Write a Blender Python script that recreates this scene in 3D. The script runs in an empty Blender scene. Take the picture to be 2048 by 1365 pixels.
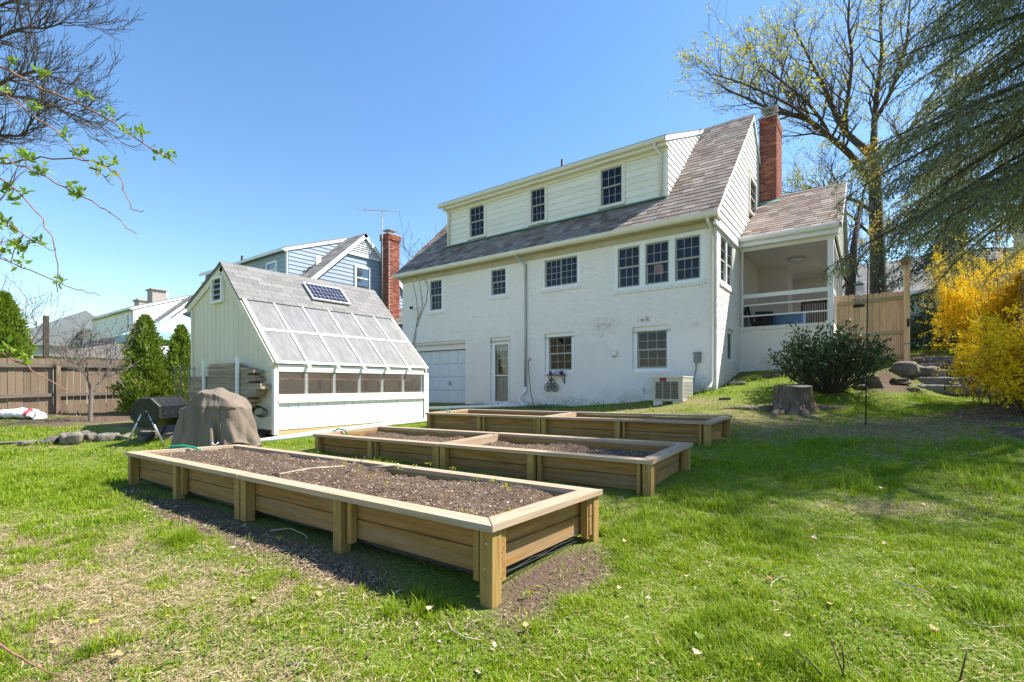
import bpy, math, random
import numpy as np
from mathutils import Vector, Matrix
R = math.radians
rnd = random.Random(7)
rng = np.random.default_rng(11)

# ---------------------------------------------------------------- camera, sky, sun, exposure
F, TH, VH, EYE = 966.0, R(36.35), 768.0, 1.15
SN, CS = math.sin(TH), math.cos(TH)
scene = bpy.context.scene
col = scene.collection
cam_data = bpy.data.cameras.new('camera')
cam_data.sensor_width = 36.0
cam_data.lens = F / 2048 * 36
cam_data.shift_y = (VH - 682.5) / 2048
cam_data.clip_end = 1500
cam_data.clip_start = 0.05
cam = bpy.data.objects.new('camera', cam_data)
cam.location = (0, 0, EYE)
cam.rotation_euler = (R(90), 0, TH)
col.objects.link(cam)
scene.camera = cam

SUN = Vector((0.56, 0.52, 1.0)).normalized()
world = bpy.data.worlds.new('World')
scene.world = world
world.use_nodes = True
wn = world.node_tree.nodes
bg = wn['Background']
sky = wn.new('ShaderNodeTexSky')
sky.sky_type = 'NISHITA'
sky.sun_disc = False
sky.sun_elevation = math.asin(SUN.z)
sky.sun_rotation = math.atan2(SUN.x, SUN.y)
sky.altitude = 300
sky.air_density = 1.25
sky.dust_density = 0.35
sky.ozone_density = 3.0
hsv = wn.new('ShaderNodeHueSaturation')
hsv.inputs['Saturation'].default_value = 1.16
hsv.inputs['Hue'].default_value = 0.501
world.node_tree.links.new(sky.outputs[0], hsv.inputs['Color'])
world.node_tree.links.new(hsv.outputs[0], bg.inputs[0])
bg.inputs[1].default_value = 0.112
sun_data = bpy.data.lights.new('sun', 'SUN')
sun_data.energy = 5.0
sun_data.angle = R(0.5)
sun_data.color = (1.0, 0.95, 0.87)
sun = bpy.data.objects.new('sun', sun_data)
sun.rotation_euler = SUN.to_track_quat('Z', 'Y').to_euler()
sun.location = (10, 10, 30)
col.objects.link(sun)
vs = scene.view_settings
vs.view_transform = 'Standard'
vs.look = 'None'
vs.exposure = 1.1
vs.gamma = 1.0
vs.use_curve_mapping = False

# ---------------------------------------------------------------- measuring helpers (photo pixel + known plane -> place)
def ray(u, v):
    c = (u - 1024) / F
    return Vector((-SN + CS * c, CS + SN * c, (VH - v) / F))
def pt(u, v, t):
    return Vector((0, 0, EYE)) + t * ray(u, v)
def ptY(u, v, Y):
    r = ray(u, v); return Vector((0, 0, EYE)) + r * (Y / r.y)
def ptX(u, v, X):
    r = ray(u, v); return Vector((0, 0, EYE)) + r * (X / r.x)
def ground_at(u, t):
    p = pt(u, VH, t); return Vector((p.x, p.y, g(p.x, p.y)))

# ---------------------------------------------------------------- object helpers
def tag(o, label=None, cat=None, group=None, kind=None):
    if label: o['label'] = label
    if cat: o['category'] = cat
    if group: o['group'] = group
    if kind: o['kind'] = kind
    return o
OFF = {}
def off(o):
    return OFF.get(o.name, Vector((0, 0, 0))) if o else Vector((0, 0, 0))
def thing(name, loc, label, cat, group=None):
    o = bpy.data.objects.new(name, None)
    o.empty_display_size = 0.1
    col.objects.link(o)
    o.location = loc
    OFF[o.name] = Vector(loc)
    tag(o, label, cat, group)
    return o
def link(name, me, parent=None, loc=None):
    o = bpy.data.objects.new(name, me)
    col.objects.link(o)
    if parent: o.parent = parent
    if loc is not None:
        o.location = Vector(loc) - off(parent)
        OFF[o.name] = Vector(loc)
    else:
        OFF[o.name] = off(parent).copy()
    return o

class MB:
    def __init__(self):
        self.v = []; self.f = []; self.s = []
    def add(self, vs, fs, smooth=False):
        b = len(self.v)
        self.v.extend([tuple(p) for p in vs])
        for q in fs:
            self.f.append(tuple(i + b for i in q)); self.s.append(smooth)
        return self
    def box(self, x0, y0, z0, x1, y1, z1):
        if x1 < x0: x0, x1 = x1, x0
        if y1 < y0: y0, y1 = y1, y0
        if z1 < z0: z0, z1 = z1, z0
        return self.add([(x0,y0,z0),(x1,y0,z0),(x1,y1,z0),(x0,y1,z0),(x0,y0,z1),(x1,y0,z1),(x1,y1,z1),(x0,y1,z1)],
                 [(0,3,2,1),(4,5,6,7),(0,1,5,4),(1,2,6,5),(2,3,7,6),(3,0,4,7)])
    def frame(self, o, ax, ay, az, a0, b0, c0, a1, b1, c1):
        o, ax, ay, az = Vector(o), Vector(ax), Vector(ay), Vector(az)
        if ax.cross(ay).dot(az) < 0: o, az, c0, c1 = o, -az, -c1, -c0
        P = lambda a, b, c: o + ax*a + ay*b + az*c
        return self.add([P(a0,b0,c0),P(a1,b0,c0),P(a1,b1,c0),P(a0,b1,c0),P(a0,b0,c1),P(a1,b0,c1),P(a1,b1,c1),P(a0,b1,c1)],
                 [(0,3,2,1),(4,5,6,7),(0,1,5,4),(1,2,6,5),(2,3,7,6),(3,0,4,7)])
    def beam(self, p, q, w, h, up=(0,0,1), ch=0.0):
        p, q = Vector(p), Vector(q)
        a = (q - p); L = a.length; a.normalize()
        up = Vector(up)
        s = a.cross(up)
        if s.length < 1e-4: s = a.cross(Vector((1,0,0)))
        s.normalize(); n = s.cross(a).normalized()
        if ch <= 0:
            return self.frame(p, a, s, n, 0, -w/2, -h/2, L, w/2, h/2)
        prof = [(-w/2+ch,-h/2),(w/2-ch,-h/2),(w/2,-h/2+ch),(w/2,h/2-ch),(w/2-ch,h/2),(-w/2+ch,h/2),(-w/2,h/2-ch),(-w/2,-h/2+ch)]
        vs = [p + s*x + n*z for x, z in prof] + [q + s*x + n*z for x, z in prof]
        fs = [tuple(reversed(range(8))), tuple(range(8, 16))] + [(i, (i+1)%8, 8+(i+1)%8, 8+i) for i in range(8)]
        return self.add(vs, fs)
    def prism(self, pts2, axis, a0, a1):
        n = len(pts2)
        def P(p, a):
            if axis == 'X': return (a, p[0], p[1])
            if axis == 'Y': return (p[0], a, p[1])
            return (p[0], p[1], a)
        vs = [P(p, a0) for p in pts2] + [P(p, a1) for p in pts2]
        fs = [tuple(range(n)), tuple(reversed(range(n, 2*n)))] + [(i, n+i, n+(i+1)%n, (i+1)%n) for i in range(n)]
        return self.add(vs, fs)
    def quad(self, a, b, c, d): return self.add([a, b, c, d], [(0,1,2,3)])
    def tube(self, pts, rad, n=8, caps=True, smooth=True):
        pts = [Vector(p) for p in pts]
        if not hasattr(rad, '__len__'): rad = [rad]*len(pts)
        vs = []; m = len(pts)
        prev = None
        for i, p in enumerate(pts):
            t = (pts[min(i+1, m-1)] - pts[max(i-1, 0)]).normalized()
            if prev is None:
                s = t.orthogonal().normalized()
            else:
                s = prev - t * prev.dot(t)
                s = s.normalized() if s.length > 1e-6 else t.orthogonal().normalized()
            prev = s; b = t.cross(s)
            for k in range(n):
                a = 2*math.pi*k/n
                vs.append(p + (s*math.cos(a) + b*math.sin(a))*rad[i])
        fs = []
        for i in range(m-1):
            for k in range(n):
                fs.append((i*n+k, i*n+(k+1)%n, (i+1)*n+(k+1)%n, (i+1)*n+k))
        self.add(vs, fs, smooth)
        if caps:
            b = len(self.v) - len(vs)
            self.f.append(tuple(b+k for k in reversed(range(n)))); self.s.append(False)
            self.f.append(tuple(b+(m-1)*n+k for k in range(n))); self.s.append(False)
        return self
    def build(self, name, mat, parent=None, origin=None):
        o0 = off(parent) if origin is None else Vector(origin)
        me = bpy.data.meshes.new(name)
        me.from_pydata([(x-o0.x, y-o0.y, z-o0.z) for x, y, z in self.v], [], self.f)
        me.polygons.foreach_set('use_smooth', self.s)
        me.materials.append(mat)
        me.update()
        o = bpy.data.objects.new(name, me)
        col.objects.link(o)
        if parent: o.parent = parent
        o.location = o0 - off(parent)
        OFF[o.name] = o0.copy()
        return o

def np_mesh(name, verts, faces, mat, parent=None, colors=None, smooth=False, origin=None):
    """verts (N,3) world coordinates, faces (M,k)"""
    o0 = off(parent) if origin is None else Vector(origin)
    me = bpy.data.meshes.new(name)
    verts = np.asarray(verts, dtype=np.float32) - np.array(o0, dtype=np.float32)
    if not isinstance(faces, list): faces = [faces]
    faces = [np.asarray(f_, dtype=np.int32) for f_ in faces if len(f_)]
    nl = sum(f_.size for f_ in faces); npoly = sum(len(f_) for f_ in faces)
    me.vertices.add(len(verts)); me.vertices.foreach_set('co', verts.ravel())
    me.loops.add(nl); me.loops.foreach_set('vertex_index', np.concatenate([f_.ravel() for f_ in faces]))
    me.polygons.add(npoly)
    tot = np.concatenate([np.full(len(f_), f_.shape[1], dtype=np.int32) for f_ in faces])
    st = np.concatenate([[0], np.cumsum(tot)[:-1]]).astype(np.int32)
    me.polygons.foreach_set('loop_start', st)
    me.polygons.foreach_set('use_smooth', np.full(npoly, smooth))
    if colors is not None:
        at = me.color_attributes.new('Col', 'FLOAT_COLOR', 'POINT')
        c4 = np.ones((len(verts), 4), dtype=np.float32); c4[:, :colors.shape[1]] = colors
        at.data.foreach_set('color', c4.ravel())
    me.update(calc_edges=True)
    me.validate()
    me.materials.append(mat)
    o = bpy.data.objects.new(name, me)
    col.objects.link(o)
    if parent: o.parent = parent
    o.location = o0 - off(parent)
    OFF[o.name] = o0.copy()
    return o

CUBES = {}
def unit_cube(mat):
    if mat.name not in CUBES:
        me = bpy.data.meshes.new('unit_' + mat.name)
        h = .5
        me.from_pydata([(-h,-h,-h),(h,-h,-h),(h,h,-h),(-h,h,-h),(-h,-h,h),(h,-h,h),(h,h,h),(-h,h,h)], [],
                 [(0,3,2,1),(4,5,6,7),(0,1,5,4),(1,2,6,5),(2,3,7,6),(3,0,4,7)])
        me.materials.append(mat)
        CUBES[mat.name] = me
    return CUBES[mat.name]
def piece(name, mat, x0, y0, z0, x1, y1, z1, parent, rot=None):
    o = bpy.data.objects.new(name, unit_cube(mat))
    col.objects.link(o)
    o.parent = parent
    c = Vector(((x0+x1)/2, (y0+y1)/2, (z0+z1)/2))
    o.location = c - off(parent)
    o.scale = (abs(x1-x0), abs(y1-y0), abs(z1-z0))
    if rot: o.rotation_euler = rot
    OFF[o.name] = c
    return o

# ---------------------------------------------------------------- materials
def _rand(nt):
    oi = nt.nodes.new('ShaderNodeObjectInfo'); ge = nt.nodes.new('ShaderNodeNewGeometry')
    a = nt.nodes.new('ShaderNodeMath'); a.operation = 'ADD'
    nt.links.new(oi.outputs['Random'], a.inputs[0]); nt.links.new(ge.outputs['Random Per Island'], a.inputs[1])
    b = nt.nodes.new('ShaderNodeMath'); b.operation = 'FRACT'
    nt.links.new(a.outputs[0], b.inputs[0])
    return b.outputs[0]
def _ramp(nt, cols, lo=0.3, hi=0.7, const=False):
    r = nt.nodes.new('ShaderNodeValToRGB')
    el = r.color_ramp.elements
    n = len(cols)
    while len(el) < n: el.new(0.5)
    for i, c in enumerate(cols):
        el[i].position = lo + (hi-lo)*i/max(1, n-1); el[i].color = (*c, 1)
    if const: r.color_ramp.interpolation = 'CONSTANT'
    return r
def M(name, cols, rough=.75, scale=(1,1,1), ns=6.0, detail=5, bump=0.0, bscale=None, metal=0.0, spec=.3, rcols=None, rmix=.6, rval=0.0,
      lo=.3, hi=.7, trans=0.0, attr=False, bdist=.02, tint=None, spots=None, coat=0.0):
    m = bpy.data.materials.new(name); m.use_nodes = True
    nt = m.node_tree; b = nt.nodes['Principled BSDF']
    b.inputs['Roughness'].default_value = rough
    b.inputs['Metallic'].default_value = metal
    b.inputs['Specular IOR Level'].default_value = spec
    if coat: b.inputs['Coat Weight'].default_value = coat
    tc = nt.nodes.new('ShaderNodeTexCoord'); mp = nt.nodes.new('ShaderNodeMapping')
    mp.inputs['Scale'].default_value = scale
    nt.links.new(tc.outputs['Object'], mp.inputs[0])
    rv = _rand(nt)
    # each piece gets its own patch of grain
    cv = nt.nodes.new('ShaderNodeCombineXYZ')
    mm = nt.nodes.new('ShaderNodeMath'); mm.operation = 'MULTIPLY'; mm.inputs[1].default_value = 37.0
    nt.links.new(rv, mm.inputs[0])
    for i in range(3): nt.links.new(mm.outputs[0], cv.inputs[i])
    ad = nt.nodes.new('ShaderNodeVectorMath'); ad.operation = 'ADD'
    nt.links.new(mp.outputs[0], ad.inputs[0]); nt.links.new(cv.outputs[0], ad.inputs[1])
    no = nt.nodes.new('ShaderNodeTexNoise'); no.inputs['Scale'].default_value = ns; no.inputs['Detail'].default_value = detail
    no.inputs['Roughness'].default_value = .62
    nt.links.new(ad.outputs[0], no.inputs['Vector'])
    rp = _ramp(nt, cols, lo, hi); nt.links.new(no.outputs['Fac'], rp.inputs[0])
    out = rp.outputs[0]
    if attr:
        at = nt.nodes.new('ShaderNodeAttribute'); at.attribute_name = 'Col'
        mx = nt.nodes.new('ShaderNodeMix'); mx.data_type = 'RGBA'; mx.blend_type = 'MULTIPLY'; mx.inputs[0].default_value = 1
        nt.links.new(out, mx.inputs[6]); nt.links.new(at.outputs['Color'], mx.inputs[7]); out = mx.outputs[2]
    if rcols:
        r2 = _ramp(nt, rcols, 0.0, 1.0 - 1.0/len(rcols), True); nt.links.new(rv, r2.inputs[0])
        mx = nt.nodes.new('ShaderNodeMix'); mx.data_type = 'RGBA'; mx.inputs[0].default_value = rmix
        nt.links.new(out, mx.inputs[6]); nt.links.new(r2.outputs[0], mx.inputs[7]); out = mx.outputs[2]
    if rval:
        hs = nt.nodes.new('ShaderNodeHueSaturation')
        mr = nt.nodes.new('ShaderNodeMapRange'); mr.inputs['To Min'].default_value = 1-rval; mr.inputs['To Max'].default_value = 1+rval
        nt.links.new(rv, mr.inputs[0]); nt.links.new(mr.outputs[0], hs.inputs['Value']); nt.links.new(out, hs.inputs['Color']); out = hs.outputs[0]
    if spots:     # (colour, noise scale, threshold, width): weathered patches with their own outline
        for (sc_, nsc, th_, wd_) in spots:
            n2 = nt.nodes.new('ShaderNodeTexNoise'); n2.inputs['Scale'].default_value = nsc; n2.inputs['Detail'].default_value = 7
            n2.inputs['Roughness'].default_value = .7
            nt.links.new(ad.outputs[0], n2.inputs['Vector'])
            r3 = _ramp(nt, [(0,0,0),(1,1,1)], th_, th_+wd_); nt.links.new(n2.outputs['Fac'], r3.inputs[0])
            mx = nt.nodes.new('ShaderNodeMix'); mx.data_type = 'RGBA'
            nt.links.new(r3.outputs[0], mx.inputs[0]); nt.links.new(out, mx.inputs[6]); mx.inputs[7].default_value = (*sc_, 1); out = mx.outputs[2]
    nt.links.new(out, b.inputs['Base Color'])
    if bump:
        nb = nt.nodes.new('ShaderNodeTexNoise'); nb.inputs['Scale'].default_value = bscale or ns*3; nb.inputs['Detail'].default_value = 6
        nt.links.new(ad.outputs[0], nb.inputs['Vector'])
        bu = nt.nodes.new('ShaderNodeBump'); bu.inputs['Strength'].default_value = bump; bu.inputs['Distance'].default_value = bdist
        nt.links.new(nb.outputs['Fac'], bu.inputs['Height']); nt.links.new(bu.outputs[0], b.inputs['Normal'])
    if trans:
        tr = nt.nodes.new('ShaderNodeBsdfTranslucent'); nt.links.new(out, tr.inputs[0])
        ms = nt.nodes.new('ShaderNodeMixShader'); ms.inputs[0].default_value = trans
        nt.links.new(b.outputs[0], ms.inputs[1]); nt.links.new(tr.outputs[0], ms.inputs[2])
        nt.links.new(ms.outputs[0], nt.nodes['Material Output'].inputs[0])
    return m
def add_patch(m, centre, origin, radii, colour, ns, th, wd):
    """an old stain or patch of worn paint at one place on a wall"""
    nt = m.node_tree; b = nt.nodes['Principled BSDF']; src = b.inputs['Base Color'].links[0].from_socket
    tc = nt.nodes.new('ShaderNodeTexCoord'); mp = nt.nodes.new('ShaderNodeMapping'); mp.vector_type = 'TEXTURE'
    mp.inputs['Location'].default_value = Vector(centre)-Vector(origin); mp.inputs['Scale'].default_value = radii
    nt.links.new(tc.outputs['Object'], mp.inputs[0])
    ln = nt.nodes.new('ShaderNodeVectorMath'); ln.operation = 'LENGTH'; nt.links.new(mp.outputs[0], ln.inputs[0])
    no = nt.nodes.new('ShaderNodeTexNoise'); no.inputs['Scale'].default_value = ns; no.inputs['Detail'].default_value = 8; no.inputs['Roughness'].default_value = .72
    nt.links.new(tc.outputs['Object'], no.inputs['Vector'])
    mm = nt.nodes.new('ShaderNodeMath'); mm.operation = 'MULTIPLY_ADD'; mm.inputs[1].default_value = -.28; nt.links.new(ln.outputs['Value'], mm.inputs[0]); nt.links.new(no.outputs['Fac'], mm.inputs[2])
    rp = _ramp(nt, [(0,0,0),(1,1,1)], th, th+wd); nt.links.new(mm.outputs[0], rp.inputs[0])
    mx = nt.nodes.new('ShaderNodeMix'); mx.data_type = 'RGBA'; nt.links.new(rp.outputs[0], mx.inputs[0]); nt.links.new(src, mx.inputs[6]); mx.inputs[7].default_value = (*colour, 1)
    nt.links.new(mx.outputs[2], b.inputs['Base Color'])
def glass_mat(name, tint=(.75,.78,.8), refl=.12, rough=.02, film=0.0, filmcol=(.8,.8,.82), gloss=.92):
    m = bpy.data.materials.new(name); m.use_nodes = True
    nt = m.node_tree; nt.nodes.remove(nt.nodes['Principled BSDF'])
    out = nt.nodes['Material Output']
    t = nt.nodes.new('ShaderNodeBsdfTransparent'); t.inputs[0].default_value = (*tint, 1)
    gl = nt.nodes.new('ShaderNodeBsdfGlossy'); gl.inputs['Roughness'].default_value = rough; gl.inputs[0].default_value = (gloss, gloss, gloss, 1)
    lw = nt.nodes.new('ShaderNodeLayerWeight'); lw.inputs['Blend'].default_value = .5
    pw = nt.nodes.new('ShaderNodeMath'); pw.operation = 'POWER'; pw.inputs[1].default_value = 5
    nt.links.new(lw.outputs['Facing'], pw.inputs[0])
    ad = nt.nodes.new('ShaderNodeMath'); ad.operation = 'MULTIPLY_ADD'; ad.inputs[1].default_value = .9; ad.inputs[2].default_value = .045+refl; ad.use_clamp = True
    nt.links.new(pw.outputs[0], ad.inputs[0])
    base = t.outputs[0]
    if film:
        di = nt.nodes.new('ShaderNodeBsdfDiffuse'); tl = nt.nodes.new('ShaderNodeBsdfTranslucent')
        tc = nt.nodes.new('ShaderNodeTexCoord'); no = nt.nodes.new('ShaderNodeTexNoise'); no.inputs['Scale'].default_value = 3.0; no.inputs['Detail'].default_value = 6
        nt.links.new(tc.outputs['Object'], no.inputs['Vector'])
        mpp = nt.nodes.new('ShaderNodeMapping'); mpp.inputs['Scale'].default_value = (1.2, 5, 1.2); nt.links.new(tc.outputs['Object'], mpp.inputs[0]); nt.links.new(mpp.outputs[0], no.inputs['Vector'])
        rp = _ramp(nt, [tuple(x*.72 for x in filmcol), filmcol], .32, .68); nt.links.new(no.outputs['Fac'], rp.inputs[0])
        nt.links.new(rp.outputs[0], di.inputs[0]); nt.links.new(rp.outputs[0], tl.inputs[0])
        m1 = nt.nodes.new('ShaderNodeMixShader'); m1.inputs[0].default_value = .45
        nt.links.new(di.outputs[0], m1.inputs[1]); nt.links.new(tl.outputs[0], m1.inputs[2])
        m2 = nt.nodes.new('ShaderNodeMixShader'); m2.inputs[0].default_value = film
        nt.links.new(t.outputs[0], m2.inputs[1]); nt.links.new(m1.outputs[0], m2.inputs[2]); base = m2.outputs[0]
    ms = nt.nodes.new('ShaderNodeMixShader')
    nt.links.new(ad.outputs[0], ms.inputs[0]); nt.links.new(base, ms.inputs[1]); nt.links.new(gl.outputs[0], ms.inputs[2])
    nt.links.new(ms.outputs[0], out.inputs[0])
    return m

WHITE = (.78,.78,.76)
m_paint = M('white_paint_brick', [(.77,.715,.68),(.83,.78,.745)], .7, ns=1.3, bump=.2, bscale=40, bdist=.006,
            spots=[((.56,.53,.49), 1.1, .60, .16), ((.45,.28,.21), 5.5, .72, .03)])
m_parge = M('white_paint_parging', [(.76,.705,.67),(.82,.77,.735)], .75, ns=.9, bump=.12, bscale=25, bdist=.006,
            spots=[((.56,.52,.46), .8, .57, .18), ((.38,.35,.31), 3.1, .70, .05)])
m_trim = M('cream_trim', [(.72,.66,.56),(.80,.74,.645)], .5, ns=2.5)
m_white = M('white_trim', [(.76,.76,.75),(.83,.83,.82)], .45, ns=2.0)
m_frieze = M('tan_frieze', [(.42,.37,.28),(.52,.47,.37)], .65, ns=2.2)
m_alum = M('aluminium_siding', [(.79,.73,.645),(.85,.79,.71)], .5, scale=(1,1,3), ns=1.2, rval=.03)
m_sash = M('taupe_sash', [(.33,.31,.28),(.40,.38,.35)], .5, ns=4)
m_muntin = M('pale_muntin', [(.36,.345,.32),(.42,.405,.38)], .5, ns=4)
m_glass = glass_mat('window_glass', (.45,.47,.5), .0, gloss=.6)
m_slate = M('slate', [(.14,.105,.085),(.235,.185,.155),(.33,.275,.235)], .8, spec=.15, ns=3.5, detail=8, bump=.35, bscale=22, bdist=.008,
            rcols=[(.18,.13,.105),(.25,.185,.15),(.29,.23,.19),(.24,.225,.215),(.34,.295,.26),(.20,.15,.125)], rmix=.6, rval=.2)
m_brick = M('red_brick', [(.20,.055,.032),(.31,.09,.05)], .85, ns=9, bump=.5, bscale=40, bdist=.008,
            rcols=[(.27,.07,.04),(.20,.05,.035),(.32,.11,.06),(.13,.05,.04),(.36,.14,.09)], rmix=.6, rval=.2)
m_mortar = M('mortar', [(.36,.31,.27),(.48,.43,.38)], .95, ns=12, bump=.5)
m_copper = M('copper_flashing', [(.10,.24,.20),(.20,.36,.31)], .7, ns=6)
m_lead = M('lead_flashing', [(.22,.24,.25),(.35,.36,.36)], .6, ns=6)
m_black = M('black_metal', [(.015,.015,.016),(.03,.03,.03)], .5, ns=8)
m_dark = M('dark_interior', [(.03,.03,.03),(.05,.05,.05)], .9)
m_gable_white = M('white_siding', [(.74,.735,.70),(.80,.795,.77)], .5, scale=(1,1,3), ns=1.2, rval=.03)
m_greypipe = M('grey_galvanised', [(.36,.38,.40),(.46,.48,.49)], .45, ns=6, metal=.3)
m_steel = M('galvanised_steel', [(.45,.46,.47),(.6,.6,.6)], .35, ns=8, metal=.8)
def wood(name, cols, axis, rough=.8, **k):
    sc = {'X': (1.2, 22, 22), 'Y': (22, 1.2, 22), 'Z': (22, 22, 1.2)}[axis]
    return M(name, cols, rough, scale=sc, ns=1.6, detail=7, bump=.35, bscale=4, bdist=.006, **k)
bedc = [(.20,.098,.022),(.31,.165,.05),(.38,.215,.075)]
beds_ = [((.29,.21,.125), .5, .50, .22), ((.09,.055,.03), 1.5, .72, .02), ((.24,.20,.07), .35, .60, .2)]
m_bedX = wood('bed_lumber_long', bedc, 'X', rval=.1, spots=beds_)
m_bedY = wood('bed_lumber_cross', bedc, 'Y', rval=.1, spots=beds_)
m_bedZ = wood('bed_lumber_post', [(.25,.145,.035),(.36,.22,.065),(.43,.28,.095)], 'Z', rval=.1)
m_capX = wood('bed_cap_long', [(.31,.21,.125),(.41,.295,.19),(.48,.365,.25)], 'X', rval=.06, spots=[((.36,.32,.27), .6, .52, .2), ((.20,.14,.09), 1.2, .72, .02)])
m_capY = wood('bed_cap_cross', [(.31,.21,.125),(.41,.295,.19),(.48,.365,.25)], 'Y', rval=.06, spots=[((.36,.32,.27), .6, .52, .2), ((.20,.14,.09), 1.2, .72, .02)])
m_fenceZ = wood('cedar_board', [(.52,.30,.155),(.70,.43,.25),(.78,.53,.34)], 'Z', rval=.16, spots=[((.14,.08,.045), 1.3, .75, .015)])
m_fenceX = wood('cedar_rail', [(.34,.27,.15),(.46,.37,.22)], 'X', rval=.1, spots=[((.20,.25,.07), .6, .55, .2)])
m_oldZ = wood('weathered_board', [(.11,.075,.05),(.19,.135,.09),(.28,.21,.15)], 'Z', rval=.2)
m_oldY = wood('weathered_rail', [(.12,.095,.072),(.20,.165,.13)], 'Y', rval=.1)
m_t111 = M('greenhouse_paint', [(.66,.585,.42),(.74,.665,.50)], .6, scale=(1,1,.4), ns=2.0, bump=.15, bscale=40, bdist=.003, rval=.02,
           spots=[((.55,.56,.36), .9, .68, .2)])
m_ghw = M('greenhouse_white', [(.76,.75,.69),(.83,.82,.76)], .5, scale=(1,1,.5), ns=2.5, rval=.02)
m_poly = glass_mat('polycarbonate', (.95,.96,.97), .03, .25, film=.42, filmcol=(.74,.73,.71), gloss=.5)
m_polyclear = glass_mat('polycarbonate_clear', (.86,.87,.88), .04, .12, film=.10, filmcol=(.74,.68,.6), gloss=.7)
m_shingle = M('asphalt_shingle', [(.155,.15,.145),(.235,.23,.22)], .9, ns=30, detail=8, bump=.4, bscale=90, bdist=.006,
              rcols=[(.17,.165,.16),(.21,.205,.195),(.24,.23,.22),(.19,.185,.18)], rmix=.5, rval=.08)
m_bark = M('bark', [(.035,.027,.02),(.08,.062,.047),(.13,.105,.082)], .95, scale=(1,1,.25), ns=14, detail=8, bump=.8, bscale=18, bdist=.03)
m_barkgrey = M('grey_bark', [(.13,.105,.09),(.24,.20,.175)], .95, ns=20, bump=.4)
m_twig = M('twig_bark', [(.055,.04,.03),(.11,.08,.06)], .9, ns=20)
m_stone = M('field_stone', [(.08,.07,.058),(.16,.14,.115),(.26,.225,.185)], .9, ns=5, detail=8, bump=.8, bscale=12, bdist=.03, rval=.15,
            spots=[((.13,.16,.05), 2.0, .60, .14)])
m_soil = M('garden_soil', [(.055,.034,.02),(.12,.078,.05),(.205,.14,.092)], .98, ns=26, detail=9, bump=1.0, bscale=60, bdist=.03, lo=.28, hi=.72)
# ---------------------------------------------------------------- terrain
CTRL = [(-1.5,1.9,0),(-6.9,1.8,-.02),(0,0,0),(2,2,.04),(-3.5,.5,0),(-8,0,-.02),(-1.58,4.3,.11),(-7.0,4.3,.10),(-1.7,6.8,.30),(-7.2,6.8,.24),
 (-1.7,8.1,.36),(-8.6,4.5,.15),(-8.6,8.2,.25),(-12.3,4.5,.2),(-12.3,8.2,.28),(-6,10.5,.38),(-14.5,12.4,.42),(-10,12.5,.45),(-7.5,12.5,.46),
 (-5.5,12.5,.60),(-4.0,12.3,.76),(-3.0,12.5,1.0),(-3.5,11.2,.68),(-2.9,15.2,1.48),(-1.8,15.2,1.52),(-.7,15.3,1.62),(.6,15.4,1.74),
 (-1.26,11.5,.58),(-.4,12.6,.85),(0,8.5,.47),(.6,5.5,.18),(1.5,9.0,.58),(1.2,13.4,.86),(1.45,14.3,.86),(1.5,15.4,1.12),(1.6,16.7,1.78),(3.3,15.6,1.95),(2.5,18.6,2.05),
 (2.2,12.0,.80),(3.6,10.5,.95),(4,6,.45),(2,19,2.1),(.5,19,2.0),(0.4,27.6,2.5),(2,24,2.5),(10,24,2.8),(10,12,1.6),(8,4,.5),(6,-4,.1),(0,-6,-.1),(-10,-5,-.1),
 (-18,2,.30),(-18,6,.34),(-18,11,.4),(-13,1,.12),(-22,-4,.1),(-25,12,.4),(-40,10,.3),(-60,10,.2),(-60,60,.6),(0,60,2.8),(40,60,3.2),(40,10,2.2),(40,-30,.3),(-60,-30,-.1),(0,-40,-.3),(-20,30,1.0)]
_c = np.array(CTRL)
def _phi(r): return r
def _tps():
    P = _c[:, :2]; n = len(P)
    r = np.linalg.norm(P[:, None] - P[None], axis=2)
    A = np.zeros((n+3, n+3)); A[:n, :n] = np.sqrt(r*r + .25); A[:n, n] = 1; A[:n, n+1:] = P; A[n, :n] = 1; A[n+1:, :n] = P.T
    A[:n, :n] += np.eye(n)*-.02
    return np.linalg.solve(A, np.concatenate([_c[:, 2], [0, 0, 0]]))
_w = _tps()
def gN(x, y):
    x = np.asarray(x, float); y = np.asarray(y, float)
    xc = np.clip(x, -60, 40); yc = np.clip(y, -40, 60)
    z = _w[-3] + _w[-2]*xc + _w[-1]*yc
    for i in range(len(_c)):
        z = z + _w[i]*np.sqrt((xc-_c[i,0])**2 + (yc-_c[i,1])**2 + .25)
    return z
def g(x, y): return float(gN(x, y))
# value noise
_lat = rng.random((256, 256))
def vnoise(x, y):
    xi = np.floor(x).astype(int); yi = np.floor(y).astype(int); fx = x-xi; fy = y-yi
    fx = fx*fx*(3-2*fx); fy = fy*fy*(3-2*fy)
    a = _lat[xi & 255, yi & 255]; b = _lat[(xi+1) & 255, yi & 255]; c = _lat[xi & 255, (yi+1) & 255]; d = _lat[(xi+1) & 255, (yi+1) & 255]
    return (a*(1-fx)+b*fx)*(1-fy) + (c*(1-fx)+d*fx)*fy
def fbm(x, y, o=4):
    s = 0; a = .5; f_ = 1.
    for i in range(o):
        s = s + a*vnoise(x*f_+17*i, y*f_+31*i); a *= .5; f_ *= 2.03
    return s/(1-.5**o)
def blob(x, y, cx, cy, rx, ry, rot=0.):
    dx = x-cx; dy = y-cy; c, s = math.cos(rot), math.sin(rot)
    a = (dx*c+dy*s)/rx; b = (-dx*s+dy*c)/ry
    return np.clip(1.25 - np.sqrt(a*a+b*b), 0, 1)
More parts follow.
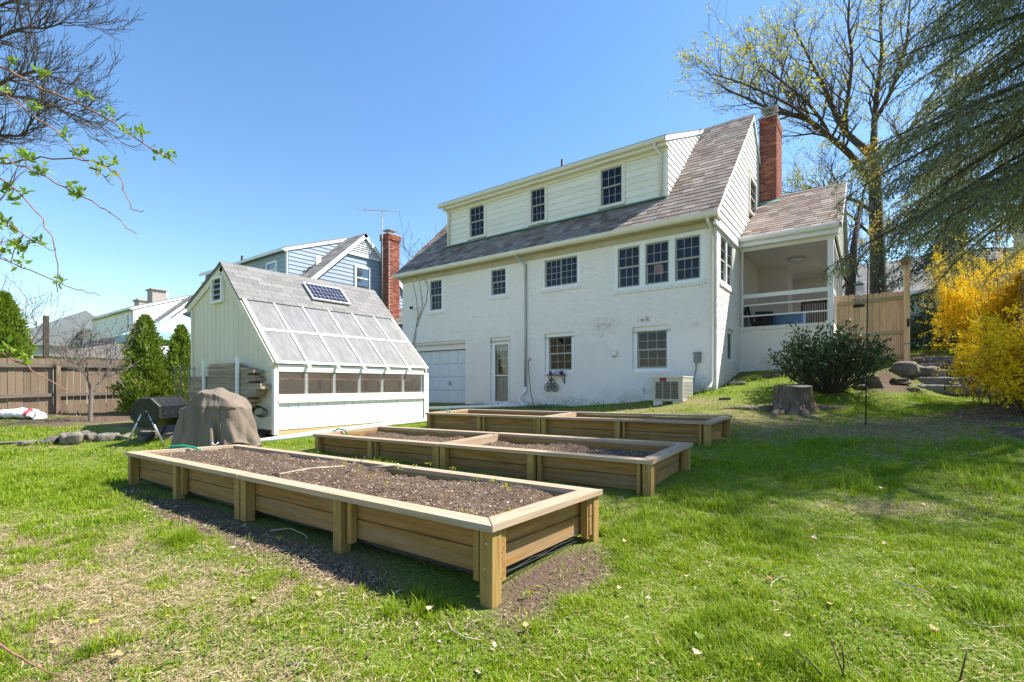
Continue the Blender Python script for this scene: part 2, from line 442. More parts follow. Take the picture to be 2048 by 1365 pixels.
def dryness(x, y):
    """share of straw among the blades"""
    d = .12 + .75*np.clip((fbm(x*.55+3, y*.55+9) - .52)*3.2, 0, 1)*.5
    for b in [(-3.6,1.0,2.0,.8,0,.32),(-5.8,.6,2.2,.8,0,.22),(-1.9,.75,1.0,.45,0,.4),(-3.2,.35,1.5,.5,0,.45),(-.8,9.6,2.4,1.6,.3,.85),(.6,8.2,1.8,1.2,.3,.75),(-4.5,9.6,5.0,.9,0,.75),(-6,11.0,5.5,.8,0,.6),
              (.1,4.9,.8,.35,.5,.6),(-13,3.6,3.5,1.2,.1,.7),(-10.5,2.2,2.6,.7,0,.35),(-.6,13.8,1.6,.6,0,.4),(-3.2,11.6,1.2,.5,0,.6)]:
        d = d + b[5]*blob(x, y, *b[:5])
    for b in [(-.2,3.2,1.7,1.6,0,.5),(-8.5,1.6,2.0,.8,0,.45),(-.9,6.0,1.2,1.2,0,.35),(-2.3,12.9,1.4,1.1,0,.5),(.8,18.5,2.5,1.6,0,.6)]:
        d = d - b[5]*blob(x, y, *b[:5])
    d = d + (fbm(x*3.1, y*3.1, 3)-.5)*.9 + (fbm(x*1.1+70, y*1.1, 3)-.5)*.9
    return np.clip(d, 0.02, .95)
def bareness(x, y):
    """1 = bare soil or mulch"""
    d = np.zeros_like(x)
    for b in [(-4.2,1.74,3.5,.25,0,1.1),(-1.46,2.45,.30,.95,0,1.0),(-15.6,3.8,2.0,3.0,0,.95),(-17.6,5,1.0,6.5,0,1.1),(1.9,10.8,1.0,2.2,-.2,1.1),(1.6,8.6,.55,1.0,0,.8),(-8.5,12.3,4.0,.35,0,.7),
              (-1.2,11.6,.95,.7,0,.8),(.4,9.3,1.6,.8,0,.5),(-3.0,13.9,.6,1.6,0,.8),(.3,14.0,1.0,1.3,0,.8),(2.4,14.2,1.0,1.6,0,.8),(-12.2,4.1,3.5,.9,0,.9)]:
        d = np.maximum(d, b[5]*blob(x, y, *b[:5]))
    d = d + (fbm(x*2.3+40, y*2.3+7, 4)-.5)*.7
    return np.clip(d, 0, 1)
# one sheet from underfoot to the horizon, finest where the yard is
xs = np.unique(np.concatenate([np.linspace(-400,-60,12), np.linspace(-60,-22,30), np.arange(-22,-9,.22), np.arange(-9,4.6,.1), np.linspace(4.6,12,24), np.linspace(12,60,22), np.linspace(60,400,12)]))
ys = np.unique(np.concatenate([np.linspace(-400,-20,14), np.linspace(-20,-1,18), np.arange(-1,10,.1), np.arange(10,20,.18), np.linspace(20,60,40), np.linspace(60,400,14)]))
gx, gy = np.meshgrid(xs, ys, indexing='ij')
gz = gN(gx, gy) + (fbm(gx*1.7, gy*1.7)-.5)*.05*((gx > -22) & (gx < 6) & (gy > -2) & (gy < 22)) + (fbm(gx*7, gy*7, 2)-.5)*.014
_dy = dryness(gx, gy); _ba = bareness(gx, gy)
_ba = np.clip((_ba-.35)*2.6, 0, 1)
green = np.array([.13,.185,.015]); straw = np.array([.27,.20,.10]); soil = np.array([.125,.085,.058])
_dg = np.clip(_dy*.85-.12, 0, 1)
cg = green[None,None]*(1-_dg[...,None]) + straw[None,None]*_dg[...,None]
cg = cg*(1-_ba[...,None]) + soil[None,None]*_ba[...,None]
nx_, ny_ = gx.shape
idx = np.arange(nx_*ny_).reshape(nx_, ny_)
fq = np.stack([idx[:-1,:-1], idx[1:,:-1], idx[1:,1:], idx[:-1,1:]], -1).reshape(-1, 4)
m_ground = M('lawn_ground', [(.35,.33,.30),(.95,.95,.95),(1.6,1.55,1.4)], .95, ns=75, detail=9, bump=1.0, bscale=45, bdist=.03, attr=True, lo=.25, hi=.75)
ground = np_mesh('ground', np.stack([gx, gy, gz], -1).reshape(-1, 3), fq, m_ground, colors=cg.reshape(-1, 3), smooth=True)
tag(ground, kind='structure')

# footprints nothing grows in: (x0,x1,y0,y1)
KEEP = [(-7.0,-1.5,1.84,3.2),(-7.05,-1.55,4.25,5.62),(-7.15,-1.65,6.74,8.1),(-12.6,-8.5,4.4,8.4),(-14.7,-2.95,12.5,22),(-3.1,-.6,15.1,22)]
def free(x, y, pad=0.0):
    ok = np.ones_like(x, bool)
    for a, b, c, d in KEEP: ok &= ~((x > a-pad) & (x < b+pad) & (y > c-pad) & (y < d+pad))
    return ok
def blades(n, t0, t1, hgt, wid, lat=1.16, rect=None):
    if rect:      # the rest of the yard, outside the view
        x = rng.uniform(rect[0], rect[1], n); y = rng.uniform(rect[2], rect[3], n)
        tt = -SN*x+CS*y; ll = CS*x+SN*y; out = ~((tt > 1.35) & (np.abs(ll) < 1.16*tt)); x, y = x[out], y[out]; n = len(x)
    else:
        t = np.sqrt(rng.random(n)*(t1*t1-t0*t0)+t0*t0); c = (rng.random(n)*2-1)*lat
        x = t*(-SN+CS*c); y = t*(CS+SN*c)
    d = dryness(x, y); b = bareness(x, y)
    clump = fbm(x*9, y*9, 2)
    keep = free(x, y) & (rng.random(n) > np.clip((b-.30)*2.4, 0, .97)) & (rng.random(n) < np.clip(.42+1.2*(clump-.25), .25, 1)*(1-.25*d))
    keep &= ~((x < -8.5) & (y > 8.4) & (x > -16)) & (x > -17.6)
    x, y, d, clump = x[keep], y[keep], d[keep], clump[keep]; n = len(x)
    z = gN(x, y) + (fbm(x*1.7, y*1.7)-.5)*.05
    t = -SN*x + CS*y
    fine = fbm(x*11+5, y*11+60, 3)*.75+rng.random(n)*.25
    dry = fine < .25+.37*d
    tuft = np.clip((fbm(x*2.2+50, y*2.2+5, 3)-.42)*3, 0, 1)
    h = hgt*(.4+1.0*rng.random(n)**1.5)*(.5+.9*clump)*(.65+1.1*tuft); h[dry] *= .5
    tall = (fbm(x*5+80, y*5+33, 2) > .66) & (rng.random(n) < .5) & ~dry; h[tall] *= 1.75
    w = wid*(.7+.6*rng.random(n))
    az = rng.random(n)*2*np.pi; lean = (.2+.75*rng.random(n)**1.3)*h; lean[dry] *= 2.1
    dx, dy = np.cos(az), np.sin(az); sx, sy = -dy, dx
    B = np.stack([x, y, z-.008], -1); S = np.stack([sx*w/2, sy*w/2, np.zeros(n)], -1)
    mid = B + np.stack([dx*lean*.32, dy*lean*.32, h*.58], -1); tip = B + np.stack([dx*lean, dy*lean, h*(1-.25*lean/np.maximum(h,1e-4)).clip(.25)], -1)
    V = np.stack([B-S, B+S, mid-S*.8, mid+S*.8, tip], 1).reshape(-1, 3)
    i0 = np.arange(n)*5
    Q = np.stack([i0, i0+1, i0+3, i0+2], -1); T = np.stack([i0+2, i0+3, i0+4], -1)
    k = rng.random(n)[:, None]; k2 = rng.random(n)[:, None]
    cgr = np.array([.18,.29,.006])*(1-k)+np.array([.38,.47,.014])*k
    cgr = cgr*(1-.5*tuft[:, None]*k2) + np.array([.08,.19,.02])*(.5*tuft[:, None]*k2)
    cst = np.array([.36,.27,.13])*(1-k)+np.array([.56,.46,.27])*k
    c_ = np.where(dry[:, None], cst, cgr)
    return V, Q, T, np.repeat(c_, 5, axis=0)
parts_ = [blades(560000, 1.35, 3.6, .040, .0038), blades(340000, 3.6, 6.5, .042, .0058), blades(170000, 6.5, 10.5, .046, .010), blades(110000, 10.5, 19, .06, .017),
  blades(280000, 0, 0, .045, .0062, rect=(-7, 4.5, -2.5, 8)), blades(90000, 0, 0, .06, .012, rect=(-16, 9, -5, 16))]
vo = 0; VV, QQ, TT, CC = [], [], [], []
for V, Q, T, C_ in parts_:
    VV.append(V); QQ.append(Q+vo); TT.append(T+vo); CC.append(C_); vo += len(V)
m_grass = M('grass_blade', [(.85,.85,.85),(1.1,1.1,1.1)], .55, ns=3, attr=True, trans=.42, spec=.35)
grass = np_mesh('grass', np.concatenate(VV), [np.concatenate(QQ), np.concatenate(TT)], m_grass, colors=np.concatenate(CC))
tag(grass, 'short green lawn grass mixed with dry straw blades', 'grass', kind='stuff')

# dead thatch lying between the blades
def thatch(n, t0, t1, ln):
    t = np.sqrt(rng.random(n)*(t1*t1-t0*t0)+t0*t0); c = (rng.random(n)*2-1)*1.15
    x = t*(-SN+CS*c); y = t*(CS+SN*c); d = dryness(x, y)
    ok = free(x, y) & (rng.random(n) < .15+.85*d) & (x > -17.5); x, y = x[ok], y[ok]; n = len(x)
    z = gN(x, y)+(fbm(x*1.7, y*1.7)-.5)*.05+.006+.014*rng.random(n); az = rng.random(n)*6.283; L = ln*(.4+rng.random(n)); P = np.stack([x, y, z], -1)
    A = np.stack([np.cos(az), np.sin(az), rng.normal(0, .22, n)], -1)*L[:, None]; B = np.stack([-np.sin(az), np.cos(az), rng.normal(0, .3, n)], -1)*(.0011+.0007*t0*rng.random(n)*.6)[:, None]
    return np.stack([P-B, P+A-B*.6, P+A+B*.6, P+B], 1).reshape(-1, 3)
V = np.concatenate([thatch(90000, 1.35, 4, .035), thatch(60000, 4, 8, .05)])
m_thatch = M('thatch', [(.30,.22,.12),(.48,.38,.22)], .8, rcols=[(.26,.18,.10),(.40,.30,.17),(.56,.46,.29),(.34,.22,.11)], rmix=.8)
tag(np_mesh('thatch', V, np.arange(len(V)).reshape(-1, 4), m_thatch), 'dry thatch lying between the grass blades', 'thatch', kind='stuff')
# clover and low weeds scattered in clumps through the lawn
def weeds_patch(n, t0, t1, sz):
    t = np.sqrt(rng.random(n)*(t1*t1-t0*t0)+t0*t0); c = (rng.random(n)*2-1)*1.15
    x = t*(-SN+CS*c); y = t*(CS+SN*c)
    ok = free(x, y) & (fbm(x*2.6+21, y*2.6+90, 3) + .12*rng.random(n) > .64) & (x > -17)
    x, y = x[ok], y[ok]; n = len(x); z = gN(x, y)+(fbm(x*1.7, y*1.7)-.5)*.05+.012+.018*rng.random(n)
    az = rng.random(n)*6.283; L = sz*(.6+.8*rng.random(n)); P = np.stack([x, y, z], -1)
    A = np.stack([np.cos(az), np.sin(az), rng.normal(.1, .25, n)], -1)*L[:, None]; B = np.stack([-np.sin(az), np.cos(az), rng.normal(0, .25, n)], -1)*(L*.42)[:, None]
    return np.stack([P, P+A*.5+B, P+A, P+A*.5-B], 1).reshape(-1, 3)
V = np.concatenate([weeds_patch(20000, 1.35, 4, .015), weeds_patch(20000, 4, 9, .022)])
m_clover = M('clover_leaf', [(.11,.20,.02),(.18,.29,.03)], .6, trans=.4, rcols=[(.10,.19,.02),(.17,.28,.03),(.22,.31,.04)], rmix=.7)
clv = np_mesh('clover', V, np.arange(len(V)).reshape(-1, 4), m_clover); tag(clv, 'low clover and weeds growing in patches through the lawn', 'clover', kind='stuff')
# ---------------------------------------------------------------- helpers for walls and windows
def wb(mb, kind, pl, a0, a1, d0, d1, z0, z1):
    if kind == 'F': mb.box(a0, pl-d1, z0, a1, pl-d0, z1)
    else: mb.box(pl+d0, a0, z0, pl+d1, a1, z1)
    return mb
def wpiece(name, mat, kind, pl, a0, a1, d0, d1, z0, z1, parent):
    if kind == 'F': return piece(name, mat, a0, pl-d1, z0, a1, pl-d0, z1, parent)
    return piece(name, mat, pl+d0, a0, z0, pl+d1, a1, z1, parent)
def wall_mesh(kind, pl, a0, a1, z0, z1, holes, depth=.16):
    mb = MB()
    A = sorted(set([a0, a1] + [h for H in holes for h in H[:2]])); Z = sorted(set([z0, z1] + [h for H in holes for h in H[2:4]]))
    def P(a, z, d=0.0): return (a, pl-d, z) if kind == 'F' else (pl+d, a, z)
    for i in range(len(A)-1):
        for j in range(len(Z)-1):
            ca, cz = (A[i]+A[i+1])/2, (Z[j]+Z[j+1])/2
            if any(H[0] < ca < H[1] and H[2] < cz < H[3] for H in holes): continue
            q = [P(A[i],Z[j]), P(A[i+1],Z[j]), P(A[i+1],Z[j+1]), P(A[i],Z[j+1])]
            mb.quad(*q)
    for H in holes:
        x0, x1, y0, y1 = H[:4]
        for (p, q) in (((x0,y0),(x1,y0)), ((x1,y0),(x1,y1)), ((x1,y1),(x0,y1)), ((x0,y1),(x0,y0))):
            mb.quad(P(*p), P(*p, -depth), P(*q, -depth), P(*q))
    return mb
def brick_courses(kind, pl, a0, a1, z0, z1, holes, bl=.205, bh=.066, jt=.013, pr=.008):
    mb = MB(); row = 0; z = z0
    while z + bh <= z1 + 1e-6:
        iv = [(a0, a1)]
        for H in holes:
            if H[2] < z+bh-.004 and H[3] > z+.004:
                nv = []
                for s, e in iv:
                    if H[1] <= s or H[0] >= e: nv.append((s, e)); continue
                    if H[0] > s: nv.append((s, H[0]))
                    if H[1] < e: nv.append((H[1], e))
                iv = nv
        st = a0 - (bl/2 if row % 2 else 0)
        for s, e in iv:
            k = math.floor((s-st)/bl)
            while st + k*bl < e:
                b0 = max(s, st+k*bl+jt/2); b1 = min(e, st+(k+1)*bl-jt/2); k += 1
                if b1-b0 < .02: continue
                p = pr*(.35+rnd.random()*.9)
                def P(a, zz, d): return (a, pl-d, zz) if kind == 'F' else (pl+d, a, zz)
                zz0, zz1 = z+jt/2, z+bh-jt/2
                c = .004
                mb.add([P(b0,zz0,0),P(b1,zz0,0),P(b1,zz1,0),P(b0,zz1,0),P(b0+c,zz0+c,p),P(b1-c,zz0+c,p),P(b1-c,zz1-c,p),P(b0+c,zz1-c,p)],
                       [(4,5,6,7),(0,1,5,4),(1,2,6,5),(2,3,7,6),(3,0,4,7)])
        z += bh; row += 1
    return mb
def sash(win, kind, pl, a0, a1, z0, z1, d, cols, rows, fr=.038):
    mb = MB()
    for (p0, p1, q0, q1) in ((a0, a1, z0, z0+fr*1.25), (a0, a1, z1-fr, z1), (a0, a0+fr, z0+fr*1.25, z1-fr), (a1-fr, a1, z0+fr*1.25, z1-fr)):
        wb(mb, kind, pl, p0, p1, d-.03, d, q0, q1)
    mb.build('sash', m_sash, win)
    A0, A1, Z0, Z1 = a0+fr, a1-fr, z0+fr*1.25, z1-fr
    mt = MB(); w = .0065
    for i in range(1, cols):
        a = A0+(A1-A0)*i/cols; wb(mt, kind, pl, a-w, a+w, d-.022, d-.008, Z0, Z1)
    for j in range(1, rows):
        z = Z0+(Z1-Z0)*j/rows
        for i in range(cols):
            l = A0+(A1-A0)*i/cols + (w if i else 0); r = A0+(A1-A0)*(i+1)/cols - (w if i < cols-1 else 0)
            wb(mt, kind, pl, l, r, d-.022, d-.008, z-w, z+w)
    if cols*rows > 1: mt.build('muntin', m_muntin, win)
    for i in range(cols):
        for j in range(rows):
            l = A0+(A1-A0)*i/cols; r = A0+(A1-A0)*(i+1)/cols; b = Z0+(Z1-Z0)*j/rows; t = Z0+(Z1-Z0)*(j+1)/rows
            wpiece('pane', m_glass, kind, pl, l, r, d-.017, d-.012, b, t, win)
def window(house, kind, pl, a0, a1, z0, z1, units=1, cols=3, rows=2, cs=.085, rec=.04, style='dh', mull=.10, cmat=None, head=None):
    """white casing filling the opening, taupe double-hung sashes inside"""
    cmat = cmat or m_white
    head = head or cs
    mb = MB(); d0, d1 = -rec-.06, -rec+.035
    wb(mb, kind, pl, a0, a1, d0, d1, z1-head, z1); wb(mb, kind, pl, a0, a1, d0, d1+.02, z0, z0+cs*.8)
    wb(mb, kind, pl, a0, a0+cs, d0, d1, z0+cs*.8, z1-head); wb(mb, kind, pl, a1-cs, a1, d0, d1, z0+cs*.8, z1-head)
    A0, A1, Z0, Z1 = a0+cs, a1-cs, z0+cs*.8, z1-head
    uw = (A1-A0-mull*(units-1))/units
    for k in range(1, units):
        m = A0+uw*k+mull*(k-1); wb(mb, kind, pl, m, m+mull, d0, d1-.005, Z0, Z1)
    w = mb.build('window', cmat, house)
    for k in range(units):
        l = A0+k*(uw+mull); r = l+uw; mz = (Z0+Z1)/2
        if style == 'dh':
            sash(w, kind, pl, l, r, mz-.02, Z1, -rec, cols, rows)
            sash(w, kind, pl, l+.012, r-.012, Z0, mz+.02, -rec-.031, cols, rows)
        elif style == 'slider':
            mx = (l+r)/2
            sash(w, kind, pl, l, mx+.02, Z0, Z1, -rec-.031, cols, rows)
            sash(w, kind, pl, mx-.02, r, Z0, Z1, -rec, cols, rows)
        else:
            sash(w, kind, pl, l, r, Z0, Z1, -rec, cols, rows)
    return w
def rectY(uL, uR, vTL, vTR, vBL, vBR, Y):
    a = ptY(uL, vTL, Y); b = ptY(uR, vTR, Y); c = ptY(uL, vBL, Y); d = ptY(uR, vBR, Y)
    return [a.x, b.x, (c.z+d.z)/2, (a.z+b.z)/2]

# ---------------------------------------------------------------- the white house
YF, XL, XR = 12.6, -14.55, -3.0
YE, ZE, YR, ZR, PITCH = 12.30, 5.33, 17.0, 9.72, math.atan2(4.39, 4.7)
TP = math.tan(PITCH)
YB = 2*YR - YF
house = thing('house', (-8.8, 12.6, .4), 'large white painted brick house with slate roof and long rear dormer', 'house')
ho = house.location
for (u, v, rr, cc, ns_, th_, wd_) in ((1206,650,(.7,.4,.45),(.55,.42,.36),9,.42,.06),(1290,640,(.5,.4,.18),(.48,.36,.30),10,.42,.04),(1210,655,(1.3,.4,.5),(.68,.64,.60),3,.34,.25),(1380,650,(.7,.4,.3),(.66,.62,.59),4,.40,.15)):
    add_patch(m_paint, ptY(u, v, 12.6), ho, rr, cc, ns_, th_, wd_)
for (u, v, rr, cc, ns_, th_, wd_) in ((1260,797,(1.3,.5,.4),(.55,.50,.44),3,.33,.3),(1395,775,(.8,.5,.7),(.58,.53,.47),4,.36,.3),(1330,762,(.35,.5,.5),(.62,.58,.54),5,.38,.25),(1110,798,(1.6,.5,.3),(.57,.52,.46),4,.36,.25),(1030,805,(1.2,.5,.25),(.55,.51,.45),4,.36,.25),(1205,665,(.9,.4,.35),(.55,.42,.36),9,.44,.06),(1300,785,(.8,.4,.25),(.40,.35,.30),7,.44,.05),(1180,700,(1.2,.5,.9),(.69,.65,.62),2,.38,.3)):
    add_patch(m_parge, ptY(u, v, 12.6), ho, rr, cc, ns_, th_, wd_)
H1 = rectY(856.2, 886.2, 555.8, 550.7, 626, 622.8, YF)
H2 = rectY(978, 1015, 534, 528, 597, 591, YF)
H3 = rectY(1084.4, 1159.4, 515.1, 501, 583, 569, YF)
H4 = rectY(1227.8, 1409.5, 490.3, 455, 585.5, 561.4, YF)
HG = rectY(800, 931, 690, 680, 815, 812, YF); HG[0] = HG[1]-2.75
HD = rectY(980.2, 1020.5, 676, 673.5, 811, 810, YF)
HB1 = rectY(1089.4, 1148, 668.6, 664, 747.7, 746, YF)
HB2 = rectY(1264.7, 1341, 654.6, 650, 744.7, 742.5, YF)
for H in (H1, H2, H3, H4): H[3] = min(H[3], 5.03)
HG[2] = HD[2] = .44
front_holes = [H1, H2, H3, H4, HG, HD, HB1, HB2]
ZBR = 2.56
SW = [ptX(1440, 500, XR).y, ptX(1467, 500, XR).y, 3.72, 5.02]       # side window
SBW = [13.75, 14.55, 1.75, 2.62]                                     # side basement window
mb = wall_mesh('F', YF, XL, XR, .1, ZBR, [[h[0],h[1],max(h[2],.1),min(h[3],ZBR)] for h in front_holes if h[2] < ZBR])
wall_low = mb.build('basement_wall', m_parge, house)
mb = wall_mesh('F', YF, XL, XR, ZBR, 5.2, [[h[0],h[1],max(h[2],ZBR),h[3]] for h in front_holes if h[3] > ZBR])
wall_up = mb.build('brick_wall', m_paint, house)
bk = brick_courses('F', YF, XL, XR, ZBR, 5.08, [[h[0],h[1],h[2]-.09,h[3]] for h in front_holes]).build('painted_brickwork', m_paint, wall_up); tag(bk, kind='stuff')
mb = wall_mesh('S', XR, YF, YB, .1, 5.2, [SW, SBW])
wall_side = mb.build('side_wall', m_paint, house)
bk = brick_courses('S', XR, YF, 15.25, 1.9, 5.08, [[SW[0],SW[1],SW[2]-.09,SW[3]], SBW]).build('painted_brickwork', m_paint, wall_side); tag(bk, kind='stuff')
mb = MB(); mb.quad((XL,YF,.1),(XL,YF,5.2),(XL,YB,5.2),(XL,YB,.1)); mb.quad((XL,YB,.1),(XL,YB,5.2),(XR,YB,5.2),(XR,YB,.1))
mb.build('rear_walls', m_paint, house)
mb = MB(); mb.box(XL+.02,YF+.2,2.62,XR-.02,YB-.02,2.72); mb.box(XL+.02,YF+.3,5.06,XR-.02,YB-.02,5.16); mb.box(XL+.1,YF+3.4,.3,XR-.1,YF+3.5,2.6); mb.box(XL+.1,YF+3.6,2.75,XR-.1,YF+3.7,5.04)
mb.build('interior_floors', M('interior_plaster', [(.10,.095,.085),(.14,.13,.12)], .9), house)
# brick rowlock sills under the upper windows, one brick after another
def rowlock(kind, pl, a0, a1, z1, parent, h=.085):
    n = max(3, round((a1-a0)/.07)); w = (a1-a0)/n
    for i in range(n):
        p = .035+.008*rnd.random()
        wpiece('sill_brick', m_paint, kind, pl, a0+i*w+.004, a0+(i+1)*w-.004, -.02, p, z1-h-.008*rnd.random(), z1-.002, parent)
for H in (H1, H2, H3, H4): rowlock('F', YF, H[0]-.03, H[1]+.02, H[2]+.002, house)
rowlock('S', XR, SW[0]-.03, SW[1]+.03, SW[2]+.002, house)
window(house, 'F', YF, *H1, cols=3, rows=2)
window(house, 'F', YF, *H2, cols=3, rows=2)
window(house, 'F', YF, *H3, cols=3, rows=4, style='slider')
window(house, 'F', YF, *H4, units=3, cols=3, rows=2, cs=.11, mull=.16)
window(house, 'F', YF, *HB1, cols=3, rows=2, cs=.11, rec=.09)
window(house, 'F', YF, *HB2, cols=3, rows=2, cs=.11, rec=.09, head=.13)
window(house, 'S', XR, *SW, units=2, cols=1, rows=2, cs=.09, mull=.1)
window(house, 'S', XR, *SBW, cols=1, rows=1, style='one', cs=.08, rec=.08)
# storm door, with the older panelled door behind it
d0, d1, dz0, dz1 = HD
dr = MB(); dd = YF+.10
dr.box(d0, dd-.03, dz0+.02, d0+.09, dd+.05, dz1); dr.box(d1-.07, dd-.03, dz0+.02, d1, dd+.05, dz1); dr.box(d0+.09, dd-.03, dz1-.16, d1-.07, dd+.05, dz1)
dr.box(d0+.09, dd-.045, dz0+.03, d0+.16, dd, dz1-.16); dr.box(d1-.13, dd-.045, dz0+.03, d1-.07, dd, dz1-.16); dr.box(d0+.16, dd-.045, dz0+.03, d1-.13, dd, dz0+.13)
dr.box(d0+.16, dd-.045, dz1-.24, d1-.13, dd, dz1-.16); dr.box(d0+.16, dd-.045, dz0+.97, d1-.13, dd-.004, dz0+1.0)
door = dr.build('storm_door', m_white, house)
m_clear = glass_mat('clear_glass', (.9,.9,.9), .0, gloss=.7)
for (a, b) in ((dz0+.13, dz0+.97), (dz0+1.0, dz1-.24)): piece('pane', m_clear, d0+.16, dd-.03, a, d1-.13, dd-.024, b, door)
inner = MB(); yi = dd+.055
inner.box(d0+.09, yi, dz0+.02, d1-.07, yi+.04, dz1-.16)
m_olddoor = M('faded_door_paint', [(.40,.37,.32),(.52,.49,.44)], .8, scale=(6,6,1), ns=3)
ind = inner.build('inner_door', m_olddoor, house)
for i in range(2):
    for j in range(3):
        w_ = (d1-d0-.44)/2; piece('pane', m_glass, d0+.24+i*(w_+.02), yi-.006, dz0+1.05+j*.26, d0+.24+i*(w_+.02)+w_, yi-.001, dz0+1.05+j*.26+.24, ind)
for i in range(2): piece('door_panel', m_olddoor, d0+.24+i*.24, yi-.014, dz0+.2, d0+.24+i*.24+.2, yi-.001, dz0+.9, ind)
piece('door_sill', m_parge, d0-.02, YF-.05, dz0-.12, d1+.02, YF+.16, dz0+.018, house)
# garage door of panels in rows
m_gar = M('garage_paint', [(.62,.64,.68),(.70,.72,.75)], .6, scale=(1,1,14), ns=2.5, bump=.35, bscale=3, bdist=.01)
m_garl = M('garage_seam_shade', [(.22,.23,.25),(.28,.29,.31)], .8)  # seam lines between panel rows, darkened to paint in the relief's shade
g0, g1, gz0, gz1 = HG
gy = YF+.16
gm = MB(); gm.box(g0, gy+.02, gz0, g1, gy+.06, gz1-.32)
gd = gm.build('garage_door', m_gar, house)
hdr = MB(); hdr.box(g0, YF+.06, gz1-.30, g1, YF+.18, gz1); hdr.box(g0, YF+.03, gz1-.07, g1, YF+.058, gz1-.02); hdr.build('garage_lintel', m_parge, house)
cw = (g1-g0)/6; rh = (gz1-.32-gz0)/4
for i in range(6):
    for j in range(4):
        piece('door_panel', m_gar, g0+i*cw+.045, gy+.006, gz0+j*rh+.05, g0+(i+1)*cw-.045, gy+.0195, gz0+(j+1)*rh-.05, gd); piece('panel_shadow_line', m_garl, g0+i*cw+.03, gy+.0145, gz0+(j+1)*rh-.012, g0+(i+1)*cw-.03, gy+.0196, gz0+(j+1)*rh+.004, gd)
    rl = MB()
hn = MB(); hx = g1-.85; hn.tube([(hx,gy+.01,gz0+.78),(hx,gy-.05,gz0+.78)], .02, 8); hn.box(hx-.05,gy-.06,gz0+.68,hx+.04,gy-.045,gz0+.72); hn.build('door_handle', m_black, gd)
# eaves: frieze, soffit, gutter
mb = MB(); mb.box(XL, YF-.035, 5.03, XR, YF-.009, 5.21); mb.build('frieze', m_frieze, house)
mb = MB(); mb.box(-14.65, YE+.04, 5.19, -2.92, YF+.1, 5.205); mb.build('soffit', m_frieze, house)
gut = [(YE-.10,ZE-.01),(YE-.105,ZE-.045),(YE-.085,ZE-.10),(YE-.04,ZE-.135),(YE+.05,ZE-.135),(YE+.05,ZE-.12),(YE-.035,ZE-.12),(YE-.073,ZE-.092),(YE-.09,ZE-.045),(YE-.085,ZE-.01)]
mb = MB(); mb.prism(gut, 'X', -14.68, -2.88); gutter = mb.build('gutter', m_trim, house)
# roof deck and slates
mb = MB(); zt = .03
mb.add([(-14.62,YE,ZE-zt),(-2.93,YE,ZE-zt),(-2.93,YR,ZR-zt),(-14.62,YR,ZR-zt),(-14.62,2*YR-YE,ZE-zt),(-2.93,2*YR-YE,ZE-zt),
        (-14.62,YE,ZE-.14),(-2.93,YE,ZE-.14),(-2.93,YR,ZR-.16),(-14.62,YR,ZR-.16),(-14.62,2*YR-YE,ZE-.14),(-2.93,2*YR-YE,ZE-.14)],
       [(0,1,2,3),(3,2,5,4),(6,9,8,7),(9,10,11,8),(0,6,7,1),(4,5,11,10),(0,3,9,6),(3,4,10,9),(1,7,8,2),(2,8,11,5)])
roof = mb.build('roof', m_lead, house)
XD0, XD1, YD, ZD0, YDG, ZDG = -12.9, -4.49, 13.4, 6.36, 13.12, 7.93
SLN = [0]
def slates(x0, x1, y0, z0, y1, z1, ex, wd, parent, single, skip=None, st=None, name='slate'):
    L = math.hypot(y1-y0, z1-z0); a = math.atan2(z1-z0, y1-y0); n = int(L/ex)
    up = Vector((0, math.cos(a), math.sin(a))); nn = Vector((0, -math.sin(a), math.cos(a)))
    til = R(3.2); ax2 = (up*math.cos(til) - nn*math.sin(til)).normalized(); n2 = (nn*math.cos(til)+up*math.sin(til)).normalized()
    for r in range(n+1):
        s = r*ex; x = x0 - wd*rnd.random()*.9
        ln = min(ex*1.32, L-s+.01)
        if ln < .05: break
        while x < x1:
            w = wd*(.72+.55*rnd.random()); b0, b1 = max(x0, x), min(x1, x+w); x += w
            if b1-b0 < .04: continue
            if skip and skip((b0+b1)/2, s+ex*.5, L): continue
            jit = rnd.uniform(-.008, .008)
            o = Vector((0, y0, z0)) + up*(s+jit) + nn*(.014+.004*rnd.random())
            if single and SLN[0] < 300:
                SLN[0] += 1
                c = o + ax2*(ln/2) + Vector(((b0+b1)/2, 0, 0))
                ob = bpy.data.objects.new(name, unit_cube(m_slate)); col.objects.link(ob); ob.parent = parent
                ob.location = c - off(parent); ob.scale = (b1-b0-.008, ln, .030)
                ob.rotation_euler = (a - til, 0, rnd.uniform(-.006, .006))
            else:
                st.frame(o, Vector((1,0,0)), ax2, n2, b0+.004, 0, -.015, b1-.004, ln, .015)
stf = MB()
slates(XD1+.02, -2.90, YE-.03, ZE-.025, YR, ZR, .215, .30, roof, True, st=stf)
pst = MB()
slates(-14.66, XD0-.02, YE-.03, ZE-.025, YR, ZR, .215, .30, roof, False, st=stf)
slates(XD0-.02, XD1+.02, YE-.03, ZE-.025, YD+.05, ZD0+.02, .215, .30, roof, False, st=stf)
slates(-14.66, -2.90, 2*YR-YE+.03, ZE-.025, YR, ZR, .43, .6, roof, False, st=stf)
o = stf.build('slates', m_slate, roof); tag(o, kind='stuff')
# ridge caps: a row of bent slates
x = -14.66
while x < -2.95:
    w = min(.42, -2.9-x)
    mb = MB()
    for s in (-1, 1):
        up = Vector((0, s*math.cos(PITCH), -math.sin(PITCH))); nn = Vector((0, s*math.sin(PITCH), math.cos(PITCH)))
        mb.frame((0,YR,ZR+.045+.006*rnd.random()), (1,0,0), up, nn, x+.003, -.005, -.012, x+w-.003, .17, .002)
    mb.build('ridge_slate', m_slate, roof); x += w
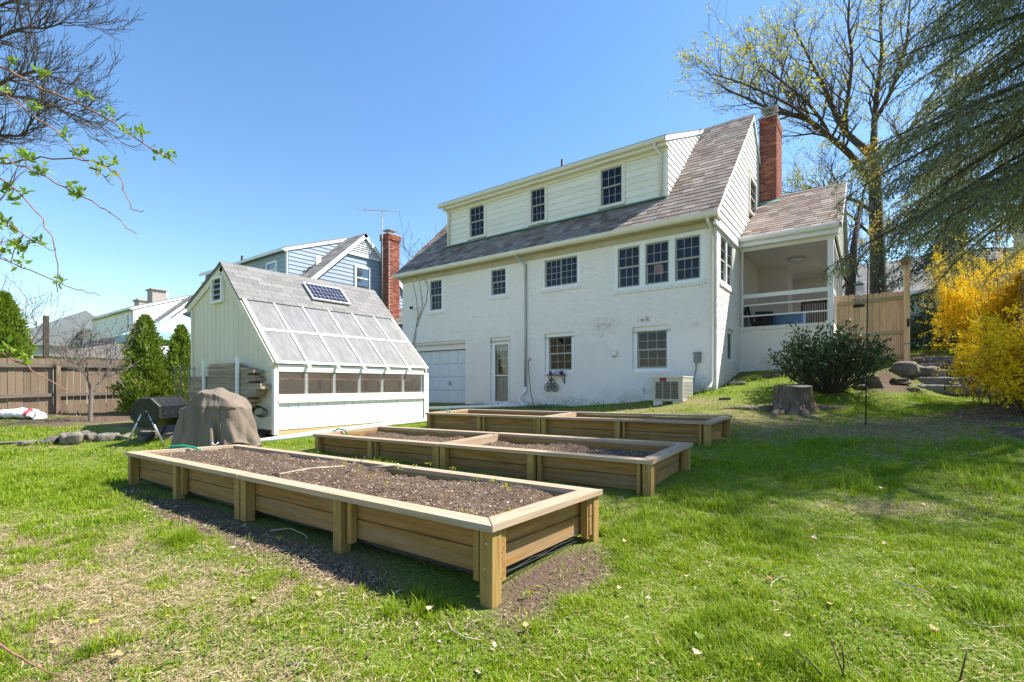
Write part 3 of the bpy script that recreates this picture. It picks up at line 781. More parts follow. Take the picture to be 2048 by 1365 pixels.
# verge boards along the right gable
mb = MB()
xv = -2.93
mb.add([(xv,YE-.02,ZE-.13),(xv,YR,ZR-.13),(xv,YR,ZR+.0),(xv,YE-.02,ZE-.01),(xv+.03,YE-.02,ZE-.13),(xv+.03,YR,ZR-.13),(xv+.03,YR,ZR+.0),(xv+.03,YE-.02,ZE-.01)],
       [(0,3,2,1),(4,5,6,7),(0,1,5,4),(2,3,7,6),(0,4,7,3),(1,2,6,5)])
y2 = 2*YR-YE
mb.add([(xv,y2,ZE-.13),(xv,YR+.001,ZR-.13),(xv,YR+.001,ZR),(xv,y2,ZE-.01),(xv+.03,y2,ZE-.13),(xv+.03,YR+.001,ZR-.13),(xv+.03,YR+.001,ZR),(xv+.03,y2,ZE-.01)],
       [(0,1,2,3),(4,7,6,5),(0,4,5,1),(2,6,7,3),(0,3,7,4),(1,5,6,2)])
mb.build('verge_board', m_white, house)
# gable clapboards, one board per course
GW = [16.35, 17.5, 6.46, 7.66]
z = 5.09; gp = XR+.0
ex = .198
gable_back = MB(); gable_back.add([(XR,YE+.15,5.09),(XR,2*YR-YE-.15,5.09),(XR,YR,ZR-.15)], [(0,1,2)]); gable_back.add([(XL,YE+.15,5.09),(XL,2*YR-YE-.15,5.09),(XL,YR,ZR-.15)], [(0,2,1)])
gable_back.build('gable_wall', m_gable_white, house)
def yl(z): return YE + .05 + (z+.13-ZE)/TP if z+.13 > ZE else YE+.05
while z < ZR-.35:
    z2 = z+ex
    segs = [(yl(z), yl(z2), 2*YR-yl(z2), 2*YR-yl(z))]
    for (ya, yb, yc, yd) in segs:
        parts = [((ya, yd), (yb, yc))]
        if z2 > GW[2]-.1 and z < GW[3]+.1: parts = [((ya, GW[0]-.09), (yb, GW[0]-.09)), ((GW[1]+.09, yd), (GW[1]+.09, yc))]
        for (lo, hi) in parts:
            mb = MB()
            mb.add([(gp,lo[0],z),(gp,lo[1],z),(gp,hi[1],z2),(gp,hi[0],z2),(gp+.055,lo[0],z),(gp+.055,lo[1],z),(gp+.034,hi[1],z2-.001),(gp+.034,hi[0],z2-.001)],
                   [(0,3,2,1),(4,5,6,7),(0,1,5,4),(1,2,6,5),(2,3,7,6),(3,0,4,7)])
            mb.build('siding_board', m_gable_white, house)
    z = z2
mb = MB(); mb.box(XR-.01, YE+.02, 5.02, XR+.062, 15.6, 5.085); mb.build('gable_base_trim', m_white, house)
window(house, 'S', XR+.04, GW[0], GW[1], GW[2], GW[3], cols=2, rows=2, cs=.08, rec=-.01, cmat=m_trim)
# dormer
mb = wall_mesh('F', YD, XD0, XD1, ZD0-.05, ZDG, [])
D1 = rectY(936.8, 973.4, 407.8, 396, 483.3, 475.3, YD); D2 = rectY(1058, 1096, 376, 365, 452, 443, YD); D3 = rectY(1196.7, 1251.2, 330.3, 315.4, 422.6, 409.5, YD)
for D in (D1, D2, D3): D[2] = ZD0+.07; D[3] = 7.66
mb = wall_mesh('F', YD, XD0, XD1, ZD0-.3, ZDG-.1, [D1, D2, D3], .1)
zc = lambda y: ZE+(y-YE)*TP; zdr = lambda y: ZDG+(y-YDG)*(ZR-ZDG)/(YR-YDG)
for xx in (XD0, XD1): mb.add([(xx,YD,ZD0-.3),(xx,YR,ZR-.3),(xx,YR,ZR-.07),(xx,YD,zdr(YD)-.1)], [(0,1,2,3)])
dorm = mb.build('dormer', m_alum, house)
nb = 7; dh = (7.72-ZD0-.03)/nb
for j in range(nb):
    zz = ZD0+.03+j*dh
    iv = [(XD0+.0, XD1-.0)]
    for D in (D1, D2, D3):
        nv = []
        for s, e in iv:
            if D[0] > s and D[1] < e: nv += [(s, D[0]), (D[1], e)]
            else: nv.append((s, e))
        iv = nv
    for s, e in iv:
        mb = MB()
        mb.add([(s,YD,zz),(e,YD,zz),(e,YD,zz+dh),(s,YD,zz+dh),(s,YD-.032,zz),(e,YD-.032,zz),(e,YD-.012,zz+dh-.001),(s,YD-.012,zz+dh-.001)],
               [(0,1,2,3),(4,7,6,5),(0,4,5,1),(1,5,6,2),(2,6,7,3),(3,7,4,0)])
        mb.build('siding_board', m_alum, dorm)
    # cheek boards (right side, sunlit)
    y1b, y1t = YE+(zz-ZE)/TP, YE+(zz+dh-ZE)/TP
for xx, sgn in ((XD1, 1), (XD0, -1)):
    zz = ZD0
    while zz < ZR-.35:
        y0a = YD if zz < zdr(YD)-.15 else YDG+(zz+.15-ZDG)*(YR-YDG)/(ZR-ZDG); y0b = YD if zz+dh < zdr(YD)-.15 else YDG+(zz+dh+.15-ZDG)*(YR-YDG)/(ZR-ZDG)
        y1a = max(y0a+.01, YE+(zz-ZE)/TP); y1b = max(y0b+.01, YE+(zz+dh-ZE)/TP)
        mb = MB()
        mb.add([(xx,y0a,zz),(xx,y1a,zz),(xx,y1b,zz+dh),(xx,y0b,zz+dh),(xx+sgn*.035,y0a,zz),(xx+sgn*.035,y1a,zz),(xx+sgn*.014,y1b,zz+dh-.001),(xx+sgn*.014,y0b,zz+dh-.001)],
               [(0,1,2,3),(4,7,6,5),(0,4,5,1),(1,5,6,2),(2,6,7,3),(3,7,4,0)])
        mb.build('siding_board', m_gable_white, dorm); zz += dh
mb = MB()
for s in (XD0, XD1-.1): mb = MB(); mb.box(s, YD-.04, ZD0, s+.1, YD-.033, 7.72); mb.build('corner_trim', m_alum, dorm)
for D in (D1, D2, D3): window(house, 'F', YD, D[0], D[1], D[2], D[3]+.04, cols=3, rows=2, cs=.10, rec=-.012, cmat=m_trim)
mb = MB(); mb.box(XD0-.1, YDG+.06, 7.72, XD1+.05, YD+.02, 7.80); mb.build('dormer_soffit', m_trim, dorm)
mb = MB(); mb.box(XD0-.02, YD-.06, 7.62, XD1+.02, YD-.033, 7.722); mb.build('dormer_frieze', m_trim, dorm)
gd_ = [(YDG-.06,ZDG-.005),(YDG-.065,ZDG-.05),(YDG-.04,ZDG-.11),(YDG+.06,ZDG-.125),(YDG+.06,ZDG-.11),(YDG-.03,ZDG-.098),(YDG-.052,ZDG-.05),(YDG-.045,ZDG-.005)]
mb = MB(); mb.prism(gd_, 'X', XD0-.24, XD1+.03); mb.build('dormer_gutter', m_trim, dorm)
mb = MB(); x0, x1 = XD0-.22, XD1+.06
mb.add([(x0,YDG-.02,ZDG+.0),(x1,YDG-.02,ZDG),(x1,YR,ZR+.02),(x0,YR,ZR+.02),(x0,YDG-.02,ZDG+.035),(x1,YDG-.02,ZDG+.035),(x1,YR,ZR+.055),(x0,YR,ZR+.055)],
       [(0,3,2,1),(4,5,6,7),(0,1,5,4),(1,2,6,5),(2,3,7,6),(3,0,4,7)])
mb.build('dormer_roof', m_shingle, dorm)
mb = MB()
for xa in (XD1-.0,):
    mb.add([(xa+.036,YDG-.02,ZDG-.14),(xa+.036,YR-.05,ZR-.14),(xa+.036,YR-.05,ZR+.015),(xa+.036,YDG-.02,ZDG-.005),(xa+.058,YDG-.02,ZDG-.14),(xa+.058,YR-.05,ZR-.14),(xa+.058,YR-.05,ZR+.015),(xa+.058,YDG-.02,ZDG-.005)],
           [(0,3,2,1),(4,5,6,7),(0,1,5,4),(1,2,6,5),(2,3,7,6),(3,0,4,7)])
mb.build('dormer_verge', m_white, dorm)
mb = MB(); mb.frame((0,YD-.04,ZD0-.012), (1,0,0), (0,math.cos(PITCH),math.sin(PITCH)), (0,-math.sin(PITCH),math.cos(PITCH)), XD0-.03, -.05, .028, XD1+.02, .05, .036)
mb.build('dormer_flashing', m_copper, dorm)
# pipes
def downspout(pts, r=.038, mat=None, name='downspout', parent=None):
    mb = MB(); n = 8
    mb.tube(pts, r, 10); return mb.build(name, mat or m_trim, parent or house)
xr = ptY(1423.5, 500, YF-.06).x
downspout([(xr-.03,YE-.02,ZE-.13),(xr-.03,YE-.02,ZE-.2),(xr,YE+.1,ZE-.3),(xr,YF-.055,ZE-.38),(xr,YF-.055,3),(xr,YF-.055,1.22),(xr-.02,YF-.13,1.08),(xr-.06,YF-.24,1.03)])
xm = ptY(1050.5, 600, YF-.06).x
downspout([(xm-.16,YE-.02,ZE-.13),(xm-.16,YE-.02,ZE-.2),(xm-.05,YE+.1,ZE-.32),(xm,YF-.055,ZE-.42),(xm,YF-.055,3),(xm,YF-.055,1.05)], .036, m_greypipe)
mb = MB()
p = Vector((xm, YF-.055, 1.05))
mb.tube([p, p+Vector((0,0,-.12)), p+Vector((-.16,-.08,-.30)), p+Vector((-.17,-.1,-.45)), p+Vector((.05,-.16,-.545)), p+Vector((.22,-.22,-.56))], .045, 10)
mb.tube([p+Vector((.20,-.28,-.565)), p+Vector((-.4,-.8,-.58)), p+Vector((-1.4,-1.75,-.62)), p+Vector((-2.2,-2.4,-.65))], .05, 10)
mb.build('flexible_drain', m_white, house)
for u_, tp in ((897.5, 1), (1321, 1)):
    xx = ptY(u_, 400, YD-.08).x
    downspout([(xx-.1,YDG,ZDG-.11),(xx-.1,YDG,ZDG-.2),(xx,YD-.09,ZDG-.36),(xx,YD-.09,ZD0+.06)], .036, m_trim, parent=dorm)
mb = MB(); vp = ptY(1124.5, 330, 15.5); mb.tube([(vp.x,15.5,zdr(15.5)),(vp.x,15.5,zdr(15.5)+.02),(vp.x,15.5,zdr(15.5)+.42)], [.07,.05,.05], 10); mb.tube([(vp.x,15.5,zdr(15.5)+.02),(vp.x,15.5,zdr(15.5)+.14)], [.11,.056], 10); mb.build('vent_pipe', m_black, house)
# chimney: mortar core, front bricks one by one
CX0, CX1, CY0, CY1, CZ0, CZ1 = -2.95, -2.43, 18.1, 19.35, 5.6, 10.08
mb = MB(); mb.box(CX0+.006, CY0+.006, CZ0, CX1-.006, CY1-.006, CZ1-.01)
chim = mb.build('chimney', m_mortar, house)
z = CZ1-.074; row = 0
stf = MB()
while z > 6.7:
    ofs = (0 if row % 2 else -.105); x = CX0+ofs
    proud = .02 if CZ1-z < .35 else 0
    while x < CX1:
        b0, b1 = max(CX0, x), min(CX1, x+.21); x += .21
        if b1-b0 < .03: continue
        piece('brick', m_brick, b0+.006, CY0-.006*rnd.random()-proud, z+.006, b1-.006+(proud if b1 > CX1-.01 else 0)+.004, CY0+.1, z+.068, chim)
    y = CY0+.1+(.0 if row % 2 else -.05)
    while y < CY1:
        b0, b1 = max(CY0+.104, y), min(CY1, y+.21); y += .21
        if b1-b0 > .03: stf.box(CX1-.08, b0+.006, z+.006, CX1+.003*rnd.random()+proud, b1-.004, z+.068)
    z -= .074; row += 1
o = stf.build('side_brickwork', m_brick, chim); tag(o, kind='stuff')
mb = MB(); mb.box(CX0-.03,CY0-.03,CZ1-.01,CX1+.03,CY1+.03,CZ1+.03); mb.build('chimney_cap', m_mortar, chim)
mb = MB(); cx, cy = (CX0+CX1)/2, CY0+.42
mb.tube([(cx,cy,CZ1+.03),(cx,cy,CZ1+.20)], .15, 12); mb.build('flue_pot', m_brick, chim)
mb = MB()
for a in range(4): mb.tube([(cx+.13*math.cos(a*1.57+.7),cy+.13*math.sin(a*1.57+.7),CZ1+.18),(cx+.13*math.cos(a*1.57+.7),cy+.13*math.sin(a*1.57+.7),CZ1+.40)], .012, 5)
mb.tube([(cx,cy,CZ1+.25),(cx,cy,CZ1+.31)], [.15,.13], 12)
mb.box(cx-.24,cy-.24,CZ1+.40,cx+.24,cy+.24,CZ1+.44); mb.build('flue_hood', m_lead, chim)
# ---- screened porch
PY, PX1, PE, PZE, PRY, PRZ = 15.25, -.72, 15.0, 5.30, 18.5, 7.47
mb = MB(); mb.box(XR+.002, PY, .9, PX1, PY+.2, 2.69); pw = mb.build('porch_wall', m_paint, house)
bk = brick_courses('F', PY, XR+.02, PX1, 1.9, 2.69, []).build('painted_brickwork', m_paint, pw); tag(bk, kind='stuff')
n = 30; w = (PX1-XR)/n
for i in range(n): piece('coping_brick', m_paint, XR+i*w+.004, PY-.03-.01*rnd.random(), 2.685, XR+(i+1)*w-.004, PY+.19, 2.785, pw)
mb = MB(); mb.box(PX1-.2, PY+.2, .9, PX1-.001, 21.0, 2.78); mb.box(XR, 20.8, .9, PX1-.2, 21.0, 5.1); mb.build('porch_side_wall', m_paint, house)
mb = MB(); mb.box(XR, PY+.02, 2.4, PX1-.02, 20.8, 2.5); mb.build('porch_floor', m_white, house)
m_ceil = M('porch_ceiling_paint', [(.72,.68,.6),(.78,.74,.66)], .8)
mb = MB(); mb.box(XR, PY+.1, 5.03, PX1, 20.9, 5.06); mb.build('porch_ceiling', m_ceil, house)
mb = MB(); mb.box(XR, PY+.05, 5.0, PX1+.02, PY+.15, 5.16); mb.box(XR+.02, PE+.03, 5.06, PX1+.12, PY+.05, 5.16); mb.box(XR, PY-.01, 4.97, PX1+.01, PY+.049, 5.059); mb.box(XR+.03, PE-.0, 5.165, PX1+.13, PE+.03, 5.27); mb.build('porch_beam', m_white, house)
pg_ = [(PE-.10,PZE),(PE-.11,PZE-.05),(PE-.07,PZE-.11),(PE-.0,PZE-.12),(PE-.0,PZE-.105),(PE-.06,PZE-.095),(PE-.09,PZE-.05),(PE-.085,PZE)]
mb = MB(); mb.prism(pg_, 'X', XR+.06, PX1+.14); mb.build('porch_gutter', m_white, house)
mb = MB(); mb.box(PX1-.13, PY-.035, 1.5, PX1+.005, PY+.12, 4.97); mb.build('porch_post', m_white, house)
mb = MB(); mb.box(XR+.062, PY-.02, 2.79, XR+.1, PY+.08, 4.97); mb.build('porch_post', m_white, house)
for zz, hh in ((3.66, .11), (3.40, .035), (3.09, .035)):
    mb = MB(); mb.box(XR+.1, PY-.03, zz-hh/2, PX1-.13, PY+.03, zz+hh/2); mb.build('porch_rail', m_white, house)
m_screen = glass_mat('insect_screen', (.9,.9,.9), 0.0, .6, film=.08, filmcol=(.16,.16,.15), gloss=.02)
mb = MB(); mb.box(XR+.1, PY+.04, 2.79, PX1-.13, PY+.043, 4.97); mb.build('screen', m_screen, house)
mb = MB(); mb.box(PX1-.05, PY+.12, 2.79, PX1-.047, 20.8, 4.97); mb.build('screen', m_screen, house)
mb = MB()
for yy in (16.6, 18.0, 19.4, 20.7): mb.box(PX1-.1, yy, 2.78, PX1-.0, yy+.09, 4.97)
mb.box(PX1-.1, PY+.12, 4.97, PX1, 20.8, 5.06); mb.box(PX1-.1, PY+.12, 3.62, PX1-.001, 16.6, 3.70); mb.build('porch_side_frame', m_white, house)
mb = MB(); rx0, rx1 = XR+.05, PX1+.17
mb.add([(rx0,PE-.02,PZE-.03),(rx1,PE-.02,PZE-.03),(rx1,PRY,PRZ-.03),(rx0,PRY,PRZ-.03),(rx0,2*PRY-PE,PZE),(rx1,2*PRY-PE,PZE),(rx0,PE-.02,PZE-.12),(rx1,PE-.02,PZE-.12),(rx1,PRY,PRZ-.14),(rx0,PRY,PRZ-.14),(rx0,2*PRY-PE,PZE-.12),(rx1,2*PRY-PE,PZE-.12)],
       [(0,1,2,3),(3,2,5,4),(6,9,8,7),(9,10,11,8),(0,6,7,1),(4,5,11,10),(0,3,9,6),(3,4,10,9),(1,7,8,2),(2,8,11,5)])
proof = mb.build('porch_roof', m_lead, house)
stf = MB()
slates(rx0, rx1+.02, PE-.05, PZE-.025, PRY, PRZ, .215, .30, proof, True, st=stf, skip=lambda x, s, L: x < CX1+.03 and s > L*.89)
if stf.v: tag(stf.build('slates', m_slate, proof), kind='stuff')
x = CX1+.05
while x < rx1:
    w = min(.42, rx1+.02-x)
    if w > .04:
        mb = MB()
        pa = math.atan2(PRZ-PZE, PRY-PE)
        for s in (-1, 1): mb.frame((0,PRY,PRZ+.045), (1,0,0), (0, s*math.cos(pa), -math.sin(pa)), (0, s*math.sin(pa), math.cos(pa)), x+.003, -.005, -.012, x+w-.003, .16, .002)
        mb.build('ridge_slate', m_slate, proof)
    x += w
mb = MB(); pa = math.atan2(PRZ-PZE, PRY-PE)
mb.frame((0,CY0,PZE+(CY0-PE)*math.tan(pa)), (1,0,0), (0,math.cos(pa),math.sin(pa)), (0,-math.sin(pa),math.cos(pa)), CX0+.02, -.28, .03, CX1+.12, -.0, .045)
mb.build('chimney_flashing', m_copper, proof)
# porch gable (right end) in clapboards
zz = 5.16
while zz < PRZ-.3:
    ya, yb = PE+(zz+.2-PZE)/math.tan(pa), PE+(zz+.4-PZE)/math.tan(pa)
    ya = max(ya, PE+.05)
    mb = MB(); xg = PX1+.02
    mb.add([(xg,ya,zz),(xg,2*PRY-ya,zz),(xg,2*PRY-yb,zz+.2),(xg,yb,zz+.2),(xg+.05,ya,zz),(xg+.05,2*PRY-ya,zz),(xg+.03,2*PRY-yb,zz+.199),(xg+.03,yb,zz+.199)],
           [(0,3,2,1),(4,5,6,7),(0,1,5,4),(1,2,6,5),(2,3,7,6),(3,0,4,7)])
    mb.build('siding_board', m_gable_white, house); zz += .2
mb = MB(); mb.frame((0,PE-.02,PZE), (1,0,0), (0,math.cos(pa),math.sin(pa)), (0,-math.sin(pa),math.cos(pa)), rx1+.001, 0, -.14, rx1+.03, math.hypot(PRY-PE,PRZ-PZE)+.02, -.01); mb.build('verge_board', m_white, house)
# white corner pier inside the porch where the fireplace stands
mb = MB(); mb.box(XR+.001, 18.1, 2.5, XR+.9, 19.35, 5.03); mb.build('porch_pier', m_paint, house)
mb = MB(); mb.box(XR+.002, PY+.3, 2.5, XR+.03, 18.1, 5.03); mb.build('porch_inner_wall', m_ceil, house)
# ---------------------------------------------------------------- raised beds
def soil_patch(name, o, ax, ay, L, W, zf, parent, seed, green=0.0, name2='soil'):
    """lumpy soil surface in the bed's own frame"""
    na, nb = max(8, int(L/.035)), max(8, int(W/.035))
    a, b = np.meshgrid(np.linspace(0, L, na), np.linspace(0, W, nb), indexing='ij')
    h = (fbm(a*2.2+seed, b*2.2, 3)-.5)*.10 + (fbm(a*9+seed, b*9, 3)-.5)*.05 + (fbm(a*26+seed, b*26, 2)-.5)*.022
    P = np.array(o)[None, None] + a[..., None]*np.array(ax) + b[..., None]*np.array(ay) + (zf+h)[..., None]*np.array((0, 0, 1.))
    V = P.reshape(-1, 3); ix = np.arange(na*nb).reshape(na, nb)
    Fq = np.stack([ix[:-1,:-1], ix[1:,:-1], ix[1:,1:], ix[:-1,1:]], -1).reshape(-1, 4)
    if np.cross(np.array(ax), np.array(ay))[2] < 0: Fq = Fq[:, ::-1]
    so = np_mesh(name2, V, Fq, m_soil, parent, smooth=True); tag(so, kind='stuff')
    # chips, bark and clods lying on it
    n = int(L*W*3200)
    ia = rng.integers(0, na, n); ib = rng.integers(0, nb, n)
    c = P[ia, ib] + rng.normal(0, .012, (n, 3))*np.array([1, 1, 0]) + np.array([0, 0, .006])
    ln = .002+.0065*rng.random(n)**2.5; wd = ln*(.3+.5*rng.random(n)); az = rng.random(n)*6.283
    A = np.stack([np.cos(az), np.sin(az), rng.normal(0, .35, n)], -1)*ln[:, None]; B = np.stack([-np.sin(az), np.cos(az), rng.normal(0, .35, n)], -1)*wd[:, None]
    V2 = np.stack([c-A-B, c+A-B, c+A+B, c-A+B], 1).reshape(-1, 3)
    so2 = np_mesh('bark_chips', V2, np.arange(n*4).reshape(-1, 4), m_chips, parent); tag(so2, kind='stuff')
    if green:
        n = int(L*W*1500*green)
        ca = rng.random(40)*L; cb = rng.random(40)*W; k = rng.integers(0, 40, n)
        x_ = np.clip(ca[k]+rng.normal(0, .16, n), .02, L-.02); y_ = np.clip(cb[k]+rng.normal(0, .10, n), .02, W-.02)
        i1 = (x_/L*(na-1)).astype(int); i2 = (y_/W*(nb-1)).astype(int); c = P[i1, i2]
        az = rng.random(n)*6.283; ln = .02+.035*rng.random(n)
        A = np.stack([np.cos(az)*.7, np.sin(az)*.7, .3+.7*rng.random(n)], -1)*ln[:, None]; B = np.stack([-np.sin(az), np.cos(az), 0*az], -1)*(ln*.35)[:, None]
        V2 = np.stack([c, c+A*.5+B, c+A, c+A*.5-B], 1).reshape(-1, 3)
        tag(np_mesh('seedlings', V2, np.arange(n*4).reshape(-1, 4), m_weed, parent), kind='stuff')
    return P
m_chips = M('bark_chip', [(.16,.11,.075),(.26,.19,.13)], .9, rcols=[(.14,.095,.065),(.22,.16,.11),(.33,.26,.19),(.46,.38,.29),(.10,.065,.045)], rmix=.85)
m_weed = M('seedling_leaf', [(.10,.17,.03),(.2,.3,.05)], .6, trans=.35, rcols=[(.09,.18,.02),(.22,.30,.04),(.30,.34,.05)], rmix=.6)
m_membrane = M('black_weed_membrane', [(.02,.022,.025),(.05,.05,.055)], .6, ns=20)
m_screw = M('screw_head', [(.5,.48,.42),(.6,.58,.5)], .4, metal=.7)
def raised_bed(loc, L, W, zr, dl, dw, hgt, label, soil_z, seed, board_bottom, green=0.0, halves_gap=.012, double_cross=False, cross=True):
    """loc = outer front-right corner of the cap top; the bed runs L towards -X (two boxes end to end) and W towards +Y"""
    X0, Y0, Z0 = loc
    root = thing('raised_bed', (X0-L/2, Y0+W/2, g(X0-L/2, Y0+W/2)), label, 'planter', 'raised vegetable beds on the lawn')
    def P(a, b, h=0.0): return Vector((X0-a, Y0+b-.0117*a, Z0+dl*a+dw*b+h))       # a along length, b across, h from cap top
    capw, ct = .125, .036
    half = L/2
    cut = [(0, half-halves_gap/2), (half+halves_gap/2, L)]
    def bar(a0, b0, h0, a1, b1, h1, w, h, mat, name, ch=.004):
        mb = MB(); mb.beam(P(a0, b0, h0), P(a1, b1, h1), w, h, ch=ch); return mb.build(name, mat, root)
    for i, (s, e) in enumerate(cut):
        for b in (capw/2, W-capw/2):                                                # long caps, mitred against the end caps
            mb = MB(); m0 = capw if i == 0 else 0.0; m1 = capw if i == 1 else 0.0
            inn = 1 if b < W/2 else -1
            o_, i_ = b-inn*capw/2, b+inn*capw/2
            bow = rnd.uniform(-.004, .006)
            top = [P(s, o_, bow), P(e, o_), P(e-m1, i_), P(s+m0, i_, bow)]; bot = [p-Vector((0,0,ct)) for p in top]
            mb.add(top+bot, [(0,1,2,3) if inn > 0 else (3,2,1,0), (7,6,5,4) if inn > 0 else (4,5,6,7)] + [((k+1)%4, k, k+4, (k+1)%4+4) if inn > 0 else (k, (k+1)%4, (k+1)%4+4, k+4) for k in range(4)])
            mb.build('cap_board', m_capX, root)
    for s, sg in ((0, 1), (L, -1)):                                                 # end caps
        mb = MB(); top = [P(s, 0.0, .0015), P(s+sg*capw, capw, .0015), P(s+sg*capw, W-capw, .0015), P(s, W, .0015)]; bot = [p-Vector((0,0,ct)) for p in top]
        fl = sg > 0
        mb.add(top+bot, [(3,2,1,0) if fl else (0,1,2,3), (4,5,6,7) if fl else (7,6,5,4)] + [(k, (k+1)%4, (k+1)%4+4, k+4) if fl else ((k+1)%4, k, k+4, (k+1)%4+4) for k in range(4)])
        mb.build('cap_board', m_capY, root)
    pw = .085
    inset = .02
    bt = .036
    # posts stand outside the boards
    posts = [inset+pw/2, half/2, half-halves_gap/2-pw/2-.004, half+halves_gap/2+pw/2+.004, half+half/2, L-inset-pw/2]
    for k, a in enumerate(posts):
        for b in (inset+pw/2, W-inset-pw/2):
            p = P(a, b, -ct); zb = g(p.x, p.y)-.06
            mb = MB(); mb.beam((p.x, p.y, zb), p, pw, pw, up=(0,1,0), ch=.005); mb.build('post', m_bedZ, root)
            if b < W/2:
                for zz in (.07, .20):
                    q = P(a+rnd.uniform(-.02,.02), inset-.001, -ct-zz)
                    mb = MB(); mb.tube([q+Vector((0,.004,0)), q-Vector((0,.003,0))], .006, 8); mb.build('screw', m_screw, root)
            # batten beside the post
            if k in (0, 3): ba = a+pw/2+.05
            elif k in (1, 4): ba = a-pw/2-.05
            else: continue
            q = P(ba, b+(.014 if b < W/2 else -.014), -ct); mb = MB(); mb.beam((q.x, q.y, q.z-board_bottom+ct-.02), q, .04, .05, up=(0,1,0), ch=.003); mb.build('batten', m_bedZ, root)
    for a in (inset+pw/2, L-inset-pw/2):
        for b in (inset+pw+.04, W-inset-pw-.04):
            q = P(a, b, -ct); mb = MB(); mb.beam((q.x, q.y, q.z-board_bottom+ct-.02), q, .05, .04, up=(0,1,0), ch=.003); mb.build('batten', m_bedZ, root)
    # two tiers of boards
    tier = (board_bottom-ct)/2
    for j in range(2):
        hc = -ct - tier*(j+.5) - .002
        for b in (inset+pw+bt/2+.002, W-inset-pw-bt/2-.002):
            for (s, e) in cut:
                bar(s+.03, b+rnd.uniform(-.003,.003), hc, e-.03, b+rnd.uniform(-.003,.003), hc, bt, tier-.006, m_bedX, 'board')
        for a in (inset+pw+bt/2+.002, L-inset-pw-bt/2-.002):
            bar(a, inset+pw+bt+.006, hc, a, W-inset-pw-bt-.006, hc, bt, tier-.006, m_bedY, 'board')
    inner = inset+pw+bt
    for a in (((half-.05, half+.05) if double_cross else (half-.028, half+.028)) if cross else ()):    # the two boxes meet in the middle
        bar(a, inner+.01, -ct-tier*.5+.03, a, W-inner-.01, -ct-tier*.5+.03, .034, tier, m_capY, 'cross_board')
    # membrane hanging below the boards, sagging
    mb = MB(); n = 26
    for s in range(n):
        a0, a1 = .05+(L-.1)*s/n, .05+(L-.1)*(s+1)/n
        sg = lambda a: -.012-.02*vnoise(np.array([a*3.]), np.array([seed*1.]))[0]
        b = inset+pw+bt*.5
        mb.quad(P(a0,b,-board_bottom+.01), P(a1,b,-board_bottom+.01), P(a1,b,-board_bottom+sg(a1)), P(a0,b,-board_bottom+sg(a0)))
    mb.build('membrane', m_membrane, root)
    mb = MB(); n = 10
    for q in range(3):
        pts = [P(inset+pw+bt*.4-.012*q, .12+(W-.24)*s/n, -board_bottom-.004-.02*rnd.random()-.006*q) for s in range(n+1)]
        mb.tube(pts, .003, 4)
    mb.build('membrane_edge', m_membrane, root)
    for (s, e, sd, gr) in ((inner, half-(.05 if cross else 0), seed, 0.0), (half+(.05 if cross else -.01), L-inner, seed+5, 0.0)):
        gg = green if s < half*.5 else 0.0
        zs = soil_z[0] if s < half*.5 else soil_z[1]
        o0 = P(s, inner, zs)
        soil_patch('soil', o0, tuple((P(s+1, inner, 0)-P(s, inner, 0))), tuple((P(s, inner+1, 0)-P(s, inner, 0))), e-s, W-2*inner, 0.0, root, sd, gg)
    return root, P
bed1, P1 = raised_bed((-1.525, 1.907, .433), 5.38, 1.26, 0, -.0133, -.030, .43, 'nearest raised bed, of brown planks, full of bare soil', (-.052, -.045), 3, .305, cross=False)
bed2, P2 = raised_bed((-1.58, 4.31, .448), 5.42, 1.28, 0, -.0155, .030, .32, 'middle raised bed of planks, between the other two beds', (-.115, -.085), 11, .32, double_cross=True)
bed3, P3 = raised_bed((-1.69, 6.80, .634), 5.42, 1.28, 0, -.0115, .018, .32, 'raised bed nearest the house, with green seedlings in its right half', (-.12, -.30), 23, .32, green=.35, double_cross=True)
# sticks lying on the soil, hose ends at the corners
m_stick = M('dry_stick', [(.36,.29,.20),(.52,.44,.33)], .9, ns=12)
m_hose = M('green_hose', [(.0,.22,.12),(.01,.30,.17)], .45, ns=8)
def stick(pts, r, label, mat=None, name='stick', group=None):
    mb = MB(); rr = [r*(1-.45*i/(len(pts)-1)) for i in range(len(pts))]
    mb.tube(pts, rr, 6); p = Vector(pts[0])
    o = mb.build(name, mat or m_stick, None, origin=p); tag(o, label, 'stick', group); return o
stick([P1(2.55,.28,-.02), P1(2.62,.62,-.012), P1(2.56,.95,-.02)], .011, 'long pale cane lying across the nearest bed')
stick([P1(2.05,1.17,.012), P1(2.28,1.0,-.02)], .013, 'short pale stick leaning on the back rim of the nearest bed')
stick([P1(2.1,.6,-.045), P1(2.25,.72,-.01), P1(2.3,.9,.03), P1(2.26,.95,.10)], .006, 'thin dark twig standing up in the nearest bed', m_twig, 'twig')
def hose(pts, lab, r=.014):
    mb = MB(); mb.tube(pts, r, 8); o = mb.build('garden_hose', m_hose, None, origin=Vector(pts[0])); tag(o, lab, 'hose'); return o
q = P1(5.36, .52, 0)
hose([P1(5.55,.40,-.16), P1(5.44,.43,-.02), P1(5.36,.46,.035), P1(5.28,.55,.04), P1(5.20,.66,.01), P1(5.15,.72,-.04)], 'green hose looped over the left rim of the nearest bed')
hose([P2(5.5,.30,-.14), P2(5.42,.34,.0), P2(5.34,.4,.04), P2(5.25,.46,.02), P2(5.2,.5,-.1)], 'green hose hooked over the left corner of the middle bed')
hose([P3(5.5,.36,-.14), P3(5.42,.42,.01), P3(5.34,.47,.05), P3(5.26,.52,.02), P3(5.22,.55,-.12)], 'green hose hooked over the left corner of the bed nearest the house')

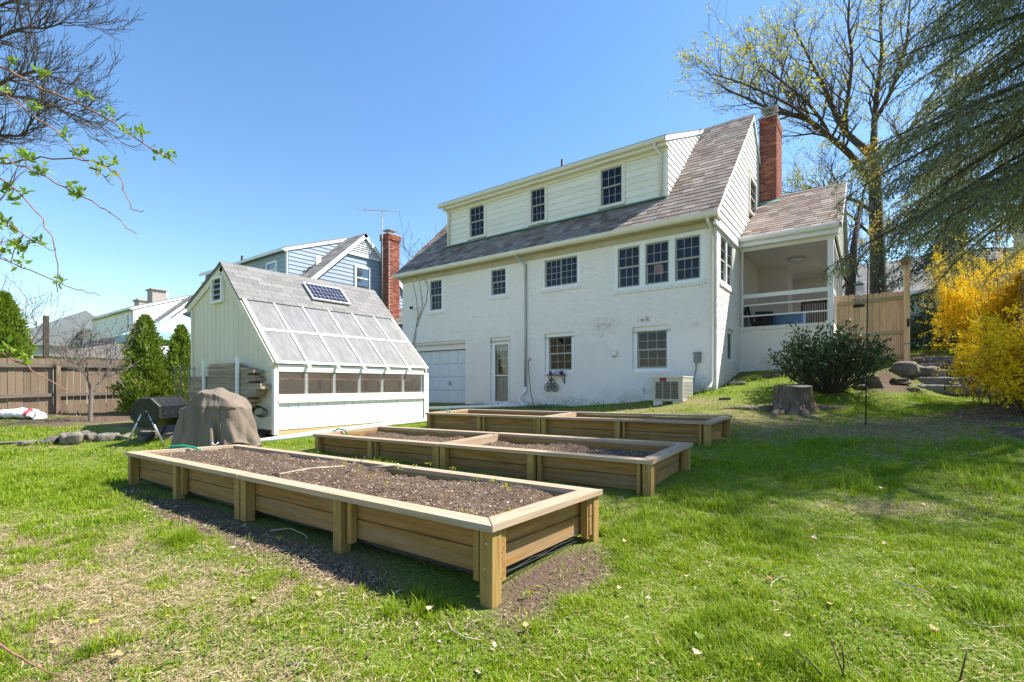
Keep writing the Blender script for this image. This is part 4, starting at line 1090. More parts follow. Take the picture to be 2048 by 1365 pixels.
# ---------------------------------------------------------------- greenhouse shed
GX0, GX1, GY0, GY1, GB = -12.27, -8.64, 4.5, 8.25, .305
GRX, GRZ, GEZ, GLX, GLZ = -10.73, 3.63, 1.55, -12.5, 2.90
gh = thing('greenhouse', ((GX0+GX1)/2, (GY0+GY1)/2, .18), 'cream shed greenhouse with slanted translucent panels and grey shingle roof', 'greenhouse')
def slope_z(x): return GEZ + (GX1 - x)*(GRZ-GEZ)/(GX1-GRX)
# gable ends: vertical groove boards, each a board of its own on the near end
def prof_top(x):
    return slope_z(x) if x > GRX else GRZ-(GRX-x)*(GRZ-GLZ)/(GRX-GLX)
nb = 18; bw = (GX1-GX0)/nb
for i in range(nb):
    a, b = GX0+i*bw, GX0+(i+1)*bw
    for (yy, y2, jt) in ((GY0, GY0+.04, .004), (GY1-.04, GY1, .004)):
        mb = MB(); a_, b_ = a+jt, b-jt
        pts = [(a_, GB), (b_, GB), (b_, prof_top(b_)-.07)]
        if a_ < GRX < b_: pts.append((GRX, GRZ-.07))
        pts.append((a_, prof_top(a_)-.07))
        mb.prism(pts, 'Y', yy, y2); mb.build('siding_board', m_t111, gh)
mb = MB(); mb.prism([(GX0+.02,GB+.01),(GX1-.02,GB+.01),(GX1-.02,GEZ-.1),(GRX,GRZ-.14),(GX0+.02,prof_top(GX0)-.1)], 'Y', GY0+.012, GY0+.036); mb.build('gable_sheathing', m_t111, gh)
mb = MB(); mb.box(GX0-.001, GY0+.04, GB, GX0+.04, GY1-.04, GLZ-.05); mb.build('rear_wall', m_t111, gh)
# rake boards on the near gable
mb = MB()
def rake(mb, x0, z0, x1, z1, y, w, th=.03):
    d = Vector((x1-x0, 0, z1-z0)); L = d.length; d.normalize(); n = Vector((-d.z, 0, d.x))
    if n.z < 0: n = -n
    mb.frame((x0, y, z0), d, n, (0,1,0), 0, -w, -th, L, 0, 0)
for (x0,z0,x1,z1) in ((GLX,GLZ-.02,GRX,GRZ-.02), (GX1+.0,GEZ-.01,GRX,GRZ-.02)):
    mb = MB(); rake(mb, x0, z0, x1, z1, GY0-.001, .14); mb.build('rake_board', m_t111, gh)
mb = MB(); mb.box(GX0, GY0-.032, GB, GX0+.09, GY0-.001, GLZ-.10); mb.build('corner_board', m_t111, gh)
mb = MB(); mb.box(GX1-.05, GY0-.032, GB-.08, GX1+.032, GY0-.001, GEZ-.14); mb.box(GX1+.001, GY0-.001, GB-.08, GX1+.032, GY0+.05, GEZ-.14); mb.build('corner_board', m_ghw, gh)
mb = MB(); mb.box(GX1+.001, GY1-.12, GB-.05, GX1+.032, GY1+.02, GEZ-.14); mb.build('corner_board', m_ghw, gh)
# long side: groove boards, sill, strip of clear panes, header
nb = 18; bw = (GY1-.12-GY0-.05)/nb
for i in range(nb):
    a = GY0+.05+i*bw
    piece('siding_board', m_ghw, GX1-.04, a+.008, GB, GX1+.0, a+bw-.008, .80, gh)
mb = MB(); mb.box(GX1-.035, GY0+.05, GB+.01, GX1-.012, GY1-.12, .79); mb.build('side_sheathing', m_ghw, gh)
mb = MB(); mb.box(GX1-.04, GY0+.05, .80, GX1+.045, GY1-.12, .86); mb.build('sill', m_ghw, gh)
mb = MB(); mb.box(GX1-.03, GY0+.05, .862, GX1+.012, GY1-.12, .955); mb.build('lower_rail', m_ghw, gh)
mb = MB(); mb.box(GX1-.03, GY0+.05, 1.375, GX1+.012, GY1-.12, GEZ-.05); mb.build('header', m_ghw, gh)
n = 6; pwid = (GY1-.12-GY0-.05)/n
for i in range(n):
    a = GY0+.05+i*pwid
    mb = MB(); mb.box(GX1-.05, a+pwid-.06, .957, GX1-.008, a+pwid, 1.373); mb.build('mullion', m_ghw, gh)
    piece('pane', m_polyclear, GX1-.006, a+.003, .957, GX1+.002, a+pwid-.003, 1.373, gh)
    for zz in (.91, 1.42):
        mb = MB(); mb.tube([(GX1+.01,a+pwid*.45,zz),(GX1+.02,a+pwid*.45,zz)], .008, 6); mb.build('bolt', m_black, gh)
# slanted glazing: rafters below, two rows of six panels above
sd = Vector((GRX-GX1, 0, GRZ-GEZ)).normalized(); sn = Vector((-sd.z, 0, sd.x)); sn = sn if sn.z > 0 else -sn
LG = math.hypot(-9.93-GX1, 2.85-GEZ); LT = math.hypot(GRX-GX1, GRZ-GEZ)
O = Vector((GX1+.04, 0, GEZ-.04))
pw = (GY1-GY0)/6
for i in range(6):
    for j in range(2):
        mb = MB(); mb.frame(O, sd, (0,1,0), sn, .03+j*LG/2, GY0+i*pw+.012, .0, .03+(j+1)*LG/2-.01, GY0+(i+1)*pw-.012, .008)
        mb.build('panel', m_poly, gh)
m_rib = M('cream_glazing_bar', [(.72,.70,.58),(.80,.78,.68)], .5, ns=4)
for i in range(7):
    y = GY0+i*pw; w = .04 if 0 < i < 6 else .07
    y = min(max(y, GY0+.035), GY1-.035)
    mb = MB(); mb.frame(O, sd, (0,1,0), sn, -.0, y-w/2, .0085, LG+.06, y+w/2, .026); mb.build('glazing_bar', m_rib if 0 < i < 6 else m_ghw, gh)
    if 0 < i < 6:
        mb = MB(); mb.frame(O, sd, (0,1,0), sn, .02, y-.019, -.10, LT-.05, y+.019, -.004); mb.build('rafter', m_ghw, gh)
        mb = MB(); mb.frame(O, sd, (0,1,0), sn, -.09, y-.03, .002, -.001, y+.03, .02); mb.build('bar_tab', m_rib, gh)
for s in (.035, .03+LG/2):
    for i in range(6):
        mb = MB(); a = GY0+i*pw+(.025 if i else .08); b = GY0+(i+1)*pw-(.025 if i < 5 else .08)
        mb.frame(O, sd, (0,1,0), sn, s-.03, a, .0085, s+.03, b, .022); mb.build('cross_bar', m_ghw, gh)
        mb = MB(); c = O+sd*s+sn*.022+Vector((0,(a+b)/2,0)); mb.tube([c, c+sn*.004], .007, 6); mb.build('bolt', m_lead, gh)
# shingled roof
mb = MB(); x1, z1 = GX1+.04+sd.x*(LG+.02), GEZ-.04+sd.z*(LG+.02)
q0 = O+sd*(LG+.02); q1 = Vector((GRX, 0, GRZ)); q2 = Vector((GLX-.05, 0, GLZ-.02))
def slab(mb, a, b, y0, y1, th):
    d = (b-a).normalized(); n = Vector((-d.z,0,d.x)); n = n if n.z > 0 else -n
    mb.frame((a.x, 0, a.z), d, (0,1,0), n, 0, y0, -th, (b-a).length, y1, .012)
slab(mb, q0, q1, GY0-.05, GY1+.05, .02); slab(mb, q2, q1, GY0-.05, GY1+.05, .02)
groof = mb.build('roof', m_shingle, gh)
L = (q1-q0).length; ex = .145; r = 0
d = (q1-q0).normalized(); n_ = Vector((-d.z,0,d.x)); n_ = n_ if n_.z > 0 else -n_
while r*ex < L-.06:
    y = GY0-.06 - (.15 if r % 2 else 0) - .02*rnd.random()
    while y < GY1+.06:
        a, b = max(y, GY0-.06), min(y+.30, GY1+.06); y += .30
        if b-a < .03: continue
        mb = MB(); til = R(1.2); d2 = (d*math.cos(til)-n_*math.sin(til)); nn2 = (n_*math.cos(til)+d*math.sin(til))
        mb.frame(q0+n_*.024+d*(r*ex-.02), d2, (0,1,0), nn2, 0, a+.004, -.006, min(ex*1.5, L-r*ex), b-.004, .004)
        mb.build('shingle', m_shingle, groof)
    r += 1
stf = MB(); L2 = (q1-q2).length; d3 = (q1-q2).normalized(); n3 = Vector((-d3.z,0,d3.x)); n3 = n3 if n3.z > 0 else -n3
for r in range(int(L2/ex)):
    stf.frame(q2+n3*.02+d3*(r*ex), d3, (0,1,0), n3, 0, GY0-.06, -.004, ex*1.2, GY1+.06, .006)
tag(stf.build('rear_shingles', m_shingle, groof), kind='stuff')
y = GY0-.06
while y < GY1+.05:
    b = min(y+.26, GY1+.06)
    mb = MB(); mb.frame(q1+Vector((0,0,.045)), d, (0,1,0), n_, -.15, y+.002, -.012, .004, b-.002, -.002); mb.frame(q1+Vector((0,0,.045)), d3, (0,1,0), n3, -.15, y+.002, -.012, .004, b-.002, -.002)
    mb.build('ridge_cap', m_shingle, groof); y += .26
# louvred vent
vx0, vx1, vz0, vz1 = -11.16, -10.66, 2.83, 3.38
mb = MB(); yv = GY0-.035
mb.box(vx0, yv-.03, vz0, vx0+.05, yv+.034, vz1); mb.box(vx1-.05, yv-.03, vz0, vx1, yv+.034, vz1); mb.box(vx0+.05, yv-.03, vz0, vx1-.05, yv+.034, vz0+.05); mb.box(vx0+.05, yv-.03, vz1-.05, vx1-.05, yv+.034, vz1)
vent = mb.build('louvre_vent', m_ghw, gh)
mb = MB(); mb.box(vx0+.05, yv+.02, vz0+.05, vx1-.05, yv+.033, vz1-.05); mb.build('vent_back', m_dark, vent)
for k in range(4):
    z = vz0+.06+k*.112
    mb = MB(); mb.frame((0,yv,z), (1,0,0), (0,-.55,-.83), (0,-.83,.55), vx0+.052, -.10, -.004, vx1-.052, .02, .004); mb.build('slat', m_steel, vent)
# floor frame, posts and staging inside
m_skid = wood('yellow_skid_timber', [(.46,.30,.14),(.60,.43,.24)], 'Y', rval=.1)
for xx in (GX0+.05, GX1-.10):
    for k in range(2): piece('skid', m_skid, xx, GY0+.02, .10+k*.1, xx+.09, GY1-.02, .198+k*.105, gh)
mb = MB(); mb.box(GX0+.15, GY0+.1, .2, GX1-.12, GY1-.1, .3); mb.build('floor', m_skid, gh)
mb = MB(); mb.box(GX0+.05, GY0+.003, .08, GX1-.35, GY0+.018, GB-.002); mb.build('skirt', m_black, gh)
m_red = M('red_brown_staging', [(.38,.16,.09),(.52,.26,.16)], .8, scale=(20,1.5,20), ns=1.5)
for zz in (.62, .95, 1.22):
    piece('staging_shelf', m_red, GX1-.75, GY0+.12, zz, GX1-.25, GY1-.15, zz+.05, gh)
for yy in (GY0+.15, GY0+1.3, GY0+2.5, GY1-.25):
    piece('staging_leg', m_red, GX1-.30, yy, .3, GX1-.24, yy+.06, 1.22, gh); piece('staging_leg', m_red, GX1-.76, yy, .3, GX1-.70, yy+.06, 1.22, gh)
piece('back_bench', m_red, GX0+.1, GY0+.12, .9, GX0+.7, GY1-.15, .96, gh)
m_terra = M('terracotta', [(.45,.19,.09),(.55,.26,.14)], .85)
for k, (yy, zz) in enumerate(((GY0+1.55,1.0),(GY0+2.2,.67),(GY0+2.75,1.0),(GY0+.6,1.0))):
    if k == 3: continue
    pot = thing('flower_pot', (GX1-.45, yy, zz), ['terracotta pot on a greenhouse shelf behind the third clear pane', 'terracotta pot on the low greenhouse shelf', 'terracotta pot on a greenhouse shelf towards the far end'][k], 'pot', 'pots inside the greenhouse')
    mb = MB(); mb.tube([(GX1-.45,yy,zz),(GX1-.45,yy,zz+.13),(GX1-.45,yy,zz+.13),(GX1-.45,yy,zz+.16)], [.06,.085,.095,.095], 12); mb.build('pot', m_terra, pot)
    if k == 0:
        c = np.array([GX1-.45, yy, zz+.2]) + rng.normal(0, .06, (120, 3)); A = rng.normal(0, .03, (120, 3)); B = rng.normal(0, .015, (120, 3))
        np_mesh('leaves', np.stack([c, c+A*.5+B, c+A, c+A*.5-B], 1).reshape(-1, 3), np.arange(480).reshape(-1, 4), m_weed, pot)
# solar panel lying on the roof
sp = thing('solar_panel', (-10.3, 6.6, 3.2), 'small blue solar panel with white frame on the greenhouse roof', 'solar panel')
o = O + sd*0
def SP(s0, y0, n0, s1, y1, n1, mat, name, parent):
    mb = MB(); mb.frame(O, sd, (0,1,0), sn, s0, y0, n0, s1, y1, n1); return mb.build(name, mat, parent)
s0 = (3.06-GEZ)/sd.z; s1 = s0+.58; y0, y1 = 6.12, 7.08
m_cell = M('solar_cell', [(.005,.007,.022),(.012,.016,.045)], .25, ns=9, spec=.6, rval=.25)
SP(s0, y0, .065, s1, y1, .085, m_white, 'back_sheet', sp)
for (a, b, c, d_) in ((s0-.012,y0-.012,s0+.012,y1+.012),(s1-.012,y0-.012,s1+.012,y1+.012),(s0+.012,y0-.012,s1-.012,y0+.012),(s0+.012,y1-.012,s1-.012,y1+.012)): SP(a, b, .055, c, d_, .095, m_white, 'frame', sp)
nc, nr = 9, 4; cw = (y1-y0-.04)/nc; ch = (s1-s0-.04)/nr
for i in range(nc):
    for j in range(nr): SP(s0+.02+j*ch+.004, y0+.02+i*cw+.004, .0855, s0+.02+(j+1)*ch-.004, y0+.02+(i+1)*cw-.004, .088, m_cell, 'cell', sp)
for yy in (y0+.2, y1-.25): SP(s0+.03, yy, .018, s0+.07, yy+.06, .065, m_lead, 'bracket', sp); SP(s1-.1, yy, .018, s1-.06, yy+.06, .065, m_lead, 'bracket', sp)

# ---------------------------------------------------------------- lumber rack on the gable
m_lum = wood('stacked_lumber', [(.22,.165,.11),(.33,.255,.175),(.43,.345,.245)], 'X', rval=.22)
m_lend = M('lumber_end_grain', [(.08,.07,.06),(.15,.13,.11)], .9, ns=20)
rack = thing('lumber_rack', (-9.9, GY0-.2, .78), 'pair of white upright rack posts holding planks on the greenhouse end', 'rack')
yw = GY0-.034
for xx in (ptY(413, 760, GY0-.2).x, ptY(480, 760, GY0-.2).x):
    mb = MB(); mb.box(xx-.035, yw-.235, .72, xx+.035, yw-.195, 1.66); mb.build('upright', m_ghw, rack)
    mb = MB(); mb.box(xx-.03, yw-.195, .72, xx+.03, yw-.001, .76); mb.build('arm', m_ghw, rack)
ends = [(-11.85,-9.25),(-11.8,-9.15),(-11.9,-9.18),(-11.85,-8.98),(-11.8,-8.95),(-11.83,-8.92),(-11.88,-8.72),(-11.8,-8.80),(-11.86,-9.2),(-11.8,-8.93),(-11.84,-9.0),(-10.9,-9.22),(-10.95,-9.02),(-10.9,-9.28),(-10.92,-9.6),(-10.9,-9.85)]
z = .762
for i, (a, b) in enumerate(ends):
    h = .045+.012*(i % 3 == 0)
    mb = MB(); mb.box(a+rnd.uniform(-.05,.05), yw-.19+rnd.uniform(0,.02), z, b+rnd.uniform(-.06,.06), yw-.01, z+h-.003)
    wh = ['lowest', 'second lowest', 'third lowest', 'fourth lowest', 'fifth lowest', 'sixth lowest', 'seventh lowest', 'eighth lowest', 'eighth highest', 'seventh highest', 'sixth highest', 'fifth highest', 'fourth highest', 'third highest', 'second highest', 'topmost'][i]
    o = mb.build('lumber_board', m_lum, None, origin=((a+b)/2, yw-.1, z)); tag(o, f'{wh} board in the lumber stack on the greenhouse end', 'board', 'boards stacked in the lumber rack')
    z += h
# leaning wire cages at the far left of the gable
m_wire = M('dull_wire', [(.20,.20,.20),(.3,.3,.3)], .5, metal=.5)
mb = MB(); cx, cy = -11.98, 4.25; zb = g(cx, cy)
for k in range(8):
    a = k*math.pi/4; mb.tube([(cx+.13*math.cos(a), cy+.13*math.sin(a), zb-.05), (cx+.2*math.cos(a), cy+.2*math.sin(a), zb+1.35)], .004, 4)
for j in range(7):
    h = .15+j*.19; r = .13+.07*h/1.35
    mb.tube([(cx+r*math.cos(a*math.pi/8), cy+r*math.sin(a*math.pi/8), zb+h) for a in range(17)], .004, 4)
o = mb.build('tomato_cage', m_wire, None, origin=(cx, cy, zb)); tag(o, 'tall wire tomato cage beside the far corner of the greenhouse end', 'wire cage')
# coil of wire hung under the boards
mb = MB(); c = Vector((-9.05, GY0-.09, .66))
for k in range(5):
    mb.tube([c+Vector(((.2+.015*k)*math.cos(a*math.pi/10), -.02+.015*k, .09*math.sin(a*math.pi/10)-.01*k)) for a in range(21)], .006, 5, caps=False)
o = mb.build('wire_coil', m_black, None, origin=c); tag(o, 'dark coil of wire hanging below the lumber stack', 'wire coil')

# ---------------------------------------------------------------- compost tumbler
m_plas = M('black_plastic', [(.008,.009,.012),(.016,.018,.024)], .42, ns=12, spec=.5)
m_plasend = M('green_black_plastic', [(.02,.021,.012),(.032,.033,.02)], .5, ns=10)
base = ground_at(292, 8.1)
ct = thing('compost_tumbler', base, 'black faceted compost tumbler on metal legs beside the covered grill', 'compost bin')
axd = Vector((-.45, .89, 0)).normalized(); axd = Vector((-.62, .78, 0)).normalized(); sdv = Vector((axd.y, -axd.x, 0))
c0 = base + Vector((0, 0, .57))
Lc, rc = .76, .275
prof = [(rc*math.cos(R(22.5+45*k)), rc*math.sin(R(22.5+45*k))*.98) for k in range(8)]
mb = MB(); e0 = [c0 + sdv*x + Vector((0,0,z)) for x, z in prof]; e1 = [p+axd*Lc for p in e0]
i0 = [c0 + (p-c0)*.93 - axd*.03 for p in e0]
mb.add(e0+e1, [(k, (k+1)%8, (k+1)%8+8, k+8) for k in range(8)] + [tuple(range(8, 16))])
mb.build('drum', m_plas, ct)
mb = MB(); mb.add(e0+i0, [((k+1)%8, k, k+8, (k+1)%8+8) for k in range(8)] + [tuple(reversed(range(8, 16)))]); endp = mb.build('drum_end', m_plasend, ct)
for k in range(8):      # slots in the end plate
    a = R(45*k); rr = .19
    p = c0 - axd*.033 + sdv*(rr*math.cos(a)) + Vector((0,0,rr*math.sin(a)))
    t_ = (sdv*-math.sin(a) + Vector((0,0,math.cos(a)))); r_ = sdv*math.cos(a)+Vector((0,0,math.sin(a)))
    mb = MB(); mb.frame(p, t_, r_, -axd, -.045, -.012, 0, .045, .012, .004); mb.build('slot', m_black, endp)
mb = MB(); mb.tube([c0-axd*.03, c0-axd*.06], .05, 12); mb.build('hub', m_plas, ct)
for f_ in (0, 1, 7, 2):   # raised grips along each facet
    a, b = e0[f_], e0[(f_+1)%8]; mid = (a+b)/2; fd = (b-a).normalized(); fn = fd.cross(axd); fn = fn if fn.dot(mid-c0) > 0 else -fn
    for k in range(4):
        p = mid+axd*(.10+k*.18); mb = MB(); mb.frame(p, (axd*.5+fd).normalized(), axd, fn, -.055, -.025, 0, .055, .025, .006); mb.build('grip', m_black, ct)
for s in (-.02, Lc+.02):
    top = c0 + axd*s + Vector((0,0,.03))
    for sg in (-1, 1):
        ft = base + axd*s + sdv*(sg*.33); ft.z = g(ft.x, ft.y)-.02
        mb = MB(); mb.tube([top+sdv*(sg*.03), ft], .017, 8); mb.build('leg', m_steel if s < 0 else m_black, ct)
# ---------------------------------------------------------------- covered grill
m_cover = M('taupe_grill_cover', [(.15,.118,.088),(.215,.172,.135)], .85, scale=(1,1,.45), ns=3, bump=.9, bscale=6, bdist=.05)
gb_ = ground_at(432, 7.75)
gr = thing('covered_grill', gb_, 'barbecue grill under a taupe draped cover in front of the greenhouse', 'grill')
rx, ry = Vector((CS, SN, 0)), Vector((-SN, CS, 0))
nA, nH = 128, 40
V = []
def sm(a, b, x):
    t = min(1, max(0, (x-a)/(b-a))); return t*t*(3-2*t)
def roof_h(x):          # silhouette of what is under the cloth: side shelf on the left, tall hood, short shelf right
    return .60 + .12*sm(-.62, -.28, x) + .24*sm(-.34, -.08, x) - .10*sm(.10, .30, x) - .16*sm(.30, .52, x)
for j in range(nH+1):
    h = j/nH
    for i in range(nA):
        a = 2*math.pi*i/nA; ca, sa = math.cos(a), math.sin(a)
        e = 4.0; rr = (abs(ca/.50)**e + abs(sa/.29)**e)**(-1/e)
        side = min(1, h/.72); top = max(0, (h-.72)/.28)
        shrink = 1-top**1.25
        x, y = rr*ca*shrink, rr*sa*shrink
        fl = (1-side)**1.4
        fold = (.085*(abs(math.sin(a*4+.6+.8*side))-.55)+.055*(abs(math.sin(a*6.5+.4-1.3*side))-.5)+.02*math.sin(a*21+side*4))*(.18+.95*fl)
        fold += .05*(abs(math.sin(a*5+side*5))-.5)*side*(1-side)*2
        k = 1+.17*fl
        x, y = x*k+ca*fold*(1-top), y*k+sa*fold*(1-top)
        H_ = roof_h(x)
        z = H_*side*.93 + top*H_*.07 + .012*math.sin(x*19+y*11)*side + .02*math.sin(x*9-y*14)*top
        # slack hem gathered up at the right front
        if side < .25 and y < 0 and x > 0: z += .09*(1-side/.25)*sm(.0, .35, x)
        if side < .1: z += .02*(1+math.sin(a*9))*(1-side/.1)
        # a loose ledge of cloth hangs over the hood's front lip
        if y < -.05 and .42 < z < .82 and -.1 < x < .55: y -= .055*math.sin(math.pi*(z-.42)/.40)**2*(1 if z > .66 else .35)
        V.append(gb_ + rx*x + ry*y + Vector((0,0,max(z, .0)+.025)))
Fc = []
for j in range(nH):
    for i in range(nA): Fc.append((j*nA+i, j*nA+(i+1)%nA, (j+1)*nA+(i+1)%nA, (j+1)*nA+i))
Fc.append(tuple(nH*nA+i for i in range(nA)))
mb = MB(); mb.add(V, Fc, True); mb.build('cover', m_cover, gr)
mb = MB(); mb.tube([V[i] for i in range(nA)]+[V[0]], .009, 5, caps=False); mb.build('hem', m_cover, gr)
mb = MB(); mb.tube([V[j*nA+int(nA*.86)]+ry*-.004 for j in range(2, nH-6)], .006, 5); mb.build('seam', m_cover, gr)
mb = MB(); mb.tube([V[j*nA+int(nA*.62)]+ry*-.004 for j in range(2, nH-6)], .006, 5); mb.build('seam', m_cover, gr)
mb = MB()
for (x, y) in ((-.45,-.2),(.45,-.2),(-.45,.2),(.45,.2)): p = gb_+rx*x+ry*y; mb = MB(); mb.tube([(p.x,p.y,g(p.x,p.y)-.01),(p.x,p.y,gb_.z+.6)], .018, 6); mb.build('leg', m_black, gr)
for sg in (1,):
    for x in (.25, .5):
        c = gb_+rx*x+ry*-.38; c.z = g(c.x, c.y)+.075; mb = MB(); mb.tube([c-ry*.025, c+ry*.025], .085, 14); mb.build('wheel', m_black, gr)
mb = MB(); c = gb_+rx*.27+ry*-.46+Vector((0,0,.13))
for k in range(4): mb.tube([c, c+rx*(-.05+.035*k)+Vector((0,0,-.12))], .004, 4)
mb.tube([c-rx*.05+Vector((0,0,.04)), c, c+rx*.05+Vector((0,0,.045))], .008, 5); mb.build('tie_cord', m_white, gr)
# ---------------------------------------------------------------- pipes on the ground by the greenhouse
mb = MB(); a = ptY(515, 882, 4.18); za = g(-8.8, 4.15)+.05
mb.tube([(-9.15,4.1,za),(-8.45,4.02,za-.005)], .048, 12); o = mb.build('drain_pipe', m_white, None, origin=(-8.8,4.1,za)); tag(o, 'short white plastic pipe end lying at the greenhouse corner', 'pipe')
mb = MB(); mb.tube([(-8.35,3.95,g(-8.35,3.95)+.045),(-8.3,5.2,g(-8.3,5.2)+.05),(-8.32,7.0,g(-8.32,7)+.05),(-8.34,8.6,g(-8.34,8.6)+.05)], .05, 12); o = mb.build('drain_pipe', m_white, None, origin=(-8.33,6,g(-8.33,6))); tag(o, 'long white pipe on the grass along the greenhouse side', 'pipe')
# ---------------------------------------------------------------- small things on and by the house
def yfp(u, v, d=.0): return ptY(u, v, YF-d)
# air conditioner
ac_c = Vector((-3.45, 11.36, .74)); acz = .76
ac = thing('air_conditioner', (-3.85, 11.75, g(-3.85, 11.75)), 'beige air conditioning condenser with red badge beside the white wall', 'air conditioner')
m_ac = M('beige_enamel', [(.42,.39,.31),(.48,.45,.36)], .45, ns=5)
m_ac2 = M('pale_enamel', [(.56,.55,.49),(.62,.61,.55)], .45, ns=5)
ax0, ax1, ay0, ay1, az0, az1 = -4.17, -3.45, 11.36, 12.18, .765, 1.30
mb = MB(); mb.box(ax0, ay0, az0, ax1, ay1, az1); mb.build('cabinet', m_ac, ac)
mb = MB(); mb.box(ax0-.012, ay0-.012, az1, ax1+.012, ay1+.012, az1+.03); mb.build('lid', m_ac2, ac)
mb = MB(); mb.box(ax0-.01, ay0-.01, az0-.03, ax1+.01, ay1+.01, az0); mb.build('base_pan', m_ac, ac)
m_grille = M('dark_grille', [(.05,.05,.045),(.08,.08,.075)], .6, scale=(1,1,60), ns=2)
for k in range(3):
    x = ax0+.08+k*.185
    mb = MB(); mb.box(x, ay0-.006, az0+.03, x+.165, ay0-.001, az0+.43); gq = mb.build('coil_grille', m_grille, ac)
    for j in range(9): piece('louvre', m_ac, x+.004, ay0-.012, az0+.05+j*.042, x+.161, ay0-.0065, az0+.056+j*.042, gq)
for k in range(4):
    y = ay0+.06+k*.18
    mb = MB(); mb.box(ax1+.001, y, az0+.04, ax1+.005, y+.15, az0+.44); sg = mb.build('side_grille', m_ac2, ac)
    for j in range(12): piece('slot', m_grille, ax1+.0055, y+.01, az0+.055+j*.032, ax1+.008, y+.14, az0+.07+j*.032, sg)
m_badge = M('black_badge', [(.02,.02,.02),(.03,.03,.03)], .4); m_badger = M('red_badge', [(.55,.02,.05),(.62,.03,.07)], .4)
mb = MB(); mb.box(ax0+.18, ay0-.006, az1-.095, ax0+.34, ay0-.001, az1-.005); bd = mb.build('badge', m_badge, ac)
bl = MB()
for i, (dx, dz, w, h) in enumerate(((.03,.03,.03,.035),(.066,.03,.024,.045),(.096,.03,.024,.03),(.124,.028,.018,.03),(.03,.018,.11,.007),(.05,.068,.06,.007))): bl.box(ax0+.18+dx, ay0-.0085, az1-.095+dz, ax0+.18+dx+w-.006, ay0-.0065, az1-.095+dz+h)
tag(bl.build('badge_lettering', m_badger, bd), kind='stuff')
for (x, y) in ((ax0+.02, ay0+.02), (ax1-.24, ay0+.02), (ax0+.02, ay1-.2), (ax1-.24, ay1-.2)):
    mb = MB(); mb.box(x, y, g(x,y)-.1, x+.22, y+.18, az0-.03); mb.build('block', m_parge, ac)
# electric disconnect box with conduit
b = yfp(1395.5, 716); bx = b.x
eb = thing('disconnect_box', (bx, YF-.06, 1.75), 'grey electrical disconnect box with conduit on the white wall', 'electrical box')
m_ebox = M('grey_enamel', [(.16,.19,.20),(.20,.23,.24)], .5)
mb = MB(); mb.box(bx-.075, YF-.10, 1.68, bx+.075, YF-.002, 1.93); mb.build('box', m_ebox, eb)
mb = MB(); mb.box(bx-.085, YF-.115, 1.905, bx+.085, YF-.002, 1.945); mb.build('hood', m_ebox, eb)
mb = MB(); mb.tube([(bx-.03,YF-.05,1.68),(bx-.03,YF-.05,1.5),(bx-.07,YF-.07,1.3),(bx-.08,YF-.16,1.15),(bx-.08,YF-.42,1.08)], .014, 8); mb.build('conduit', m_ebox, eb)
# dryer vent
b = yfp(1230, 707)
dv = thing('dryer_vent', (b.x, YF-.03, b.z), 'small square wall vent with round outlet on the white wall', 'vent')
mb = MB(); mb.box(b.x-.09, YF-.03, b.z-.09, b.x+.09, YF-.001, b.z+.09); mb.build('plate', m_trim, dv)
mb = MB(); mb.tube([(b.x+.01,YF-.03,b.z+.01),(b.x+.01,YF-.085,b.z+.005)], [.065,.06], 16); mb.build('outlet', m_white, dv)
mb = MB(); mb.box(b.x-.07, YF-.05, b.z-.10, b.x+.06, YF-.031, b.z-.075); mb.build('drip_edge', m_lead, dv)
# hose bib and hanging black hose
b = yfp(1062.5, 720)
hb = thing('hose_bib', (b.x, YF-.05, b.z), 'outdoor tap on the white wall with a thin black hose', 'tap')
mb = MB(); mb.tube([(b.x,YF,b.z),(b.x,YF-.12,b.z-.01)], .014, 8); mb.tube([(b.x,YF-.09,b.z),(b.x,YF-.09,b.z+.05)], .008, 6); mb.tube([(b.x-.03,YF-.09,b.z+.05),(b.x+.03,YF-.09,b.z+.05)], .01, 6); mb.build('tap', m_lead, hb)
gz_ = g(b.x+.35, YF-.35)
mb = MB(); mb.tube([(b.x,YF-.12,b.z-.01),(b.x-.01,YF-.14,b.z-.12),(b.x,YF-.12,b.z-.5),(b.x+.06,YF-.12,b.z-1.0),(b.x+.17,YF-.16,gz_+.12),(b.x+.3,YF-.28,gz_+.03)], .011, 7); mb.build('hose', m_black, hb)
hose([(b.x-.32,YF-.12,.62),(b.x-.34,YF-.13,.50),(b.x-.2,YF-.2,.47),(b.x+.3,YF-.36,.475),(b.x+.8,YF-.3,.50),(b.x+1.3,YF-.22,.515),(b.x+.9,YF-.15,.52),(b.x+.4,YF-.2,.50)], 'dark green garden hose lying along the foot of the white wall', .013)
